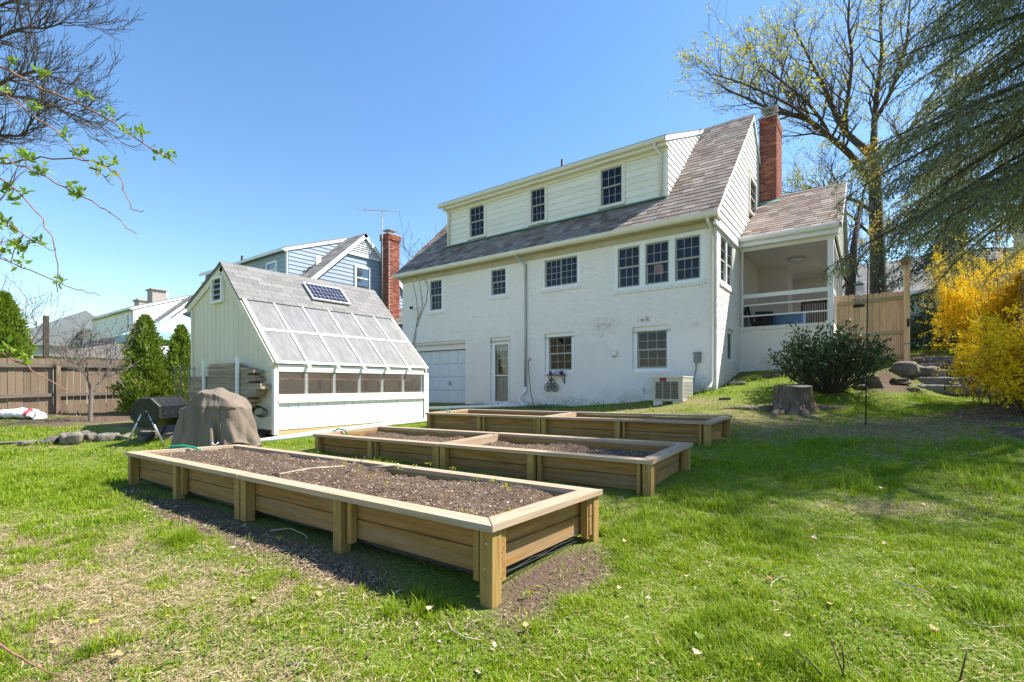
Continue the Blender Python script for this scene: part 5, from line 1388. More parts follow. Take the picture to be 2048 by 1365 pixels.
# shelf with hanging bicycle ornament
a = yfp(1098, 751); c = yfp(1131, 751)
sh = thing('wall_shelf', (a.x, YF-.1, a.z), 'black wrought iron wall shelf under the basement window', 'shelf')
mb = MB(); mb.box(a.x-.02, YF-.22, a.z-.005, c.x+.02, YF-.002, a.z+.015); mb.build('shelf_board', m_black, sh)
for xx in (a.x+.08, c.x-.03):
    mb = MB(); mb.tube([(xx,YF-.012,a.z-.005),(xx,YF-.012,a.z-.26)], .012, 6); mb.tube([(xx,YF-.2,a.z-.01),(xx,YF-.1,a.z-.12),(xx,YF-.015,a.z-.25)], .01, 6); mb.build('bracket', m_black, sh)
m_purple = M('purple_glaze', [(.10,.03,.12),(.20,.08,.22)], .4)
m_bluepot = M('blue_ceramic', [(.10,.16,.25),(.18,.25,.35)], .4)
for k, (fx, r, mt, lb) in enumerate(((.2,.05,m_purple,'small purple pot at the left end of the wall shelf'), (.88,.065,m_purple,'larger purple pot at the right end of the wall shelf'))):
    x = a.x+(c.x-a.x)*fx
    mb = MB(); mb.tube([(x,YF-.11,a.z+.015),(x,YF-.11,a.z+.05),(x,YF-.11,a.z+.11),(x,YF-.11,a.z+.13)], [r*.7,r,r*.9,r*.6], 12); o = mb.build('pot', mt, None, origin=(x,YF-.11,a.z+.015)); tag(o, lb, 'pot')
x = a.x+(c.x-a.x)*.55
mb = MB(); mb.tube([(x-.13,YF-.11,a.z+.035),(x-.05,YF-.10,a.z+.10),(x+.08,YF-.10,a.z+.10),(x+.14,YF-.11,a.z+.04)], .018, 7); o = mb.build('toy_car', m_bluepot, None, origin=(x,YF-.11,a.z+.016)); tag(o, 'low blue ornament between the two purple pots', 'ornament')
bc = yfp(1105, 770)
bi = thing('bicycle_ornament', (bc.x, YF-.09, bc.z-.18), 'black iron bicycle ornament hanging on the white wall', 'ornament')
yo = YF-.07
def ring(cx, cz, r, t, n=20, y=yo): return [(cx+r*math.cos(2*math.pi*k/n), y, cz+r*math.sin(2*math.pi*k/n)) for k in range(n+1)]
for k, dx in enumerate((-.115, .115)):
    mb = MB(); mb.tube(ring(bc.x+dx, bc.z-.08, .125, 1), .011, 6, caps=False)
    for a_ in range(4): mb.tube([(bc.x+dx+.12*math.cos(a_*.785),yo,bc.z-.08+.12*math.sin(a_*.785)),(bc.x+dx-.12*math.cos(a_*.785),yo,bc.z-.08-.12*math.sin(a_*.785))], .006, 5)
    mb.tube(ring(bc.x+dx, bc.z-.08, .065, 1, y=yo-.008), .007, 5, caps=False); mb.build('wheel', m_black, bi)
mb = MB(); mb.tube(ring(bc.x, bc.z+.05, .125, 1)[:11], .011, 6); mb.tube([(bc.x-.115,yo,bc.z-.08),(bc.x-.02,yo,bc.z+.05),(bc.x+.05,yo,bc.z+.16)], .01, 6); mb.tube([(bc.x+.115,yo,bc.z-.08),(bc.x+.05,yo,bc.z+.04),(bc.x-.02,yo,bc.z+.05)], .01, 6)
mb.tube([(bc.x+.02,yo,bc.z+.18),(bc.x+.02,YF-.01,bc.z+.185)], .012, 6); mb.build('frame', m_black, bi)
# flood light, far left
b = yfp(833, 617)
fl = thing('flood_light', (b.x, YF-.05, b.z), 'twin flood light with sensor at the far left of the white wall', 'light')
mb = MB(); mb.tube([(b.x+.05,YF,b.z),(b.x+.05,YF-.05,b.z)], .06, 12); mb.build('mount', m_white, fl)
for sx, mt in ((-.18, m_black), (.08, m_white)):
    mb = MB(); mb.tube([(b.x+.05,YF-.05,b.z),(b.x+sx*.5,YF-.1,b.z+.02),(b.x+sx,YF-.17,b.z+.01)], [.02,.035,.062], 10); mb.build('lamp_head', mt, fl)
# climbing stems at the left end of the wall
m_vine = M('dry_vine', [(.13,.10,.085),(.22,.18,.15)], .9)
vn = MB()
def vine(us): 
    pts = [yfp(u, v, .02) for u, v in us]
    vn.tube(pts, [.013*(1-.6*i/(len(pts)-1)) for i in range(len(pts))], 5)
vine([(826,690),(833,650),(836,628),(833,600),(829,580),(824,560)]); vine([(833,655),(842,630),(852,605),(856,575),(852,558),(845,553)]); vine([(836,640),(845,612),(842,585),(838,560)]); vine([(830,740),(828,700),(833,660)]); vine([(827,560),(836,553),(847,557),(853,570)])
o = vn.build('climbing_vine', m_vine, None, origin=yfp(826, 745, .02)); tag(o, 'bare climbing stems on the far left of the white wall', 'vine')
# pendant lamp glowing inside the triple window
lp = ptY(1318, 536, YF+.75)
lm = thing('pendant_lamp', (lp.x, lp.y, lp.z), 'lit orange lamp shade seen through the triple window', 'lamp')
mb = MB(); mb.tube([(lp.x,lp.y,lp.z+.12),(lp.x,lp.y,5.06)], .006, 5); mb.build('cord', m_black, lm)
m_lamp = M('lamp_shade', [(.55,.36,.26),(.65,.45,.33)], .8)
bs = m_lamp.node_tree.nodes['Principled BSDF']; bs.inputs['Emission Color'].default_value = (1,.62,.42,1); bs.inputs['Emission Strength'].default_value = .22
mb = MB(); mb.tube([(lp.x,lp.y,lp.z-.16),(lp.x,lp.y,lp.z+.05),(lp.x,lp.y,lp.z+.12)], [.13,.11,.06], 14); mb.build('shade', m_lamp, lm)
# ---- porch furniture
m_wick = M('dark_wicker', [(.02,.018,.016),(.05,.045,.04)], .7, ns=40, bump=.5)
m_bluec = M('blue_cloth', [(.05,.16,.34),(.10,.24,.45)], .8, ns=4, bump=.3)
pf = 2.5
tb = thing('porch_table', (-1.9, 16.6, pf), 'porch table under a blue cloth behind the screen', 'table')
mb = MB(); nA = 40; V = []
for j in range(6):
    h = [0, .2, .45, .7, .735, .737][j]; s = [1.05,1.03,1.0,1.0,.99,.0][j]
    for i in range(nA):
        a = 2*math.pi*i/nA; ca, sa = math.cos(a), math.sin(a); rr = (abs(ca/.42)**6+abs(sa/.42)**6)**(-1/6)
        fo = 1+(.04*math.sin(9*a))*(1-h/.74)
        V.append((-1.9+rr*ca*s*fo, 16.6+rr*sa*s*fo, pf+.16+h*.78))
mb.add(V, [(j*nA+i, j*nA+(i+1)%nA, (j+1)*nA+(i+1)%nA, (j+1)*nA+i) for j in range(5) for i in range(nA)], True); mb.build('tablecloth', m_bluec, tb)
for sx in (-.34,.34):
    for sy in (-.34,.34): mb = MB(); mb.box(-1.9+sx-.02,16.6+sy-.02,pf,-1.9+sx+.02,16.6+sy+.02,pf+.72); mb.build('leg', m_wick, tb)
def porch_chair(x, y, rz, label):
    t = thing('porch_chair', (x, y, pf), label, 'chair', 'chairs on the porch'); t.rotation_euler = (0,0,rz)
    def part(name, f):
        mb = MB(); f(mb); me = bpy.data.meshes.new(name); me.from_pydata(mb.v, [], mb.f); me.materials.append(m_wick); o = bpy.data.objects.new(name, me); col.objects.link(o); o.parent = t
    part('seat', lambda m: m.box(-.27,-.25,.40,.27,.25,.48))
    part('backrest', lambda m: m.frame((0,.25,.46),(1,0,0),(0,.22,.97),(0,-.97,.22),-.27,0,-.03,.27,.52,.03))
    for s in (-1,1):
        part('arm', lambda m: m.box(s*.28-.035,-.26,.62,s*.28+.035,.3,.66))
        for y_ in (-.23,.23): part('leg', lambda m: m.box(s*.26-.02,y_-.02,0,s*.26+.02,y_+.02,.63))
    return t
porch_chair(-2.55, 16.0, R(100), 'dark wicker chair behind the screen at the left of the porch table')
porch_chair(-2.5, 17.0, R(30), 'dark wicker chair farther back, left of the blue cloth')
sf = thing('porch_sofa', (-1.2, 17.6, pf), 'dark slatted bench behind the screen at the right of the porch', 'bench')
mb = MB(); mb.box(-1.7,17.2,pf+.3,-.82,17.85,pf+.46); mb.build('seat', m_wick, sf)
mb = MB(); mb.box(-1.7,17.78,pf+.46,-.82,17.86,pf+.52); mb.box(-1.7,17.78,pf+1.18,-.82,17.86,pf+1.25); mb.box(-1.7,17.78,pf+.52,-1.64,17.86,pf+1.18); mb.box(-.88,17.78,pf+.52,-.82,17.86,pf+1.18); mb.build('back_frame', m_wick, sf)
for k in range(12): piece('slat', m_wick, -1.62+k*.062, 17.80, pf+.52, -1.585+k*.062, 17.84, pf+1.18, sf)
for xx in (-1.68,-.86):
    for yy in (17.22,17.8): piece('leg', m_wick, xx, yy, pf, xx+.05, yy+.05, pf+.3, sf)
clp = ptY(1615, 534, 17.2)
cl = thing('ceiling_light', (-1.75, 17.2, 5.02), 'flat round white light on the porch ceiling', 'light')
mb = MB(); mb.tube([(-1.75,17.2,5.03),(-1.75,17.2,4.99),(-1.75,17.2,4.95)], [.24,.24,.12], 20); mb.build('diffuser', m_white, cl)
mb = MB(); mb.tube([(-1.75+.245*math.cos(k*.314),17.2+.245*math.sin(k*.314),4.99) for k in range(21)], .012, 6, caps=False); mb.build('rim', m_lead, cl)

# ---------------------------------------------------------------- neighbouring capes
m_bluesid = M('blue_siding', [(.27,.33,.395),(.33,.39,.455)], .5, scale=(1,1,3), ns=1.2, rval=.03)
m_asph = M('old_asphalt', [(.17,.16,.15),(.26,.25,.23)], .9, ns=14, detail=8, rcols=[(.16,.15,.145),(.20,.19,.18),(.24,.225,.21)], rmix=.5, rval=.1)
m_asphb = M('weathered_slate', [(.20,.18,.16),(.30,.27,.24)], .85, ns=5, rcols=[(.18,.165,.15),(.24,.22,.20),(.29,.265,.24)], rmix=.55, rval=.12)
def clap(parent, pts_fn, z0, z1, ex, mat, joined):
    """clapboards: pts_fn(z) -> (P_left, P_right, outward) on the wall"""
    st = MB(); z = z0
    while z < z1-.03:
        z2 = min(z+ex, z1); r0, r1 = pts_fn(z), pts_fn(z2)
        if r0 and r1 and (r0[1]-r0[0]).length > .05:
            (a, b, n), (c, d, _) = r0, r1
            mb = st if joined else MB()
            mb.add([a, b, d, c, a+n*.04, b+n*.04, d+n*.015-Vector((0,0,.002)), c+n*.015-Vector((0,0,.002))], [(0,1,2,3),(7,6,5,4),(4,5,1,0),(5,6,2,1),(6,7,3,2),(7,4,0,3)])
            if not joined: mb.build('siding_board', mat, parent)
        z = z2
    if joined: tag(st.build('siding', mat, parent), kind='stuff')
def cape(name, label, gx, L, yr, zr, sidm, roofm, detail, run=4.7, dset=1.55, drun=3.45, ddrop=1.26, base=.2, trim=None, ex=.2, slate_w=.5):
    trim = trim or m_white
    tp = .93; ye = yr-run; ze = zr-run*tp; yb = yr+run
    h = thing(name, (gx-L/2, yr, base), label, 'house')
    x1, x0 = gx, gx-L
    mb = MB()
    mb.quad((x0,ye+.3,base),(x1,ye+.3,base),(x1,ye+.3,ze),(x0,ye+.3,ze)); mb.quad((x1,ye+.3,base),(x1,yb-.3,base),(x1,yb-.3,ze),(x1,ye+.3,ze)); mb.quad((x0,yb-.3,base),(x0,ye+.3,base),(x0,ye+.3,ze),(x0,yb-.3,ze)); mb.quad((x1,yb-.3,base),(x0,yb-.3,base),(x0,yb-.3,ze),(x1,yb-.3,ze))
    mb.add([(x1,ye+.2,ze-.01),(x1,yb-.2,ze-.01),(x1,yr,zr-.12)], [(0,1,2)]); mb.add([(x0,ye+.2,ze-.01),(x0,yb-.2,ze-.01),(x0,yr,zr-.12)], [(0,2,1)])
    mb.build('wall', sidm, h)
    V = lambda x, y, z: Vector((x, y, z))
    def gable(z): 
        k = max(0, (z+.12-ze)/tp); return (V(x1, ye+.28+ (k if z > ze-.1 else 0), z), V(x1, yb-.28-(k if z > ze-.1 else 0), z), V(1,0,0)) if ye+.28+k < yr else None
    clap(h, gable, ze-2.6, zr-.3, ex, sidm, not detail)
    mb = MB(); a, b = x0-.15, x1+.15
    mb.add([V(a,ye,ze),V(b,ye,ze),V(b,yr,zr),V(a,yr,zr),V(a,yb,ze),V(b,yb,ze),V(a,ye,ze-.1),V(b,ye,ze-.1),V(b,yr,zr-.1),V(a,yr,zr-.1),V(a,yb,ze-.1),V(b,yb,ze-.1)],
           [(0,1,2,3),(3,2,5,4),(6,9,8,7),(9,10,11,8),(0,6,7,1),(4,5,11,10),(0,3,9,6),(3,4,10,9),(1,7,8,2),(2,8,11,5)])
    rf = mb.build('roof', roofm, h)
    # roof courses on the visible slope
    st = MB(); Ls = math.hypot(run, run*tp); an = math.atan(tp); up = V(0, math.cos(an), math.sin(an)); nn = V(0, -math.sin(an), math.cos(an)); r = 0
    while r*.22 < Ls-.1:
        x = x1+.17-2.2; x -= rnd.random()*.3
        while x < x1+.17:
            w = slate_w*(.7+.5*rnd.random()); p0, p1 = max(x, x1-2.0), min(x+w, x1+.17); x += w
            if p1-p0 > .05: st.frame(V(0,ye,ze)+up*(r*.22)+nn*.014, V(1,0,0), (up-nn*.03).normalized(), nn, p0+.004, 0, -.004, p1-.004, min(.29, Ls-r*.22), .006)
        r += 1
    tag(st.build('slates', roofm, rf), kind='stuff')
    mb = MB(); fr = MB()
    for s in (1, -1):
        mb = MB(); d = V(0, s*math.cos(an), math.sin(an)); n2 = V(0, -s*math.sin(an), math.cos(an))
        mb.frame(V(0, ye if s > 0 else yb, ze), V(1,0,0), d, n2, x1+.151, 0, -.2, x1+.18, Ls, -.01); mb.build('rake_board', trim, h)
    # dormer
    yd = yr-drun; zd = zr-ddrop; xd1 = x1-dset; xd0 = x0+dset; zb = ze+(yd+.25-ye)*tp
    zdr = lambda y: zd+(y-yd)*(zr-zd)/(yr-yd)
    mb = MB(); mb.quad(V(xd0,yd+.25,zb-.1),V(xd1,yd+.25,zb-.1),V(xd1,yd+.25,zdr(yd+.25)-.1),V(xd0,yd+.25,zdr(yd+.25)-.1))
    mb.add([V(xd1,yd+.25,zb-.1),V(xd1,yr,zr-.2),V(xd1,yr,zr-.02),V(xd1,yd+.25,zdr(yd+.25)-.1)], [(0,1,2,3)]); mb.add([V(xd0,yd+.25,zb-.1),V(xd0,yr,zr-.2),V(xd0,yr,zr-.02),V(xd0,yd+.25,zdr(yd+.25)-.1)], [(3,2,1,0)])
    dm = mb.build('dormer', sidm, h)
    def cheek(z):
        y0 = yd+.25 if z < zdr(yd+.25)-.2 else yd+(z+.2-zd)*(yr-yd)/(zr-zd); y1 = ye+(z-ze)/tp
        return (V(xd1,y0,z), V(xd1,max(y0,y1),z), V(1,0,0))
    clap(dm, cheek, zb, zr-.25, ex, sidm, not detail)
    clap(dm, lambda z: (V(xd0,yd+.25,z), V(xd1,yd+.25,z), V(0,-1,0)), zb, zdr(yd+.25)-.15, ex*1.15, sidm, not detail)
    mb = MB(); mb.add([V(xd0-.2,yd,zd),V(xd1+.08,yd,zd),V(xd1+.08,yr,zr+.03),V(xd0-.2,yr,zr+.03),V(xd0-.2,yd,zd+.05),V(xd1+.08,yd,zd+.05),V(xd1+.08,yr,zr+.08),V(xd0-.2,yr,zr+.08)], [(0,3,2,1),(4,5,6,7),(0,1,5,4),(1,2,6,5),(2,3,7,6),(3,0,4,7)]); mb.build('dormer_roof', roofm, dm)
    mb = MB(); mb.box(xd0-.2,yd-.06,zd-.1,xd1+.05,yd+.03,zd-.002); mb.build('gutter', trim, dm)
    mb = MB(); mb.add([V(xd1+.045,yd,zd-.16),V(xd1+.045,yr,zr-.13),V(xd1+.045,yr,zr+.03),V(xd1+.045,yd,zd),V(xd1+.075,yd,zd-.16),V(xd1+.075,yr,zr-.13),V(xd1+.075,yr,zr+.029),V(xd1+.075,yd,zd-.001)], [(0,3,2,1),(4,5,6,7),(0,1,5,4),(1,2,6,5),(2,3,7,6),(3,0,4,7)]); mb.build('dormer_verge', trim, dm)
    mb = MB(); mb.box(xd1-.09,yd+.16,zb-.05,xd1+.045,yd+.209,zd-.1); mb.build('corner_board', trim, dm)
    return h, dict(x0=x0, x1=x1, ye=ye, ze=ze, yr=yr, zr=zr, yb=yb, xd0=xd0, xd1=xd1, yd=yd+.25, zb=zb, zd=zd)
bh, q = cape('house', 'blue clapboard house with white trim behind the greenhouse', -21.0, 12.4, 15.6, 8.92, m_bluesid, m_asphb, True)
m_skyglass = glass_mat('far_window_glass', (.35,.37,.4), .16)
def simple_window(parent, kind, pl, a0, a1, z0, z1, out, lights=2):
    mb = MB(); c = .1
    wb(mb, kind, pl, a0, a1, out-.05, out+.03, z1-c, z1); wb(mb, kind, pl, a0, a1, out-.05, out+.03, z0, z0+c); wb(mb, kind, pl, a0, a0+c, out-.05, out+.03, z0+c, z1-c); wb(mb, kind, pl, a1-c, a1, out-.05, out+.03, z0+c, z1-c)
    for k in range(1, lights): z = z0+c+(z1-z0-2*c)*k/lights; wb(mb, kind, pl, a0+c, a1-c, out-.04, out+.01, z-.03, z+.03)
    w = mb.build('window', m_white, parent)
    for k in range(lights):
        wpiece('pane', m_skyglass, kind, pl, a0+c, a1-c, out-.02, out-.012, z0+c+(z1-z0-2*c)*k/lights+(.03 if k else 0), z0+c+(z1-z0-2*c)*(k+1)/lights-(.03 if k < lights-1 else 0), w)
    bb = MB(); wb(bb, kind, pl, a0+.02, a1-.02, .002, .012, z0+.02, z1-.02); bb.build('dark_backing', m_dark, w)  # dark sheet behind the panes stands in for the unlit room
wa = ptX(709, 530, -20.95); wc = ptX(741, 582, -20.95)
simple_window(bh, 'S', -21.0, wa.y, wc.y, wc.z-.05, wa.z, .06)
dw = ptY(536, 520, q['yd']); simple_window(bh, 'F', q['yd'], dw.x-.05, ptY(556, 520, q['yd']).x, ptY(546, 550, q['yd']).z-.2, ptY(546, 524, q['yd']).z, .06)
dw = ptY(413, 560, q['yd']); simple_window(bh, 'F', q['yd'], dw.x-.5, dw.x+.4, q['zb']+.3, q['zd']-.4, .06)
# attic louvre under the peak
mb = MB(); mb.add([(-20.93,15.6-1.0,7.75),(-20.93,15.6+1.0,7.75),(-20.93,15.6,8.72),(-20.99,15.6-1.0,7.75),(-20.99,15.6+1.0,7.75),(-20.99,15.6,8.72)], [(0,1,2),(0,3,4,1),(1,4,5,2),(2,5,3,0)]); lv = mb.build('attic_vent', m_asphb, bh)
for k in range(7):
    z = 7.8+k*.11; w = .95-(k*.11+.05)/1.0
    if w > .1: piece('slat', m_white, -20.93, 15.6-w, z, -20.90, 15.6+w, z+.05, lv)
mb = MB(); mb.box(-20.96,15.6-1.15,7.66,-20.89,15.6+1.15,7.76); mb.build('vent_sill', m_white, bh)
# its chimney
cyc = ptX(787, 500, -20.4); ccx0, ccx1, ccy0, ccy1 = -20.85, -20.2, 16.55, 17.3
zc0, zc1 = 4.2, ptY(787, 462, 16.4).z
mb = MB(); mb.box(ccx0+.01,ccy0+.01,zc0,ccx1-.01,ccy1-.01,zc1-.01); bch = mb.build('chimney', m_mortar, bh)
stf = MB(); z = zc0; row = 0
while z < zc1-.01:
    pr = .05 if zc1-z < .32 else 0.0
    x = ccx0-(.1 if row % 2 else 0)
    while x < ccx1:
        b0, b1 = max(ccx0-pr, x), min(ccx1+pr, x+.21); x += .21
        if b1-b0 > .03: stf.box(b0+.005, ccy0-pr, z+.005, b1-.005, ccy0+.08, z+.07)
    y = ccy0+.09-(.1 if row % 2 else 0)
    while y < ccy1:
        b0, b1 = max(ccy0+.085, y), min(ccy1+pr, y+.21); y += .21
        if b1-b0 > .03: stf.box(ccx1-.08, b0+.005, z+.005, ccx1+pr, b1-.005, z+.07)
    z += .077; row += 1
tag(stf.build('brickwork', m_brick, bch), kind='stuff')
mb = MB(); mb.box(ccx0-.06,ccy0-.06,zc1-.005,ccx1+.06,ccy1+.05,zc1+.05); mb.build('chimney_cap', m_mortar, bch)
mb = MB()
for (x, y) in ((ccx0+.2,ccy0+.2),(ccx1-.2,ccy0+.2),(ccx0+.2,ccy1-.3),(ccx1-.2,ccy1-.3)): mb.tube([(x,y,zc1+.05),(x,y,zc1+.25)], .015, 5)
mb.box(ccx0+.05,ccy0+.05,zc1+.25,ccx1-.05,ccy1-.1,zc1+.28); mb.build('chimney_hood', m_lead, bch)
# lower wing with a slate roof running towards us on the right
mb = MB(); wy0, wy1, wx1 = 16.9, 24.0, -18.2
mb.quad((-21,wy0,.3),(wx1,wy0,.3),(wx1,wy0,4.4),(-21,wy0,4.4)); mb.quad((wx1,wy0,.3),(wx1,wy1,.3),(wx1,wy1,4.4),(wx1,wy0,4.4)); mb.add([(wx1,wy0,4.4),(wx1,wy1,4.4),(wx1,(wy0+wy1)/2,6.9)], [(0,1,2)])
mb.build('wing_wall', m_bluesid, bh)
st = MB(); a_ = math.atan2(2.9, 3.9); up = Vector((0,math.cos(a_),math.sin(a_))); nn = Vector((0,-math.sin(a_),math.cos(a_)))
mb = MB(); mb.frame((0,wy0-.35,4.2), (1,0,0), up, nn, -21.0, 0, -.08, wx1+.25, 4.9, 0); wr = mb.build('wing_roof', m_asphb, bh)
for r in range(22):
    x = -21.0+.12*(r % 2)
    while x < wx1+.2: st.frame(Vector((0,wy0-.35,4.2))+up*(r*.22)+nn*.014, (1,0,0), up, nn, x+.004, 0, -.004, min(x+.34, wx1+.27)-.004, .28, .006); x += .34
tag(st.build('slates', m_asphb, wr), kind='stuff')
mb = MB(); mb.frame((0,wy0-.35,4.2), (1,0,0), up, nn, wx1+.251, 0, -.22, wx1+.29, 4.9, -.01); mb.build('rake_board', m_white, bh)
clap(bh, lambda z: (Vector((wx1,wy0+max(0,(z-4.35)/.74),z)), Vector((wx1,wy1-max(0,(z-4.35)/.74),z)), Vector((1,0,0))), 2.4, 6.6, .2, m_bluesid, True)
# antenna mast by the chimney
mp_ = ptY(764.5, 500, 16.3)
an_ = thing('antenna', (mp_.x, 16.3, 6.0), 'tall thin rooftop television antenna beside the brick chimney', 'antenna')
zt_ = ptY(764.5, 421, 16.3).z
mb = MB(); mb.tube([(mp_.x,16.3,5.0),(mp_.x,16.3,zt_)], .03, 6); mb.build('mast', m_lead, an_)
bd_ = Vector((CS, SN, 0)); mb = MB(); c = Vector((mp_.x,16.3,zt_-.02)); mb.tube([c-bd_*1.0+Vector((0,0,.03)), c+bd_*.85-Vector((0,0,.03))], .018, 5); mb.build('boom', m_lead, an_)
for k in range(8):
    p = c+bd_*(-.95+.25*k); l = .75-.06*k; mb = MB(); dd_ = Vector((-SN*.9+CS*.35, CS*.9+SN*.35, .12)); mb.tube([p-dd_*l, p+dd_*l], .010, 4); mb.build('element', m_lead, an_)
# dish bracket and vent pipe on the blue house
db = thing('satellite_dish', (q['xd1']+.2, q['yd']+.7, 6.6), 'beige satellite dish on a bent arm on the blue house', 'satellite dish')
p = ptX(597, 565, q['xd1']+.05); mb = MB(); mb.tube([p, p+Vector((.25,.1,.25)), p+Vector((.35,.35,.75)), p+Vector((.4,.75,.85))], .035, 6); mb.build('arm', m_black, db)
mb = MB(); e = p+Vector((.45,.8,1.0)); mb.frame(e, (.2,.96,0), (0,0,1), (.96,-.2,0), -.12, -.36, -.03, .12, .42, .03); mb.build('dish', m_trim, db)
mb = MB(); vp = ptY(484, 518, 13.6); mb.tube([(vp.x,13.6,7.4),(vp.x,13.6,8.75)], .07, 8); mb.build('vent_pipe', m_black, bh)
w1, q1_ = cape('house', 'white clapboard house with grey roof beyond the blue canopy', -38.0, 13, 14.3, 7.5, m_gable_white, m_asph, False, ex=.22)
dwx = q1_['xd1']; simple_window(w1, 'F', q1_['yd'], dwx-1.35, dwx-.55, q1_['zb']+.35, q1_['zd']-.25, .06)
mb = MB(); mb.tube([(dwx-2,13.6,6.9),(dwx-2,13.6,7.9)], .08, 8); mb.build('vent_pipe', m_white, w1)
mb = MB(); mb.box(dwx-1.4, 12.2, 6.5, dwx-.4, 13.0, 7.7); mb.box(dwx-1.5, 12.1, 7.7, dwx-.3, 13.1, 7.78); mb.build('chimney', m_mortar, w1)
w2, q2_ = cape('house', 'farther white clapboard house, left of the other white house', -50.0, 13, 15.0, 7.0, m_gable_white, m_asph, False, ex=.22)
dwx = q2_['xd1']; simple_window(w2, 'F', q2_['yd'], dwx-1.35, dwx-.55, q2_['zb']+.3, q2_['zd']-.2, .06)
mb = MB(); mb.box(-51.5, 14.4, 6.2, -50.3, 15.4, 8.3); mb.box(-51.6, 14.3, 8.3, -50.2, 15.5, 8.45); mb.build('chimney', m_mortar, w2)
# long low grey roofed building, far left
fb = thing('house', (-64, 12, .3), 'low white building with long grey roof at the far left', 'house')
mb = MB(); mb.box(-75, 8, 0.2, -56, 16, 4.4); mb.build('wall', m_gable_white, fb)
mb = MB(); mb.prism([(7.4,4.35),(16.6,4.35),(12,7.6)], 'X', -75.6, -55.4); mb.build('roof', M('blue_grey_roof', [(.17,.19,.19),(.23,.25,.25)], .9, ns=6), fb)
for k in range(3): piece('window', m_skyglass, -72+5*k, 7.93, 2.2, -70.6+5*k, 7.99, 3.5, fb)
# garage behind the fence with a gutter
gp = thing('garage', (-29, 5, .3), 'low white garage with dark gutter just beyond the weathered fence', 'garage')
mb = MB(); mb.box(-33, 4.6, .1, -27.2, 9.5, 2.3); mb.build('wall', m_gable_white, gp)
mb = MB(); mb.prism([(4.2,2.27),(9.9,2.27),(7.05,3.0)], 'X', -33.4, -26.9); mb.build('roof', m_asph, gp)
mb = MB(); mb.box(-33.4, 4.08, 2.17, -26.9, 4.2, 2.29); mb.build('gutter', m_white, gp)
# blue canopy behind the fence
m_can = M('pale_blue_canvas', [(.30,.50,.56),(.38,.58,.64)], .8, ns=2)
cn = thing('canopy', (-23.5, 8.6, .3), 'pale blue pointed canopy tent behind the shrubs', 'canopy')
cxx, cyy, zt2 = -22.6, 7.9, 3.98
a1_ = [Vector((cxx-1.75,cyy-1.75,3.05)),Vector((cxx+1.75,cyy-1.75,3.05)),Vector((cxx+1.75,cyy+1.75,3.05)),Vector((cxx-1.75,cyy+1.75,3.05))]
mb = MB(); ap = Vector((cxx,cyy,zt2))
mb.add(a1_+[ap], [(0,1,4),(1,2,4),(2,3,4),(3,0,4)]); mb.add(a1_+[p-Vector((0,0,.28)) for p in a1_], [(0,4,5,1),(1,5,6,2),(2,6,7,3),(3,7,4,0)]); mb.build('canvas', m_can, cn)
for p in a1_: mb = MB(); mb.tube([(p.x*.98+cxx*.02,p.y*.98+cyy*.02,.2),(p.x*.98+cxx*.02,p.y*.98+cyy*.02,3.0)], .035, 6); mb.build('pole', m_white, cn)
# brown post standing behind the fence
pp = pt(92, 632, 19); mb = MB(); mb.beam((pp.x,pp.y,.2), pp, .16, .16, up=(0,1,0)); o = mb.build('wooden_post', m_bark, None, origin=(pp.x,pp.y,.2)); tag(o, 'tall brown wooden post rising behind the weathered fence', 'post')

# ---------------------------------------------------------------- weathered fence on the left
wf = thing('fence', (-18, 5, .3), 'weathered grey brown board fence along the left side of the yard', 'fence')
y = -4.0; k = 0
while y < 13.5:
    w = .14+.01*rnd.random(); zb = g(-18, y)-.03; zt = 1.80+.035*y*.3+rnd.uniform(-.025,.025)
    xo = rnd.uniform(-.008,.008)
    o = piece('board', m_oldZ, -18.05+xo, y+.004, zb, -18.03+xo, y+w-.004, zt, wf, rot=(rnd.uniform(-.006,.006),0,0)); y += w
for (h0) in (.62, 1.42):
    y = -4.0
    while y < 13.4:
        e = min(y+2.4, 13.5); mb = MB(); mb.beam((-17.985,y,h0+.012*y+g(-18,y)*.6),(-17.985,e-.01,h0+.012*e+g(-18,e)*.6), .045, .09); mb.build('rail', m_oldY, wf); y = e
for y in np.arange(-3.9, 13.6, 2.4):
    mb = MB(); mb.beam((-17.92,y,g(-18,y)-.05),(-17.92,y,1.72+.01*y), .09, .09, up=(0,1,0)); mb.build('post', m_oldZ, wf)
# bag of mulch lying by the fence
m_bag = M('white_woven_bag', [(.66,.64,.60),(.78,.77,.74)], .6, ns=8, bump=.4, bscale=14)
bp = pt(40, 834, 12.0); bz = g(bp.x, bp.y)
nA, nB = 28, 18; V = []; 
la = Vector((CS*.98, SN*.98, 0)); lb_ = Vector((-SN, CS, 0))
for i in range(nA+1):
    s = i/nA*2-1; prof_ = (1-abs(s)**3.5)**.5*.9+.1
    for j in range(nB):
        a = 2*math.pi*j/nB; hh = .13*prof_*(1+.18*math.sin(s*9+a)); ww = .24*(.75+.25*prof_)
        V.append(Vector((bp.x,bp.y,bz)) + la*(s*.52) + lb_*(ww*math.cos(a)) + Vector((0,0,.11*prof_+hh*math.sin(a)*(1 if math.sin(a)>0 else .8)+.015*math.sin(s*23))))
mb = MB(); mb.add(V, [(i*nB+j, (i+1)*nB+j, (i+1)*nB+(j+1)%nB, i*nB+(j+1)%nB) for i in range(nA) for j in range(nB)] + [tuple(range(nB)), tuple(reversed(range(nA*nB, (nA+1)*nB)))], True)
bag = thing('mulch_bag', (bp.x, bp.y, bz), 'white bag with red stripes lying by the weathered fence', 'bag')
mb.build('bag', m_bag, bag)
m_redp = M('red_print', [(.55,.05,.06),(.62,.08,.09)], .6)
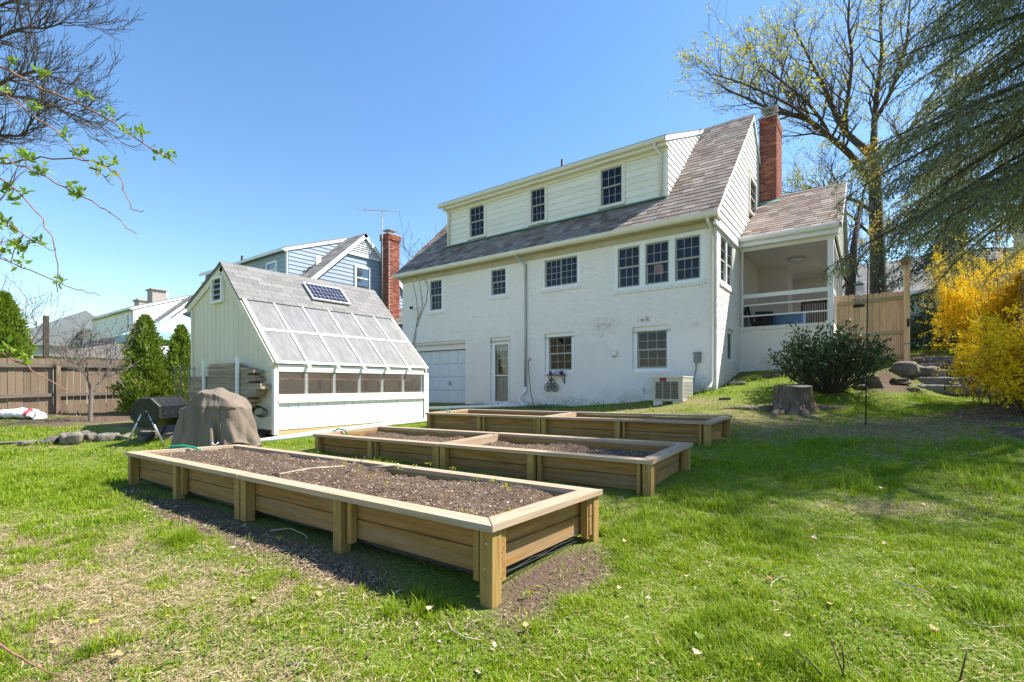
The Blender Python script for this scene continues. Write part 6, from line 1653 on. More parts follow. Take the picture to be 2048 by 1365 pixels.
for s, wd in ((-.55, .05), (.62, .12)):
    mb = MB(); vs = []
    for i in range(2):
        ss = s+wd*i
        prof_ = (1-min(1,abs(ss))**3.5)**.5*.9+.1
        for j in range(10):
            a = math.pi*(j/9*.8+.55); hh = .13*prof_*(1+.18*math.sin(ss*9+a)); ww = .24*(.75+.25*prof_)
            vs.append(Vector((bp.x,bp.y,bz)) + la*(ss*.52) + lb_*(ww*1.015*math.cos(a)) + Vector((0,0,.115*prof_+hh*1.03*math.sin(a)*(1 if math.sin(a)>0 else .8)+.015*math.sin(ss*23))))
    mb.add(vs, [(j, j+1, 11+j, 10+j) for j in range(9)], True); mb.build('red_stripe', m_redp, bag)
# ---------------------------------------------------------------- stones
def rock(c, rx_, ry_, rz_, seed, label, name='rock', cat='rock', group=None, mat=None, flat=0.0):
    r = np.random.default_rng(seed); nA, nB = 26, 16; V = []
    k = r.normal(0, 1, (6, 3)); ph = r.random(6)*6
    rot = r.random()*3
    for j in range(nB+1):
        th = math.pi*j/nB
        for i in range(nA):
            a = 2*math.pi*i/nA; n = np.array([math.sin(th)*math.cos(a), math.sin(th)*math.sin(a), math.cos(th)])
            d = 1+.26*sum(math.sin(2.6*k[q]@n+ph[q]) for q in range(6))/2.4
            n2 = np.sign(n)*np.abs(n)**(.62)
            d = d*(1+.05*math.sin(9*k[0]@n+ph[1])+.045*math.sin(13*k[1]@n+ph[2])+.03*math.sin(21*k[2]@n+ph[3])); p = n2*d; x, y = p[0]*rx_, p[1]*ry_; z = p[2]*rz_
            if flat: z = max(min(z, rz_*.8), -rz_*.8)
            V.append((c[0]+x*math.cos(rot*(.2 if flat else 1))-y*math.sin(rot*(.2 if flat else 1)), c[1]+x*math.sin(rot*(.2 if flat else 1))+y*math.cos(rot*(.2 if flat else 1)), c[2]+z))
    mb = MB(); mb.add(V, [(j*nA+i, (j+1)*nA+i, (j+1)*nA+(i+1)%nA, j*nA+(i+1)%nA) for j in range(nB) for i in range(nA)], True)
    o = mb.build(name, mat or m_stone, None, origin=c); tag(o, label, cat, group); return o
rl_ = [(12,902,.26,.16,.05,'flat grey stone at the left end of the rock row'),(55,899,.3,.15,.07,'low stone second from the left end of the rock row'),(98,893,.22,.18,.13,'rounded brown rock in the row, just left of the biggest'),(140,890,.28,.2,.19,'biggest reddish brown rock of the row'),(175,885,.22,.18,.17,'dark rock right of the biggest in the row'),(215,886,.24,.16,.13,'grey rock in the shaded part of the row'),(250,880,.18,.16,.12,'small rock left of the compost tumbler leg'),(295,876,.24,.18,.15,'smooth rock behind the compost tumbler legs'),(335,875,.22,.16,.12,'rock at the right end of the row, beside the covered grill')]
for i, (u, v, a, b, c, lb) in enumerate(rl_):
    t = 8.3+.25*i/8+.3*(u > 160); p = ground_at(u, t); rock((p.x, p.y, p.z+c*.3), a*.72, b*.68, c*.62, 40+i, lb, group='rocks edging the planting strip')
# stone steps up to the side yard, slabs in courses
m_step = M('bluestone_step', [(.13,.13,.12),(.21,.205,.19),(.28,.27,.245)], .9, ns=4, detail=8, bump=.7, bscale=10, bdist=.025, rval=.15, spots=[((.14,.16,.06), 1.6, .6, .15)])
ss = thing('stone_steps', (1.45, 15.4, .95), 'rough stone steps climbing between boulders to the upper lawn', 'steps')
def slab_stone(x0, x1, y0, y1, z0, z1, seed):
    r = random.Random(seed); mb = MB(); nx_ = 7; vs = []
    top, bot = [], []
    for i in range(nx_+1):
        x = x0+(x1-x0)*i/nx_
        f = y0+r.uniform(-.045,.045); 
        vs += [(x+r.uniform(-.01,.01), f+.02, z0), (x+r.uniform(-.01,.01), f, (z0+z1)/2+r.uniform(-.02,.02)), (x, f+.012, z1-.03+r.uniform(-.012,.012)), (x, f+.05, z1+r.uniform(-.015,.012)), (x, y1, z1+r.uniform(-.01,.01)), (x, y1, z0)]
    fs = []
    for i in range(nx_):
        for j in range(6): a, b = i*6+j, i*6+(j+1)%6; fs.append((b, a, a+6, b+6))
    fs += [tuple(range(6)), tuple(reversed(range(nx_*6, nx_*6+6)))]
    mb.add(vs, fs, False); return mb.build('slab', m_step, ss)
for i in range(5):
    y0 = 14.45+i*.38; z0 = .96+i*.178
    x0, x1 = .86+.02*i, 2.05+.08*i; m = x0+(x1-x0)*(.45+.15*((i*7) % 3)/2)
    slab_stone(x0, m-.01, y0, y0+.62, z0-.06, z0+.170, 100+i*2); slab_stone(m+.01, x1, y0+.03, y0+.62, z0-.06, z0+.165, 101+i*2)
bl_ = [(1838,775,11.6,.34,.3,.26,'mossy boulder at the left foot of the stone steps'),(1812,770,11.6,.3,.3,.22,'boulder left of the stone steps, below the fence post'),(1828,752,12.2,.32,.3,.2,'flat boulder beside the second stone step'),(1800,790,11.2,.26,.2,.12,'low flat rock in front of the boulders by the steps'),(1738,785,11.0,.26,.22,.24,'rounded dark boulder at the foot of the green shrub'),(1722,795,10.9,.16,.14,.12,'small rock beside the shrub'),(1828,795,10.8,.2,.16,.08,'pale flat rock on the grass before the steps'),(1925,790,10.9,.3,.3,.26,'boulder at the right foot of the stone steps'),(1945,770,11.3,.3,.3,.3,'boulder under the yellow forsythia beside the steps'),(1815,735,12.8,.4,.25,.12,'flat rock at the foot of the tall fence post'),(1868,716,13.6,.35,.25,.1,'flat rock at the top of the stone steps'),
 (1475,770,12.2,.28,.14,.1,'pale flat stone in the grass below the porch wall'),(1540,757,12.6,.24,.14,.1,'sunlit flat stone left of the tree stump'),(1560,752,12.9,.22,.14,.1,'flat stone in the grass behind the tree stump'),(1572,765,11.6,.14,.1,.1,'grey stone lying on the rear of the tree stump'),(1450,795,11.0,.2,.1,.05,'small pale stone in the grass right of the air conditioner')]
for i, (u, v, t, a, b, c, lb) in enumerate(bl_):
    p = ground_at(u, t)
    if i == 14: p = Vector((-1.2, 11.75, 1.06))
    rock((p.x, p.y, p.z+c*.3), a*.68, b*.65, c*.68, 70+i, lb, flat=1 if c < .15 else 0, group='rocks on the slope by the steps and porch')

# ---------------------------------------------------------------- cedar fence panel with post and birdhouse
cf = thing('fence', (0, 15.4, 1.7), 'new cedar board fence panel between the porch and the stone steps', 'fence')
x = -.66; fy = 15.42; widths = []
while x < .72:
    w = .125+.02*rnd.random(); zb = 1.66+.06*x+rnd.uniform(-.02,.02); zt = 3.47-.02*x+rnd.uniform(-.015,.015)
    mb = MB(); c = .035; r_ = rnd.uniform(-.003,.003)
    pts = [(x+.003,zb),(x+w-.003,zb),(x+w-.003,zt-c),(x+w-.012,zt-c*.35),(x+w-.035,zt),(x+.035,zt),(x+.012,zt-c*.35),(x+.003,zt-c)]
    mb.prism(pts, 'Y', fy+r_, fy+.018+r_); mb.build('board', m_fenceZ, cf); x += w
for zz in (3.28, 2.42, 1.82):
    mb = MB(); mb.beam((-.64,fy-.022,zz-.03),(.72,fy-.022,zz+.02), .04, .085, ch=.003); mb.build('rail', m_fenceX, cf)
bpx = .78
bpo = thing('fence_post', (bpx, 15.36, 1.6), 'tall square cedar post at the end of the new fence', 'post')
mb = MB(); mb.beam((bpx,15.36,1.55),(bpx,15.36,4.02), .12, .12, up=(0,1,0), ch=.006); mb.build('post', m_fenceZ, bpo)
mb = MB(); mb.box(bpx+.0,15.28,2.55,bpx+.05,15.299,2.75); mb.build('latch', m_black, bpo)
mb = MB(); mb.box(bpx-.065,15.295,2.12,bpx+.065,15.298,2.15); mb.build('band', m_lead, bpo)
bhx = thing('birdhouse', (bpx, 15.36, 4.02), 'small weathered birdhouse with red front on the tall fence post', 'birdhouse')
m_bhw = M('weathered_birdhouse', [(.45,.42,.37),(.58,.55,.49)], .8, ns=10)
mb = MB(); mb.prism([(bpx-.10,4.02),(bpx+.10,4.02),(bpx+.11,4.20),(bpx,4.28),(bpx-.11,4.20)], 'Y', 15.27, 15.45); mb.build('box', m_bhw, bhx)
for s in (-1,1): mb = MB(); mb.frame((bpx,0,4.30), (s*.81,0,-.585), (0,1,0), (s*.585,0,.81), -.005, 15.23, -.01, .19, 15.49, .01); mb.build('roof', m_bhw, bhx)
mb = MB(); mb.box(bpx-.10,15.255,4.06,bpx+.03,15.268,4.19); mb.build('front', m_redp, bhx)
mb = MB(); mb.tube([(bpx-.03,15.256,4.13),(bpx-.03,15.245,4.13)], .025, 10); mb.build('entrance_hole', m_black, bhx)
# fence on the upper right, by the forsythia
rf_ = thing('fence', (3, 17, 2), 'pale board fence panel half hidden by the forsythia at the right', 'fence')
pa, pb = Vector((2.50, 18.7, 0)), Vector((3.75, 14.0, 0)); dv_ = (pb-pa); Ln = dv_.length; dv_.normalize(); s = 0
m_pale = wood('pale_fence_board', [(.30,.235,.16),(.42,.34,.25),(.50,.42,.32)], 'Z', rval=.15)
nv = Vector((-dv_.y, dv_.x, 0)); nv = nv if nv.x < 0 else -nv
while s < Ln:
    w = .135; p = pa+dv_*s; zb = g(p.x, p.y)-.05; zt = 3.98-.03*s+rnd.uniform(-.02,.02)
    mb = MB(); o = Vector((p.x,p.y,0)); c = .03
    pr_ = [(0.003,zb),(w-.003,zb),(w-.003,zt-c),(w-.03,zt),(.03,zt),(.003,zt-c)]
    vs = [o+dv_*a+Vector((0,0,z)) for a, z in pr_]+[o+dv_*a+nv*.018+Vector((0,0,z)) for a, z in pr_]
    mb.add(vs, [tuple(range(6)), tuple(reversed(range(6,12)))]+[(i,6+i,6+(i+1)%6,(i+1)%6) for i in range(6)]); mb.build('board', m_pale, rf_); s += w
for zz in (2.5, 3.5): mb = MB(); mb.beam(pa+Vector((0,0,zz))-nv*.03, pb+Vector((0,0,zz-.1))-nv*.03, .04, .09); mb.build('rail', m_pale, rf_)
# ---------------------------------------------------------------- tree stump
sc = Vector((-1.26, 11.5, g(-1.26, 11.5)))
m_stump = M('stump_bark', [(.07,.05,.033),(.16,.12,.085),(.28,.22,.165)], .95, scale=(1,1,.22), ns=13, detail=8, bump=1.0, bscale=14, bdist=.05, spots=[((.30,.17,.10), 1.2, .68, .06)])
m_cut = M('stump_top', [(.20,.165,.13),(.33,.28,.22)], .9, ns=9, bump=.5)
st_ = thing('tree_stump', sc, 'broad sawn tree stump with flaring roots on the lawn', 'tree stump')
nA, nH = 72, 16; V = []
for j in range(nH+1):
    h = j/nH
    for i in range(nA):
        a = 2*math.pi*i/nA
        r = .325 + .13*(1-h)**2.6*(1+.55*math.sin(a*5+1)+.3*math.sin(a*3)) + .016*math.sin(a*21+h*2)+.012*math.sin(a*37-h*3) + .03*math.sin(a*3+2)
        V.append(sc + Vector((r*math.cos(a), r*math.sin(a)*.9, -.08 + .60*h + (.02*math.sin(a*2) if j == nH else 0))))
mb = MB(); mb.add(V, [(j*nA+i, j*nA+(i+1)%nA, (j+1)*nA+(i+1)%nA, (j+1)*nA+i) for j in range(nH) for i in range(nA)], True); mb.build('trunk_base', m_stump, st_)
mb = MB(); rim = V[nH*nA:]; cen = sc+Vector((0,0,.53)); mb.add(rim+[cen], [(i, (i+1)%nA, nA) for i in range(nA)]); mb.build('cut_face', m_cut, st_)
for k, (a, L_) in enumerate(((3.6, 1.3), (5.2, .9), (.3, .8), (4.4, .7))):
    d = Vector((math.cos(a), math.sin(a), 0)); pts = []
    for s in range(7):
        p = sc+d*(.42+L_*s/6)+Vector((-d.y, d.x, 0))*.06*math.sin(s*1.3+k); pts.append((p.x, p.y, g(p.x, p.y)+.035-.07*s/6))
    mb = MB(); mb.tube(pts, [.09*(1-.75*s/6) for s in range(7)], 8); mb.build('root', m_stump, st_)
# ---------------------------------------------------------------- shepherd's crook with feeder
pb_ = ground_at(1731, 7.4); ptp = pt(1736, 532, 7.4)
hk = thing('shepherd_hook', pb_, 'thin black shepherd hook pole standing in the lawn', 'pole')
mb = MB(); top = Vector((ptp.x, ptp.y, ptp.z)); L_ = -rx
pts = [pb_-Vector((0,0,.1)), pb_*.5+top*.5, top]
pts += [top + L_*(.085-.085*math.cos(R(20*k))) + Vector((0,0,.085*math.sin(R(20*k)))) for k in range(1, 10)] + [top+L_*.17+Vector((0,0,-.1)), top+L_*.15+Vector((0,0,-.17)), top+L_*.11+Vector((0,0,-.16))]
mb.tube(pts, .009, 7); mb.build('hook', m_black, hk)
fd_c = top+L_*.14+Vector((0,0,-.20))
fe = thing('bird_feeder', fd_c-Vector((0,0,.46)), 'clear tube bird feeder hanging from the shepherd hook', 'bird feeder')
mb = MB(); mb.tube([fd_c+Vector((0,0,.04)), fd_c+Vector((0,0,-.06))], .003, 5); mb.tube([fd_c+Vector((0,0,-.04)), fd_c+Vector((0,0,-.09))], [.02,.075], 12); mb.build('lid', m_lead, fe)
mb = MB(); mb.tube([fd_c+Vector((0,0,-.09)), fd_c+Vector((0,0,-.40))], .055, 14); mb.build('tube', m_polyclear, fe)
mb = MB(); mb.tube([fd_c+Vector((0,0,-.40)), fd_c+Vector((0,0,-.43))], [.08,.075], 14); mb.build('tray', m_black, fe)
for s in (-1,1):
    for zz in (-.2,-.32): mb = MB(); p = fd_c+L_*(.055*s)+Vector((0,0,zz)); mb.tube([p, p+L_*(.05*s)], .006, 5); mb.build('perch', m_black, fe)
# ---------------------------------------------------------------- neighbours beyond the trees on the right, wires
m_beige = M('beige_stucco', [(.42,.39,.33),(.5,.47,.41)], .9, ns=3)
n1 = thing('house', (2, 43, 2.6), 'neighbouring house with grey roof behind the maple trunk', 'house')
mb = MB(); mb.box(-5, 40, 2.2, 9, 48, 7.0); mb.build('wall', m_gable_white, n1)
mb = MB(); mb.prism([(39.4,6.9),(48.6,6.9),(44,9.9)], 'X', -5.5, 9.5); mb.build('roof', m_asph, n1)
st = MB()
for r in range(14): st.frame((0,39.4,6.95), (1,0,0), (0,.837,.547), (0,-.547,.837), -5.5, r*.38, 0, 9.5, r*.38+.4, .05)
tag(st.build('shingle_courses', m_asph, n1), kind='stuff')
mb = MB(); mb.box(-5.5,39.2,6.75,9.5,39.4,6.95); mb.build('gutter', m_white, n1)
mb = MB(); mb.box(4.2,43.6,9.4,5.2,44.6,10.9); mb.build('chimney', m_brick, n1)
n2 = thing('house', (11, 36, 2.8), 'beige house wall glimpsed behind the conifers at the right', 'house')
mb = MB(); mb.box(7.2, 33, 2.4, 16, 42, 10.6); mb.build('wall', m_beige, n2)
mb = MB(); mb.prism([(6.8,10.5),(16.4,10.5),(11.6,14)], 'Y', 32.5, 42.5); mb.build('roof', m_asph, n2)
for k in range(2): piece('window', m_skyglass, 8.4+2.6*k, 32.94, 6.6, 9.6+2.6*k, 32.99, 8.4, n2)
for k, (zz, lb) in enumerate(((8.9, 'upper of two dark overhead wires beyond the fence'), (8.0, 'lower of two dark overhead wires beyond the fence'))):
    mb = MB(); pts = [Vector((-14+2.2*s, 30+.25*s, zz+.012*(s-10)**2-.5)) for s in range(21)]; mb.tube(pts, .016, 4); o = mb.build('overhead_wire', m_black, None, origin=pts[0]); tag(o, lb, 'wire')
# ---------------------------------------------------------------- tree building
def tubes(paths):
    VV, FF = [], []; vo = 0
    for pts, rad in paths:
        pts = np.asarray(pts, float); rad = np.asarray(rad, float); m = len(pts)
        rm = rad.max(); n = 3 if rm < .012 else (4 if rm < .03 else (6 if rm < .1 else 10))
        t = np.gradient(pts, axis=0); t /= np.linalg.norm(t, axis=1)[:, None]+1e-9
        ref = np.array([.31, .17, .93]) if abs(t[0] @ np.array([.31, .17, .93])) < .9 else np.array([.9, .3, .1])
        s = np.cross(t, ref); s /= np.linalg.norm(s, axis=1)[:, None]+1e-9; b = np.cross(t, s)
        a = np.arange(n)*2*np.pi/n
        V = pts[:, None] + (s[:, None]*np.cos(a)[None, :, None] + b[:, None]*np.sin(a)[None, :, None])*rad[:, None, None]
        VV.append(V.reshape(-1, 3)); k = np.arange(n); k1 = (k+1) % n
        for i in range(m-1): FF.append(np.stack([vo+i*n+k, vo+i*n+k1, vo+(i+1)*n+k1, vo+(i+1)*n+k], -1))
        vo += m*n
    return np.concatenate(VV), np.concatenate(FF)
def unit(v): return v/(np.linalg.norm(v)+1e-9)
def grow(p, d, L, r, lev, out, tips, r_, spread=.75, trop=.12, wig=.16, ratio=.62, kids=(5, 5, 4, 3), minr=.0025):
    n = 6 if lev > 1 else 5
    pts = [p]; rad = [r]; d = unit(d)
    for i in range(n):
        d = unit(d + r_.normal(0, wig, 3) + np.array([0, 0, trop])); p = p + d*L/n; pts.append(p); rad.append(max(minr, r*(1-.78*(i+1)/n)))
    out.append((pts, rad))
    if lev <= 0: tips.append((p, d)); tips.append((pts[3], d)); return
    k = kids[min(lev, len(kids)-1)]
    for j in range(k):
        f = .25+.75*(j+r_.random()*.7)/k; i = min(n-1, int(f*n)); q = pts[i] + (pts[i+1]-pts[i])*r_.random()
        dd = unit(pts[i+1]-pts[i]); ax = unit(np.cross(dd, r_.normal(0, 1, 3)))
        nd = unit(dd*math.cos(spread*(.6+.6*r_.random())) + ax*math.sin(spread*(.6+.6*r_.random())))
        grow(q, nd, L*ratio*(.7+.5*r_.random()), max(minr, rad[i]*.62), lev-1, out, tips, r_, spread, trop, wig, ratio, kids, minr)
    tips.append((p, d))
def quads(c, A, B):
    n = len(c); V = np.stack([c, c+A*.45+B, c+A, c+A*.45-B], 1).reshape(-1, 3)
    return V, np.arange(n*4).reshape(-1, 4)
def limb(us, r0, r1, sub=3):
    P = [np.array(pt(*q)) for q in us]; pts = []
    for i in range(len(P)-1):
        for s in range(sub): pts.append(P[i]+(P[i+1]-P[i])*s/sub)
    pts.append(P[-1]); pts = np.array(pts)
    k = pts.copy(); k[1:-1] = (pts[:-2]+2*pts[1:-1]+pts[2:])/4
    return k, np.linspace(r0, r1, len(k))

# ---------------------------------------------------------------- the big maple behind the porch
r_ = np.random.default_rng(5)
T = 22.0
limbs = [
 ([(1757,610,T),(1756,560,T),(1755,500,T),(1752,430,T),(1750,370,T),(1746,315,T)], .34, .22),
 ([(1750,372,T),(1728,345,T-.5),(1700,308,T-1),(1662,276,T-1.5),(1630,250,T-2),(1608,236,T-2),(1570,228,T-2.5),(1545,222,T-3),(1500,200,T-3),(1455,180,T-3)], .21, .03),
 ([(1746,318,T),(1720,290,T),(1693,268,T+.5),(1675,240,T+1),(1662,205,T+1),(1640,160,T+1.5),(1615,110,T+1.5),(1590,60,T+2)], .22, .035),
 ([(1693,268,T+.5),(1690,225,T-.5),(1700,170,T-1),(1705,110,T-1),(1695,50,T-1.5),(1700,-20,T-2)], .13, .03),
 ([(1746,315,T),(1748,270,T),(1750,225,T+.5),(1755,170,T+.5),(1765,110,T+.5),(1760,40,T+1),(1768,-50,T+1)], .20, .04),
 ([(1750,240,T),(1775,200,T-1),(1795,150,T-1.5),(1815,80,T-2),(1820,0,T-2)], .13, .03),
 ([(1754,350,T),(1790,310,T+1),(1815,265,T+1.5),(1850,210,T+2),(1890,150,T+2)], .16, .03),
 ([(1662,276,T-1.5),(1640,235,T-2),(1605,195,T-2.5),(1560,160,T-3),(1520,130,T-3.5)], .10, .025),
 ([(1630,250,T-2),(1590,215,T-3),(1540,190,T-4),(1480,165,T-4.5),(1430,150,T-5)], .09, .02),
 ([(1752,432,T),(1720,405,T+.5),(1690,395,T+1),(1660,380,T+1),(1630,375,T+1.5),(1600,382,T+2)], .12, .025),
 ([(1754,480,T),(1725,455,T-1),(1700,430,T-1.5),(1675,412,T-2)], .09, .02),
 ([(1756,520,T),(1785,490,T-1),(1815,455,T-1.5),(1850,430,T-2)], .10, .02),
 ([(1600,205,T+1),(1575,150,T+1),(1550,110,T+1)], .06, .02),
]
limbs = [(us, a*.78 if a < .3 else a, b) for us, a, b in limbs]
paths, tips = [], []
for us, a, b in limbs:
    k, rd = limb(us, a, b); paths.append((k, rd))
    if a > .3: continue
    n = len(k); L = np.linalg.norm(k[-1]-k[0])
    for i in range(max(3, int(n*.28)), n):
        for q in range(2 if i % 2 else 1):
            dd = unit(k[min(i+1, n-1)]-k[i-1]); ax = unit(np.cross(dd, r_.normal(0, 1, 3)))
            nd = unit(dd*.75+ax*.75+np.array([0, 0, .15]))
            grow(k[i], nd, (1.1+1.2*r_.random())*(.7+.5*(1-i/n)), rd[i]*.42+.006, 2, paths, tips, r_, spread=.7, trop=.08, wig=.17, ratio=.6, kids=(4, 4, 4), minr=.005)
    grow(k[-1], unit(k[-1]-k[-2]), 1.1, rd[-1], 2, paths, tips, r_, kids=(3, 4, 4), minr=.0055)
base = ground_at(1757, T)
mt = thing('maple_tree', base, 'large spreading maple with yellow green young leaves behind the porch', 'tree')
big = [p for p in paths if np.max(p[1]) > .055]; small = [p for p in paths if np.max(p[1]) <= .055]
big[0] = (np.concatenate([[np.array([big[0][0][0][0], big[0][0][0][1], base.z-.2])], big[0][0]]), np.concatenate([[.55], big[0][1]]))
v, f = tubes(big); np_mesh('trunk', v, f, m_bark, mt, smooth=True)
v, f = tubes(small); o = np_mesh('branches', v, f, m_twig, mt, smooth=True); tag(o, kind='stuff')
tp = np.array([t[0] for t in tips]); tp = tp[r_.random(len(tp)) < .22]
k = 7; c = np.repeat(tp, k, 0) + r_.normal(0, .09, (len(tp)*k, 3)); A = r_.normal(0, 1, c.shape); A /= np.linalg.norm(A, axis=1)[:, None]; A *= (.05+.06*r_.random(len(c)))[:, None]
B = np.cross(A, r_.normal(0, 1, c.shape)); B /= np.linalg.norm(B, axis=1)[:, None]; B *= (.022+.02*r_.random(len(c)))[:, None]
m_mleaf = M('young_maple_leaf', [(.40,.40,.03),(.55,.50,.05)], .6, trans=.45, rcols=[(.42,.44,.03),(.55,.50,.05),(.34,.40,.04),(.60,.46,.05)], rmix=.6)
v, f = quads(c, A, B); np_mesh('crown', v, f, m_mleaf, mt)
# a slimmer second trunk beside it
paths, tips = [], []
k, rd = limb([(1700,605,20.),(1702,560,20.),(1706,520,20.),(1708,485,20.),(1716,440,20.5),(1724,400,21)], .20, .06); paths.append((k, rd))
for us, a in (([(1706,530,20.),(1690,505,19.5),(1680,470,19)], .08), ([(1706,540,20.),(1722,515,20.5),(1740,490,21)], .08), ([(1702,575,20.),(1685,550,19.5),(1672,530,19)], .07)):
    q, rq = limb(us, a, .02); paths.append((q, rq)); grow(q[-1], q[-1]-q[-2], 1.3, .02, 2, paths, tips, r_, kids=(3,4,4), minr=.005); grow(q[len(q)//2], q[-1]-q[0], 1.0, .02, 2, paths, tips, r_, kids=(3,3,4), minr=.005)
grow(k[-1], k[-1]-k[-2], 1.8, .05, 3, paths, tips, r_, kids=(3,3,4,4), minr=.005)
b2 = ground_at(1700, 20.); t2 = thing('young_tree', b2, 'slim tree with reddish young leaves between the porch and the maple', 'tree')
paths[0] = (np.concatenate([[np.array([paths[0][0][0][0], paths[0][0][0][1], b2.z-.2])], paths[0][0]]), np.concatenate([[.24], paths[0][1]]))
v, f = tubes(paths); np_mesh('trunk', v, f, m_bark, t2, smooth=True)
tp = np.array([t[0] for t in tips]); kk = 7; c = np.repeat(tp, kk, 0)+r_.normal(0, .09, (len(tp)*kk, 3)); A = r_.normal(0, .07, c.shape); B = r_.normal(0, .025, c.shape)
v, f = quads(c, A, B); np_mesh('crown', v, f, M('bronze_leaf', [(.40,.30,.05),(.5,.36,.08)], .6, trans=.4, rcols=[(.45,.40,.05),(.42,.22,.08),(.5,.42,.06)], rmix=.7), t2)

# ---------------------------------------------------------------- conifers
m_needle = M('blue_green_needle', [(.15,.185,.075),(.22,.255,.115)], .55, trans=.45, rcols=[(.11,.145,.06),(.19,.225,.10),(.28,.31,.155),(.26,.27,.07)], rmix=.6)
m_needle2 = M('dark_needle', [(.05,.085,.055),(.085,.13,.09)], .55, trans=.25, rcols=[(.045,.08,.055),(.08,.125,.085),(.12,.165,.13)], rmix=.6)
def conifer(x, y, z1, zlow, H, Lmax, nb, label, needle, nl, nw, per, seed, bias=None, trunk_r=.24, tw=.15, droop=.55, shape=1.0):
    r = np.random.default_rng(seed); zb = g(x, y)
    t = thing('conifer_tree', (x, y, zb), label, 'tree')
    pz = np.linspace(0, 1, 12); tr = [(np.stack([x+.06*np.sin(pz*5), y+.06*np.cos(pz*4), zb-.2+(H+.2)*pz], -1), trunk_r*(1-.93*pz))]
    paths, NC, NA = [], [], []
    for b in range(nb):
        fz = (b+r.random())/nb; z = zlow+(H-.4-zlow)*fz; az = r.random()*6.283 if (bias is None or r.random() < .18) else bias+r.normal(0, .62)
        L = Lmax*(1-fz**2.6*.8)*(.75+.4*r.random())*shape; d = np.array([math.cos(az), math.sin(az), .12+.25*fz]); p = np.array([x, y, zb+z]); pts = [p]; n = 12
        for i in range(n):
            d = unit(d+np.array([0, 0, -droop*.11])+r.normal(0, .06, 3)*np.array([1, 1, .5])); p = p+d*L/n; pts.append(p)
        pts = np.array(pts); paths.append((pts, np.linspace(.022+.008*L, .006, n+1)))
        m = int(L/tw); side = np.array([-math.sin(az), math.cos(az), 0])
        for j in range(m):
            f_ = .12+.88*(j+r.random())/m; i = min(n-1, int(f_*n)); q = pts[i]+(pts[i+1]-pts[i])*(f_*n-i); dd = unit(pts[i+1]-pts[i])
            for s in (-1, 1):
                if r.random() < .12: continue
                l2 = (.30+.75*(1-f_)**.7*L*.28)*(.6+.7*r.random()); d2 = unit(dd*.62+side*s*(.75+.3*r.random())+np.array([0, 0, -.15-.35*r.random()])); w = [q]; pp = q
                for e in range(4): d2 = unit(d2+np.array([0, 0, -droop*.22])+r.normal(0, .07, 3)); pp = pp+d2*l2/4; w.append(pp)
                w = np.array(w); paths.append((w, np.linspace(.007, .003, 5)))
                cnt = max(6, int(per*l2)); u = r.random(cnt)*4; ii = np.minimum(u.astype(int), 3); c = w[ii]+(w[ii+1]-w[ii])*(u-ii)[:, None]; td = w[ii+1]-w[ii]; td = td/(np.linalg.norm(td, axis=1)[:, None]+1e-9)
                a = r.normal(0, 1, (cnt, 3)); a[:, 2] *= .6; a = a-td*(a*td).sum(1)[:, None]; a /= np.linalg.norm(a, axis=1)[:, None]+1e-9
                # little side sprays that carry the needles outward
                c = c+a*(.085*r.random(cnt)**1.3*(1+l2))[:, None]; NC.append(c); NA.append(unit_rows(td*.75+a*.65+np.array([0, 0, -.25])))
    NC = np.concatenate(NC); NA = np.concatenate(NA); n = len(NC)
    A = NA*(nl*(.6+.8*r.random(n)))[:, None]; B = np.cross(NA, r.normal(0, 1, (n, 3))); B /= np.linalg.norm(B, axis=1)[:, None]+1e-9; B *= (nw*(.6+.8*r.random(n)))[:, None]
    v, f = quads(NC, A, B); np_mesh('foliage', v, f, needle, t)
    v, f = tubes(tr); np_mesh('trunk', v, f, m_bark, t, smooth=True)
    v, f = tubes(paths); tag(np_mesh('boughs', v, f, m_twig, t, smooth=True), kind='stuff')
    return t
def unit_rows(a): return a/(np.linalg.norm(a, axis=1)[:, None]+1e-9)
conifer(4.9, 11.2, 0, 3.4, 11.0, 5.2, 104, 'tall drooping conifer overhanging the right side of the yard', m_needle, .05, .008, 112, 3, bias=math.pi*1.0, trunk_r=.30, tw=.18, droop=.62)
conifer(2.7, 24.2, 0, .5, 11.0, 3.4, 60, 'blue green spruce behind the stone steps', m_needle2, .13, .018, 55, 9, trunk_r=.2, tw=.26, droop=.7)
conifer(7.4, 27.5, 0, 1.0, 15.0, 4.2, 60, 'tall dark conifer behind the forsythia at the right', m_needle2, .16, .022, 42, 21, trunk_r=.25, tw=.3, droop=.6)

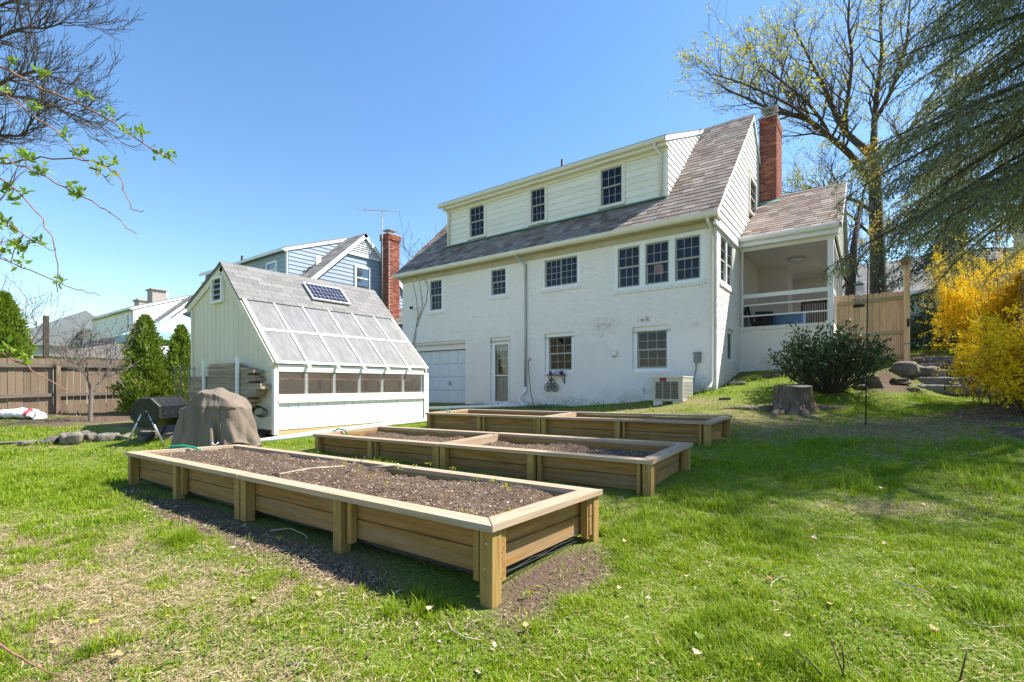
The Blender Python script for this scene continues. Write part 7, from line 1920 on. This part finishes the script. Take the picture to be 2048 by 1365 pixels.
# ---------------------------------------------------------------- shrubs
def leaf_cloud(c, A, W, seed, name, mat, parent):
    r = np.random.default_rng(seed); B = np.cross(A, r.normal(0, 1, A.shape)); B = unit_rows(B)*W[:, None]
    v, f = quads(c, A, B); return np_mesh(name, v, f, mat, parent)
m_laurel = M('laurel_leaf', [(.025,.055,.018),(.055,.10,.03)], .55, trans=.15, spec=.2, rcols=[(.02,.05,.015),(.045,.085,.025),(.08,.14,.035),(.03,.06,.02)], rmix=.6)
r = np.random.default_rng(31)
lx, ly = -.72, 13.0; lz = g(lx, ly)
ls = thing('laurel_shrub', (lx, ly, lz), 'dense dark green laurel shrub behind the tree stump', 'shrub')
st_p, LC, LA = [], [], []
for b in range(150):
    az = r.random()*6.283; rr = r.random()**.6; el = 1.0-.75*rr
    tip = np.array([lx+1.22*rr*math.cos(az), ly+.95*rr*math.sin(az), lz+.35+1.25*(1-.55*rr**2)*(.55+.5*r.random())]); s0 = np.array([lx+.15*math.cos(az), ly+.15*math.sin(az), lz-.05])
    midp = (s0+tip)/2+np.array([math.cos(az)*.12, math.sin(az)*.12, -.08]); pts = np.array([s0, (s0+midp)/2, midp, (midp+tip)/2, tip]); st_p.append((pts, np.linspace(.014, .005, 5)))
    for j in range(34):
        f_ = .30+.70*r.random()**.7; q = s0*(1-f_)**2+2*midp*f_*(1-f_)+tip*f_*f_; q = q+r.normal(0, .07, 3); d = unit(tip-midp); o = unit(r.normal(0, 1, 3)*np.array([1,1,.55])); LC.append(q); LA.append(unit(d*.55+o*.8+np.array([0,0,.25])))
LC, LA = np.array(LC), np.array(LA); ln = .07+.06*r.random(len(LC))
leaf_cloud(LC, LA*ln[:, None], ln*.19, 5, 'leaves', m_laurel, ls)
v, f = tubes(st_p); tag(np_mesh('stems', v, f, m_twig, ls, smooth=True), kind='stuff')
# forsythia clumps
m_fors = M('forsythia_flower', [(.82,.56,.008),(.90,.68,.015)], .6, trans=.35, rcols=[(.84,.58,.008),(.92,.72,.03),(.76,.48,.006),(.90,.65,.012)], rmix=.6)
def forsythia(x, y, z0, H, Rr, ns, nf, label, seed, lean=(0, 0)):
    r = np.random.default_rng(seed); t = thing('forsythia_bush', (x, y, g(x, y)), label, 'shrub', 'forsythia bushes at the right'); P, FC, FA = [], [], []
    for b in range(ns):
        az = r.random()*6.283; L = H*(.75+.5*r.random()); d = unit(np.array([math.cos(az)*.28+lean[0]*.3, math.sin(az)*.28+lean[1]*.3, 1.0])); p = np.array([x+.4*Rr*r.normal(), y+.4*Rr*r.normal(), z0]); p[2] = g(p[0], p[1])-.03; pts = [p]
        out = np.array([math.cos(az)+lean[0], math.sin(az)+lean[1], 0])
        for i in range(12):
            d = unit(d+out*.11*Rr/H*1.25+np.array([0, 0, -.055*i/5])+r.normal(0, .07, 3)); p = p+d*L/12; p[2] = max(p[2], g(p[0], p[1])+.05)
            hx, hy = p[0]-x, p[1]-y; hd_ = math.hypot(hx, hy)
            if hd_ > 1.25*Rr: p[0], p[1] = x+hx*1.25*Rr/hd_, y+hy*1.25*Rr/hd_; d = unit(d*np.array([.35, .35, 1])+np.array([0, 0, -.4]))
            pts.append(p.copy())
        pts = np.array(pts); P.append((pts, np.linspace(.011, .003, 13)))
        tw = []
        for q in range(9):
            i = r.integers(3, 12); d3 = unit(pts[i+1 if i < 12 else i]-pts[i-1]+r.normal(0, .6, 3)); e = pts[i]+d3*(.2+.35*r.random()); P.append((np.array([pts[i], (pts[i]+e)/2+r.normal(0, .02, 3), e]), np.array([.005, .004, .002]))); tw.append((pts[i], e))
        m = nf; u = 2.2+9.8*r.random(m)**.9; ii = np.minimum(u.astype(int), 11); FC.append(pts[ii]+(pts[ii+1]-pts[ii])*(u-ii)[:, None]+r.normal(0, .035, (m, 3)))
        for a_, e_ in tw: k_ = nf//9; u = r.random(k_)[:, None]; FC.append(a_+(e_-a_)*u+r.normal(0, .025, (k_, 3)))
    FC = np.concatenate(FC); n = len(FC); A = unit_rows(r.normal(0, 1, (n, 3)))*(.030+.026*r.random(n))[:, None]
    leaf_cloud(FC, A, .009+.010*r.random(n), seed+1, 'blossom', m_fors, t)
    v, f = tubes(P); tag(np_mesh('stems', v, f, m_twig, t, smooth=True), kind='stuff'); return t
forsythia(2.55, 12.0, .9, 1.75, .95, 105, 330, 'big yellow forsythia in front of the pale fence panel', 3, lean=(-.1, -.2))
forsythia(2.2, 10.4, .7, 1.5, .6, 46, 300, 'lower yellow forsythia nearest the lawn at the right edge', 8, lean=(-.05, -.1))
forsythia(2.35, 17.2, 1.95, 2.2, .6, 50, 300, 'yellow forsythia left of the pale fence panel above the steps', 13)
forsythia(3.4, 19.6, 2.1, 3.3, 1.4, 80, 300, 'tall yellow forsythia rising behind the pale fence panel', 17)
# evergreen hedge behind the steps
hd = thing('evergreen_shrub', (2.2, 20.2, g(2.2, 20.2)), 'dark low evergreen shrub on the upper lawn behind the steps', 'shrub')
r = np.random.default_rng(77); n = 5200; th = r.random(n)*6.283; ph = np.arccos(r.random(n)); rr = .72+.3*r.random(n)
c = np.stack([2.2+1.5*rr*np.sin(ph)*np.cos(th), 20.6+1.0*rr*np.sin(ph)*np.sin(th), g(2.2, 20.4)+1.25*rr*np.cos(ph)*(1+.2*np.sin(th*5))], -1); A = unit_rows(r.normal(0, 1, (n, 3))+np.array([0, -.2, .2]))*(.06+.06*r.random(n))[:, None]
leaf_cloud(c, A, .015+.015*r.random(n), 4, 'leaves', m_laurel, hd)
st_p = [(np.array([[2.2,20.6,g(2.2,20.6)-.1],[2.2+1.0*math.cos(a),20.6+.7*math.sin(a),g(2.2,20.6)+.9]]), np.array([.03,.008])) for a in np.linspace(0, 6, 14)]
v, f = tubes(st_p); tag(np_mesh('stems', v, f, m_twig, hd), kind='stuff')
# arborvitae
m_thuja = M('arborvitae_spray', [(.14,.21,.02),(.22,.31,.03)], .6, trans=.35, rcols=[(.09,.15,.015),(.17,.25,.02),(.26,.34,.03)], rmix=.6)
def thuja(x, y, H, Rr, label, seed, n=9000, sz=.10):
    r = np.random.default_rng(seed); zb = g(x, y); t = thing('arborvitae', (x, y, zb), label, 'tree', 'arborvitae by the left fence')
    h = r.random(n)**1.15; az = r.random(n)*6.283; prof = np.where(h < .25, .72+.28*h/.25, np.clip((1-h)/.75, 0, 1)**.62); lump = 1+.2*np.sin(az*4+h*9+seed)+.16*np.sin(az*7-h*17)+.14*np.sin(az*3+h*31)
    rr = Rr*prof*lump*(.5+.62*r.random(n)**.7); c = np.stack([x+rr*np.cos(az), y+rr*np.sin(az), zb+.06+h*H*.97], -1)
    A = unit_rows(np.stack([np.cos(az)*.55, np.sin(az)*.55, np.full(n, .85)], -1)+r.normal(0, .35, (n, 3)))*(sz*(.6+.8*r.random(n)))[:, None]
    leaf_cloud(c, A, sz*(.13+.12*r.random(n)), seed+2, 'foliage', m_thuja, t)
    v, f = tubes([(np.array([[x, y, zb-.1], [x, y, zb+H*.5], [x, y, zb+H*.93]]), np.array([.06, .04, .01]))]); np_mesh('trunk', v, f, m_bark, t); return t
p = ground_at(290, 13.6); thuja(p.x, p.y, 2.75, .54, 'bright green arborvitae by the fence, the wider of two', 2, 12000)
p = ground_at(362, 14.3); thuja(p.x, p.y, 2.55, .46, 'narrow arborvitae close to the greenhouse corner', 6, 7000)
p = ground_at(6, 17.0); thuja(p.x, p.y, 4.1, .78, 'tall arborvitae behind the fence at the left edge', 8, 14000, .14)

# ---------------------------------------------------------------- bare trees
def bare_tree(name, base, label, r0, H, seed, lev=4, mat=None, kids=(3, 4, 4, 4, 5), spread=.62, trop=.1, ratio=.64, minr=.004, limbs_=None, wig=.14, lfrac=.42):
    r = np.random.default_rng(seed); P, tp = [], []
    if limbs_:
        for us, a, b, lv, ll in limbs_:
            k, rd = limb(us, a, b); P.append((k, rd))
            for i in range(2, len(k)):
                for _q in range(2):
                    dd = unit(k[i]-k[i-1]); ax = unit(np.cross(dd, r.normal(0, 1, 3))); grow(k[i], unit(dd*.8+ax*.7+np.array([0, 0, .1])), ll*(.6+.7*r.random()), rd[i]*.45+minr, lv, P, tp, r, spread, trop, wig, ratio, kids, minr)
            grow(k[-1], k[-1]-k[-2], ll, b, lv, P, tp, r, spread, trop, wig, ratio, kids, minr)
    p = np.array(base); tl = H*lfrac
    P.append((np.array([p-np.array([0, 0, .2]), p+np.array([.02, .01, tl*.5]), p+np.array([0, .03, tl])]), np.array([r0*1.15, r0*.9, r0*.75])))
    for i in range(5):
        az = i*1.257+r.random(); grow(p+np.array([0, 0, tl*(.75+.25*i/4)]), np.array([math.cos(az)*.7, math.sin(az)*.7, 1.0]), H*.34, r0*.5, lev-1, P, tp, r, spread, trop, wig, ratio, kids, minr)
    t = thing(name, base, label, 'tree'); mat = mat or m_bark
    bg_ = [q for q in P if np.max(q[1]) > r0*.22]; sm = [q for q in P if np.max(q[1]) <= r0*.22]
    v, f = tubes(bg_); np_mesh('trunk', v, f, mat, t, smooth=True)
    v, f = tubes(sm); tag(np_mesh('branches', v, f, mat, t, smooth=True), kind='stuff'); return t
p = ground_at(180, 11.6); bare_tree('magnolia_sapling', p, 'small bare grey tree with spreading branches before the weathered fence', .05, 2.9, 4, 4, m_barkgrey, kids=(4, 4, 4, 4, 4), spread=.85, trop=.03, minr=.0055, lfrac=.3, ratio=.7)
p = ground_at(-130, 20); Tt = 20
bare_tree('bare_tree', p, 'tall dark bare tree reaching in from the upper left edge', .3, 15, 12, 4, m_bark, kids=(3, 4, 4, 4), minr=.008, ratio=.6, limbs_=[
 ([(-130,420,Tt),(-110,300,Tt),(-90,160,Tt),(-60,40,Tt)], .18, .09, 2, 2.0), ([(-100,150,Tt),(-50,100,Tt),(0,75,Tt-1),(45,55,Tt-1),(90,58,Tt-1),(130,45,Tt-1)], .09, .02, 2, 1.6), ([(-105,260,Tt),(-50,210,Tt),(0,165,Tt-1),(40,150,Tt-1),(80,140,Tt-1),(120,165,Tt-1)], .085, .02, 2, 1.6),
 ([(-115,330,Tt),(-60,290,Tt),(0,270,Tt),(48,274,Tt),(62,240,Tt-.5),(100,215,Tt-1)], .085, .02, 2, 1.4), ([(0,190,Tt-1),(40,195,Tt-1.5),(85,200,Tt-2),(120,220,Tt-2),(160,235,Tt-2)], .045, .015, 2, 1.3), ([(-70,60,Tt),(-20,20,Tt),(40,-5,Tt),(90,-40,Tt)], .08, .02, 2, 1.7)])
p = ground_at(28, 36); bare_tree('bare_tree', p, 'distant bare tree behind the tall arborvitae at the left', .22, 10.5, 22, 4, m_bark, kids=(4, 4, 4, 4), minr=.011, spread=.8, lfrac=.32)
p = ground_at(842, 42); bare_tree('bare_tree', p, 'distant bare tree between the blue house and the white house', .2, 13.2, 25, 4, m_bark, kids=(4, 4, 4, 4), minr=.012)
p = ground_at(1590, 40); bare_tree('bare_tree', p, 'distant budding tree behind the chimney', .25, 15.5, 27, 4, m_bark, kids=(4, 4, 4, 4), minr=.012)
p = ground_at(1660, 34); bare_tree('bare_tree', p, 'distant bare tree behind the porch roof', .22, 13, 29, 4, m_bark, kids=(4, 4, 4, 4), minr=.011)

# ---------------------------------------------------------------- drooping branches of the cherry close to the lens, left
m_cherry = M('cherry_bark', [(.16,.075,.045),(.28,.15,.09)], .6, ns=30, bump=.3)
m_cleaf = M('cherry_leaf', [(.16,.30,.02),(.30,.42,.04)], .5, trans=.45, rcols=[(.15,.30,.02),(.28,.42,.03),(.36,.38,.05)], rmix=.6)
tc_ = 2.3
ctree = ground_at(-620, 2.9)
ch = thing('weeping_cherry', ctree, 'thin drooping branches with fresh green leaves entering from the left edge', 'tree')
tw_ = [([(-420,-160,2.7),(-180,40,2.5),(0,135,tc_),(60,165,tc_),(150,205,tc_),(230,245,tc_),(300,295,tc_),(352,329,tc_)], .011, [(22,125),(85,152),(172,196),(215,228),(250,262),(285,268),(317,302),(343,310)]),
 ([(-420,-160,2.7),(-200,60,2.6),(0,183,2.5),(60,225,2.5),(125,275,2.5),(155,308,2.5),(190,340,2.5),(228,371,2.5)], .008, [(10,180),(67,212),(127,270),(152,305),(165,303),(195,338),(220,350)]),
 ([(-420,150,2.7),(-180,290,2.6),(0,330,2.4),(60,318,2.4),(150,316,2.4),(205,328,2.4),(240,350,2.4),(252,390,2.4),(262,418,2.4),(287,422,2.4)], .007, [(45,315),(60,318),(205,325),(227,328),(8,325)]),
 ([(-420,130,2.7),(-160,250,2.5),(0,315,2.3),(50,335,2.3),(130,375,2.3),(200,410,2.3),(240,440,2.3),(273,468,2.3)], .007, [(50,312),(85,337),(78,345),(140,368),(158,385),(150,390)]),
 ([(-400,180,2.7),(-150,280,2.5),(0,355,2.4),(60,405,2.4),(100,470,2.4),(118,530,2.4),(115,585,2.4)], .007, [(47,385),(12,372),(20,395),(5,380)]),
 ([(-400,260,2.7),(-150,380,2.5),(0,435,2.3),(60,480,2.3),(107,502,2.3)], .006, [(15,455),(35,490),(48,502),(70,485),(5,440)]),
 ([(-400,330,2.7),(-150,450,2.5),(0,517,2.4),(80,548,2.4),(150,580,2.4),(200,592,2.4)], .006, [(30,492),(42,525),(118,565),(10,500)]),
 ([(-420,480,2.4),(-150,620,2.1),(0,705,1.9),(60,738,1.9),(135,783,1.9)], .009, [(15,700),(50,715)]),
 ([(-420,900,1.6),(-200,1120,1.5),(0,1290,1.4),(60,1325,1.4),(125,1362,1.35)], .008, [])]
P, LC, LA = [], [], []
r = np.random.default_rng(3)
for us, rr, lv in tw_:
    k, rd = limb(us, rr*.8, .0022, 4); k[1:-1] += r.normal(0, .004, k[1:-1].shape); P.append((k, rd)); t_ = us[3][2]
    for (u, v) in lv:
        c0 = np.array(pt(u, v, t_))
        near = k[np.argmin(np.linalg.norm(k-c0, axis=1))]; P.append((np.array([near, (near*.4+c0*.6), c0]), np.array([.003, .0025, .002])))
        for j in range(15):
            d = unit(r.normal(0, 1, 3)+np.array([0, 0, .55])); LC.append(c0+r.normal(0, .010, 3)); LA.append(d*(.018+.026*r.random()))
trk = np.array(ctree); top_ = np.array(pt(-420, 150, 2.7))
P.append((np.array([trk-np.array([0,0,.1]), trk*.5+top_*.5+np.array([.05,0,.1]), top_, np.array(pt(-420, -160, 2.7))]), np.array([.09,.07,.05,.03]))); P.append((np.array([trk+np.array([0,0,.3]), np.array(pt(-500,700,2.6)), np.array(pt(-420,480,2.4))]), np.array([.05,.035,.015]))); P.append((np.array([trk+np.array([0,0,.1]), np.array(pt(-420,900,1.6))]), np.array([.03,.012])))
for q in (180,260,330,130): P.append((np.array([top_, np.array(pt(-410, q, 2.7))]), np.array([.03,.012])))
v, f = tubes(P); np_mesh('branches', v, f, m_cherry, ch, smooth=True)
LC, LA = np.array(LC), np.array(LA); leaf_cloud(LC, LA, np.linalg.norm(LA, axis=1)*.24, 9, 'leaves', m_cleaf, ch)

# ---------------------------------------------------------------- litter on the lawn
m_dleaf = M('dead_leaf', [(.38,.24,.11),(.52,.36,.19)], .8, ns=20, rcols=[(.50,.36,.20),(.36,.17,.06),(.58,.46,.30),(.42,.25,.10),(.62,.52,.36)], rmix=.75)
m_gleaf = M('green_fallen_leaf', [(.12,.20,.03),(.22,.30,.06)], .6)
def dleaf(u, v, s, label, mat, seed):
    s *= .8
    t = 966*1.13/(v-768); p = ground_at(u, t)
    for _ in range(3): t = 966*(EYE-p.z-.03)/(v-768); p = ground_at(u, t)
    r = random.Random(seed); a = r.random()*6.28; mb = MB(); n = 5; vs = []
    ax_ = Vector((math.cos(a), math.sin(a), r.uniform(-.15,.3))); bx_ = Vector((-math.sin(a), math.cos(a), r.uniform(-.2,.2)))
    for i in range(n+1):
        f_ = i/n; w = s*.36*math.sin(math.pi*(f_*.9+.05))**.8*(1+.25*math.sin(i*2.1+seed)); cu = .25*s*(f_-.5)**2*4
        for sd, hh in ((-1, .12), (0, -.03), (1, .14)): vs.append(p + ax_*(s*(f_-.5)) + bx_*(w*sd) + Vector((0, 0, .036+cu+hh*s*.6)))
    mb.add(vs, [(i*3+j, (i+1)*3+j, (i+1)*3+j+1, i*3+j+1) for i in range(n) for j in range(2)], True)
    o = mb.build('fallen_leaf', mat, None, origin=p); tag(o, label, 'leaf', 'dead leaves on the lawn')
where = lambda u, v: ('near the bottom edge' if v > 1230 else 'in the middle of the lawn' if v > 1000 else 'farther back on the lawn')
LV = [(1661,1211,.045,'pale dead leaf on the grass right of centre'),(1296,1200,.05,'orange dead leaf right of the nearest bed corner'),(1400,1278,.06,'broad green fallen leaf near the bottom edge',1),(1478,1165,.05,'dark green fallen leaf on the sunlit lawn',1),(1764,965,.06,'small orange red leaf on the lawn, back right'),(1352,967,.06,'bright orange leaf beside the middle bed corner'),(1054,1255,.055,'pale round leaf in front of the nearest bed corner'),(1085,1075,.05,'pale leaf on the mulch beside the nearest bed'),(1373,1155,.04,'small tan leaf on the lawn, right of the nearest bed'),(1628,1078,.05,'brown leaf beside a thin stick on the lawn'),(1770,1090,.05,'dark brown leaf on the right part of the lawn'),(1908,1178,.05,'pale tan leaf at the right of the lawn'),(1870,1262,.05,'pale leaf near the lower right corner'),(1240,1180,.045,'brown leaf below the nearest bed end'),(1395,1310,.05,'reddish leaf near the bottom edge'),(235,1315,.06,'orange leaf near the lower left corner'),(510,1200,.05,'green brown leaf on the dry grass before the bed'),(860,1220,.05,'grey leaf in the shadow of the nearest bed'),(240,1205,.05,'tan leaf on the dry grass at the left'),(1540,1160,.05,'pale leaf half sunk in the middle of the lawn'),(1850,1010,.05,'tan leaf at the edge of the conifer shadow'),(1575,1275,.045,'curled dead leaf left of the lower right corner'),(640,1190,.05,'tan leaf on bare dry grass before the nearest bed'),(1710,1030,.045,'small tan leaf on the lawn below the pole'),(105,1290,.05,'grey stone coloured leaf at the lower left'),(1250,1085,.045,'brown leaf close to the back corner of the nearest bed')]
for i, q_ in enumerate(LV): dleaf(q_[0], q_[1], q_[2], q_[3], m_gleaf if len(q_) > 4 else m_dleaf, 50+i)
def lawn_pt(u, v, h=.03):
    p = ground_at(u, 3.0)
    for _ in range(5): t = 966*(EYE-p.z-h)/(v-768); p = ground_at(u, t)
    return p+Vector((0, 0, h))
for i, (us, lb, rr) in enumerate((([(1472,1012),(1480,1025),(1520,1030),(1560,1036),(1590,1040)],'curved thin stick on the sunlit lawn right of the middle bed',.006),([(1610,1070),(1660,1073),(1730,1078)],'long straight twig lying on the lawn below the pole',.005),([(1538,1181),(1545,1165),(1560,1155),(1574,1152)],'small hooked twig in the middle of the lawn',.006),([(1790,1163),(1825,1175),(1860,1186)],'pale straight stick at the right of the lawn',.007),([(895,1245),(905,1262),(930,1275),(960,1280)],'curved stick in front of the nearest bed corner',.007),([(1930,1245),(1980,1255),(2048,1250)],'long thin twig near the lower right edge',.005),([(570,1330),(600,1325),(635,1332)],'short pale stick near the bottom edge, left of centre',.007),([(590,1340),(605,1315),(618,1290)],'thin twig crossing the short stick near the bottom edge',.004),([(540,1062),(580,1057),(610,1070),(615,1078)],'crooked stick on the soil in the shadow of the nearest bed',.009),([(1290,1062),(1340,1068),(1375,1078)],'thin twig on the lawn beside the nearest bed end',.004))):
    stick([lawn_pt(u, v, .022) for u, v in us], rr*.6, lb, m_stick)
# dark stems poking up at the bottom right
for i, (us, lb) in enumerate((([(1655,1362,0),(1630,1335,.05),(1592,1300,.10)],'leftmost dark bare stem at the bottom right'),([(1690,1360,0),(1680,1330,.12),(1660,1275,.25)],'middle dark bare stem at the bottom right'),([(1685,1355,0),(1688,1330,.1),(1684,1290,.2)],'short dark bare stem beside the middle one at the bottom right'),([(1920,1362,0),(1926,1335,.1),(1934,1303,.2)],'rightmost dark bare stem at the bottom right'))):
    b0 = lawn_pt(us[0][0], us[0][1], 0.0); t0 = (-SN*b0.x+CS*b0.y); pts = [b0]+[pt(u, v, t0-.02) for u, v, h in us[1:]]
    mb = MB(); mb.tube(pts, [.004,.003,.002], 5); o = mb.build('dry_seedling', m_twig, None, origin=b0); tag(o, lb, 'plant', 'bare stems at the bottom right')
# fallen maple blossom on beds and lawn
FC = []
r = np.random.default_rng(19)
for (u, v) in [(715,945),(745,955),(770,972),(800,940),(830,935),(905,940),(985,965),(1010,975),(1020,985),(928,1030),(1000,1035),(1015,1030),(690,930),(720,935),(860,930),(955,960),(560,1080),(480,1210),(430,1190),(520,1245),(600,1262),(350,1225),(185,1250),(215,1290),(300,1180),(640,1205),(1060,1190),(1045,1230),(1625,1062),(1500,1320),(1585,1005)]:
    if v < 1045 and u < 1050:
        p = Vector(P1(0,0,0)); rr_ = ray(u, v); t = (.40-EYE)/rr_.z; p = pt(u, v, t)
    else: p = lawn_pt(u, v, .03)
    for j in range(10): FC.append(np.array(p)+r.normal(0, .016, 3)*np.array([1.3, 1.3, .4])+np.array([0, 0, .012]))
FC = np.array(FC); A = unit_rows(r.normal(0, 1, FC.shape)+np.array([0,0,.4]))*(.012+.014*r.random(len(FC)))[:, None]
fbm_ = leaf_cloud(FC, A, .004+.004*r.random(len(FC)), 3, 'fallen_blossom', m_mleaf, None); tag(fbm_, 'yellow maple blossom fallen on the beds and lawn', 'blossom', kind='stuff')
# weeds along the foot of the wall, dry litter by the forsythia
r = np.random.default_rng(23); WC, WA = [], []
for (x, y, s) in [(-8.35,12.4,.10),(-8.0,12.35,.08),(-7.5,12.4,.12),(-7.2,12.42,.10),(-6.9,12.4,.16),(-6.7,12.45,.12),(-6.2,12.4,.1),(-5.4,12.4,.1),(-9.5,12.3,.1),(-10.4,12.3,.08),(-3.2,12.45,.16),(-2.9,13.2,.16),(-2.85,14.2,.2),(-1.9,15.0,.16)]:
    for j in range(90): WC.append(np.array([x+r.normal()*s*1.5, y-abs(r.normal())*s*.5, g(x, y)+abs(r.normal())*s*.9])); WA.append(unit(r.normal(0, 1, 3)+np.array([0, 0, .7]))*(.02+.04*r.random()))
WC, WA = np.array(WC), np.array(WA); wd_ = leaf_cloud(WC, WA, np.linalg.norm(WA, axis=1)*.2, 6, 'weeds', m_weed, None); tag(wd_, 'small weeds growing along the foot of the white walls', 'weeds', kind='stuff')
n = 5200; x = np.concatenate([rng.normal(1.9, .7, n//2), rng.normal(-16.8, .9, n//4), rng.uniform(-7, -1.2, n//4)]); y = np.concatenate([rng.normal(10.6, 1.3, n//2), rng.uniform(1, 8, n//4), rng.normal(1.7, .18, n//4)])
ok = free(x, y, .02); x, y = x[ok], y[ok]; n = len(x); az = rng.random(n)*6.283; ln = .012+.03*rng.random(n)**2; c = np.stack([x, y, gN(x, y)+(fbm(x*1.7, y*1.7)-.5)*.05+.012], -1)
A = np.stack([np.cos(az), np.sin(az), rng.normal(0, .25, n)], -1)*ln[:, None]; B = np.stack([-np.sin(az), np.cos(az), rng.normal(0, .25, n)], -1)*(ln*.3)[:, None]
v, f = quads(c, A, B); lt = np_mesh('mulch_litter', v, f, m_chips); tag(lt, 'brown bark and leaf litter on the bare ground', 'mulch', kind='stuff')
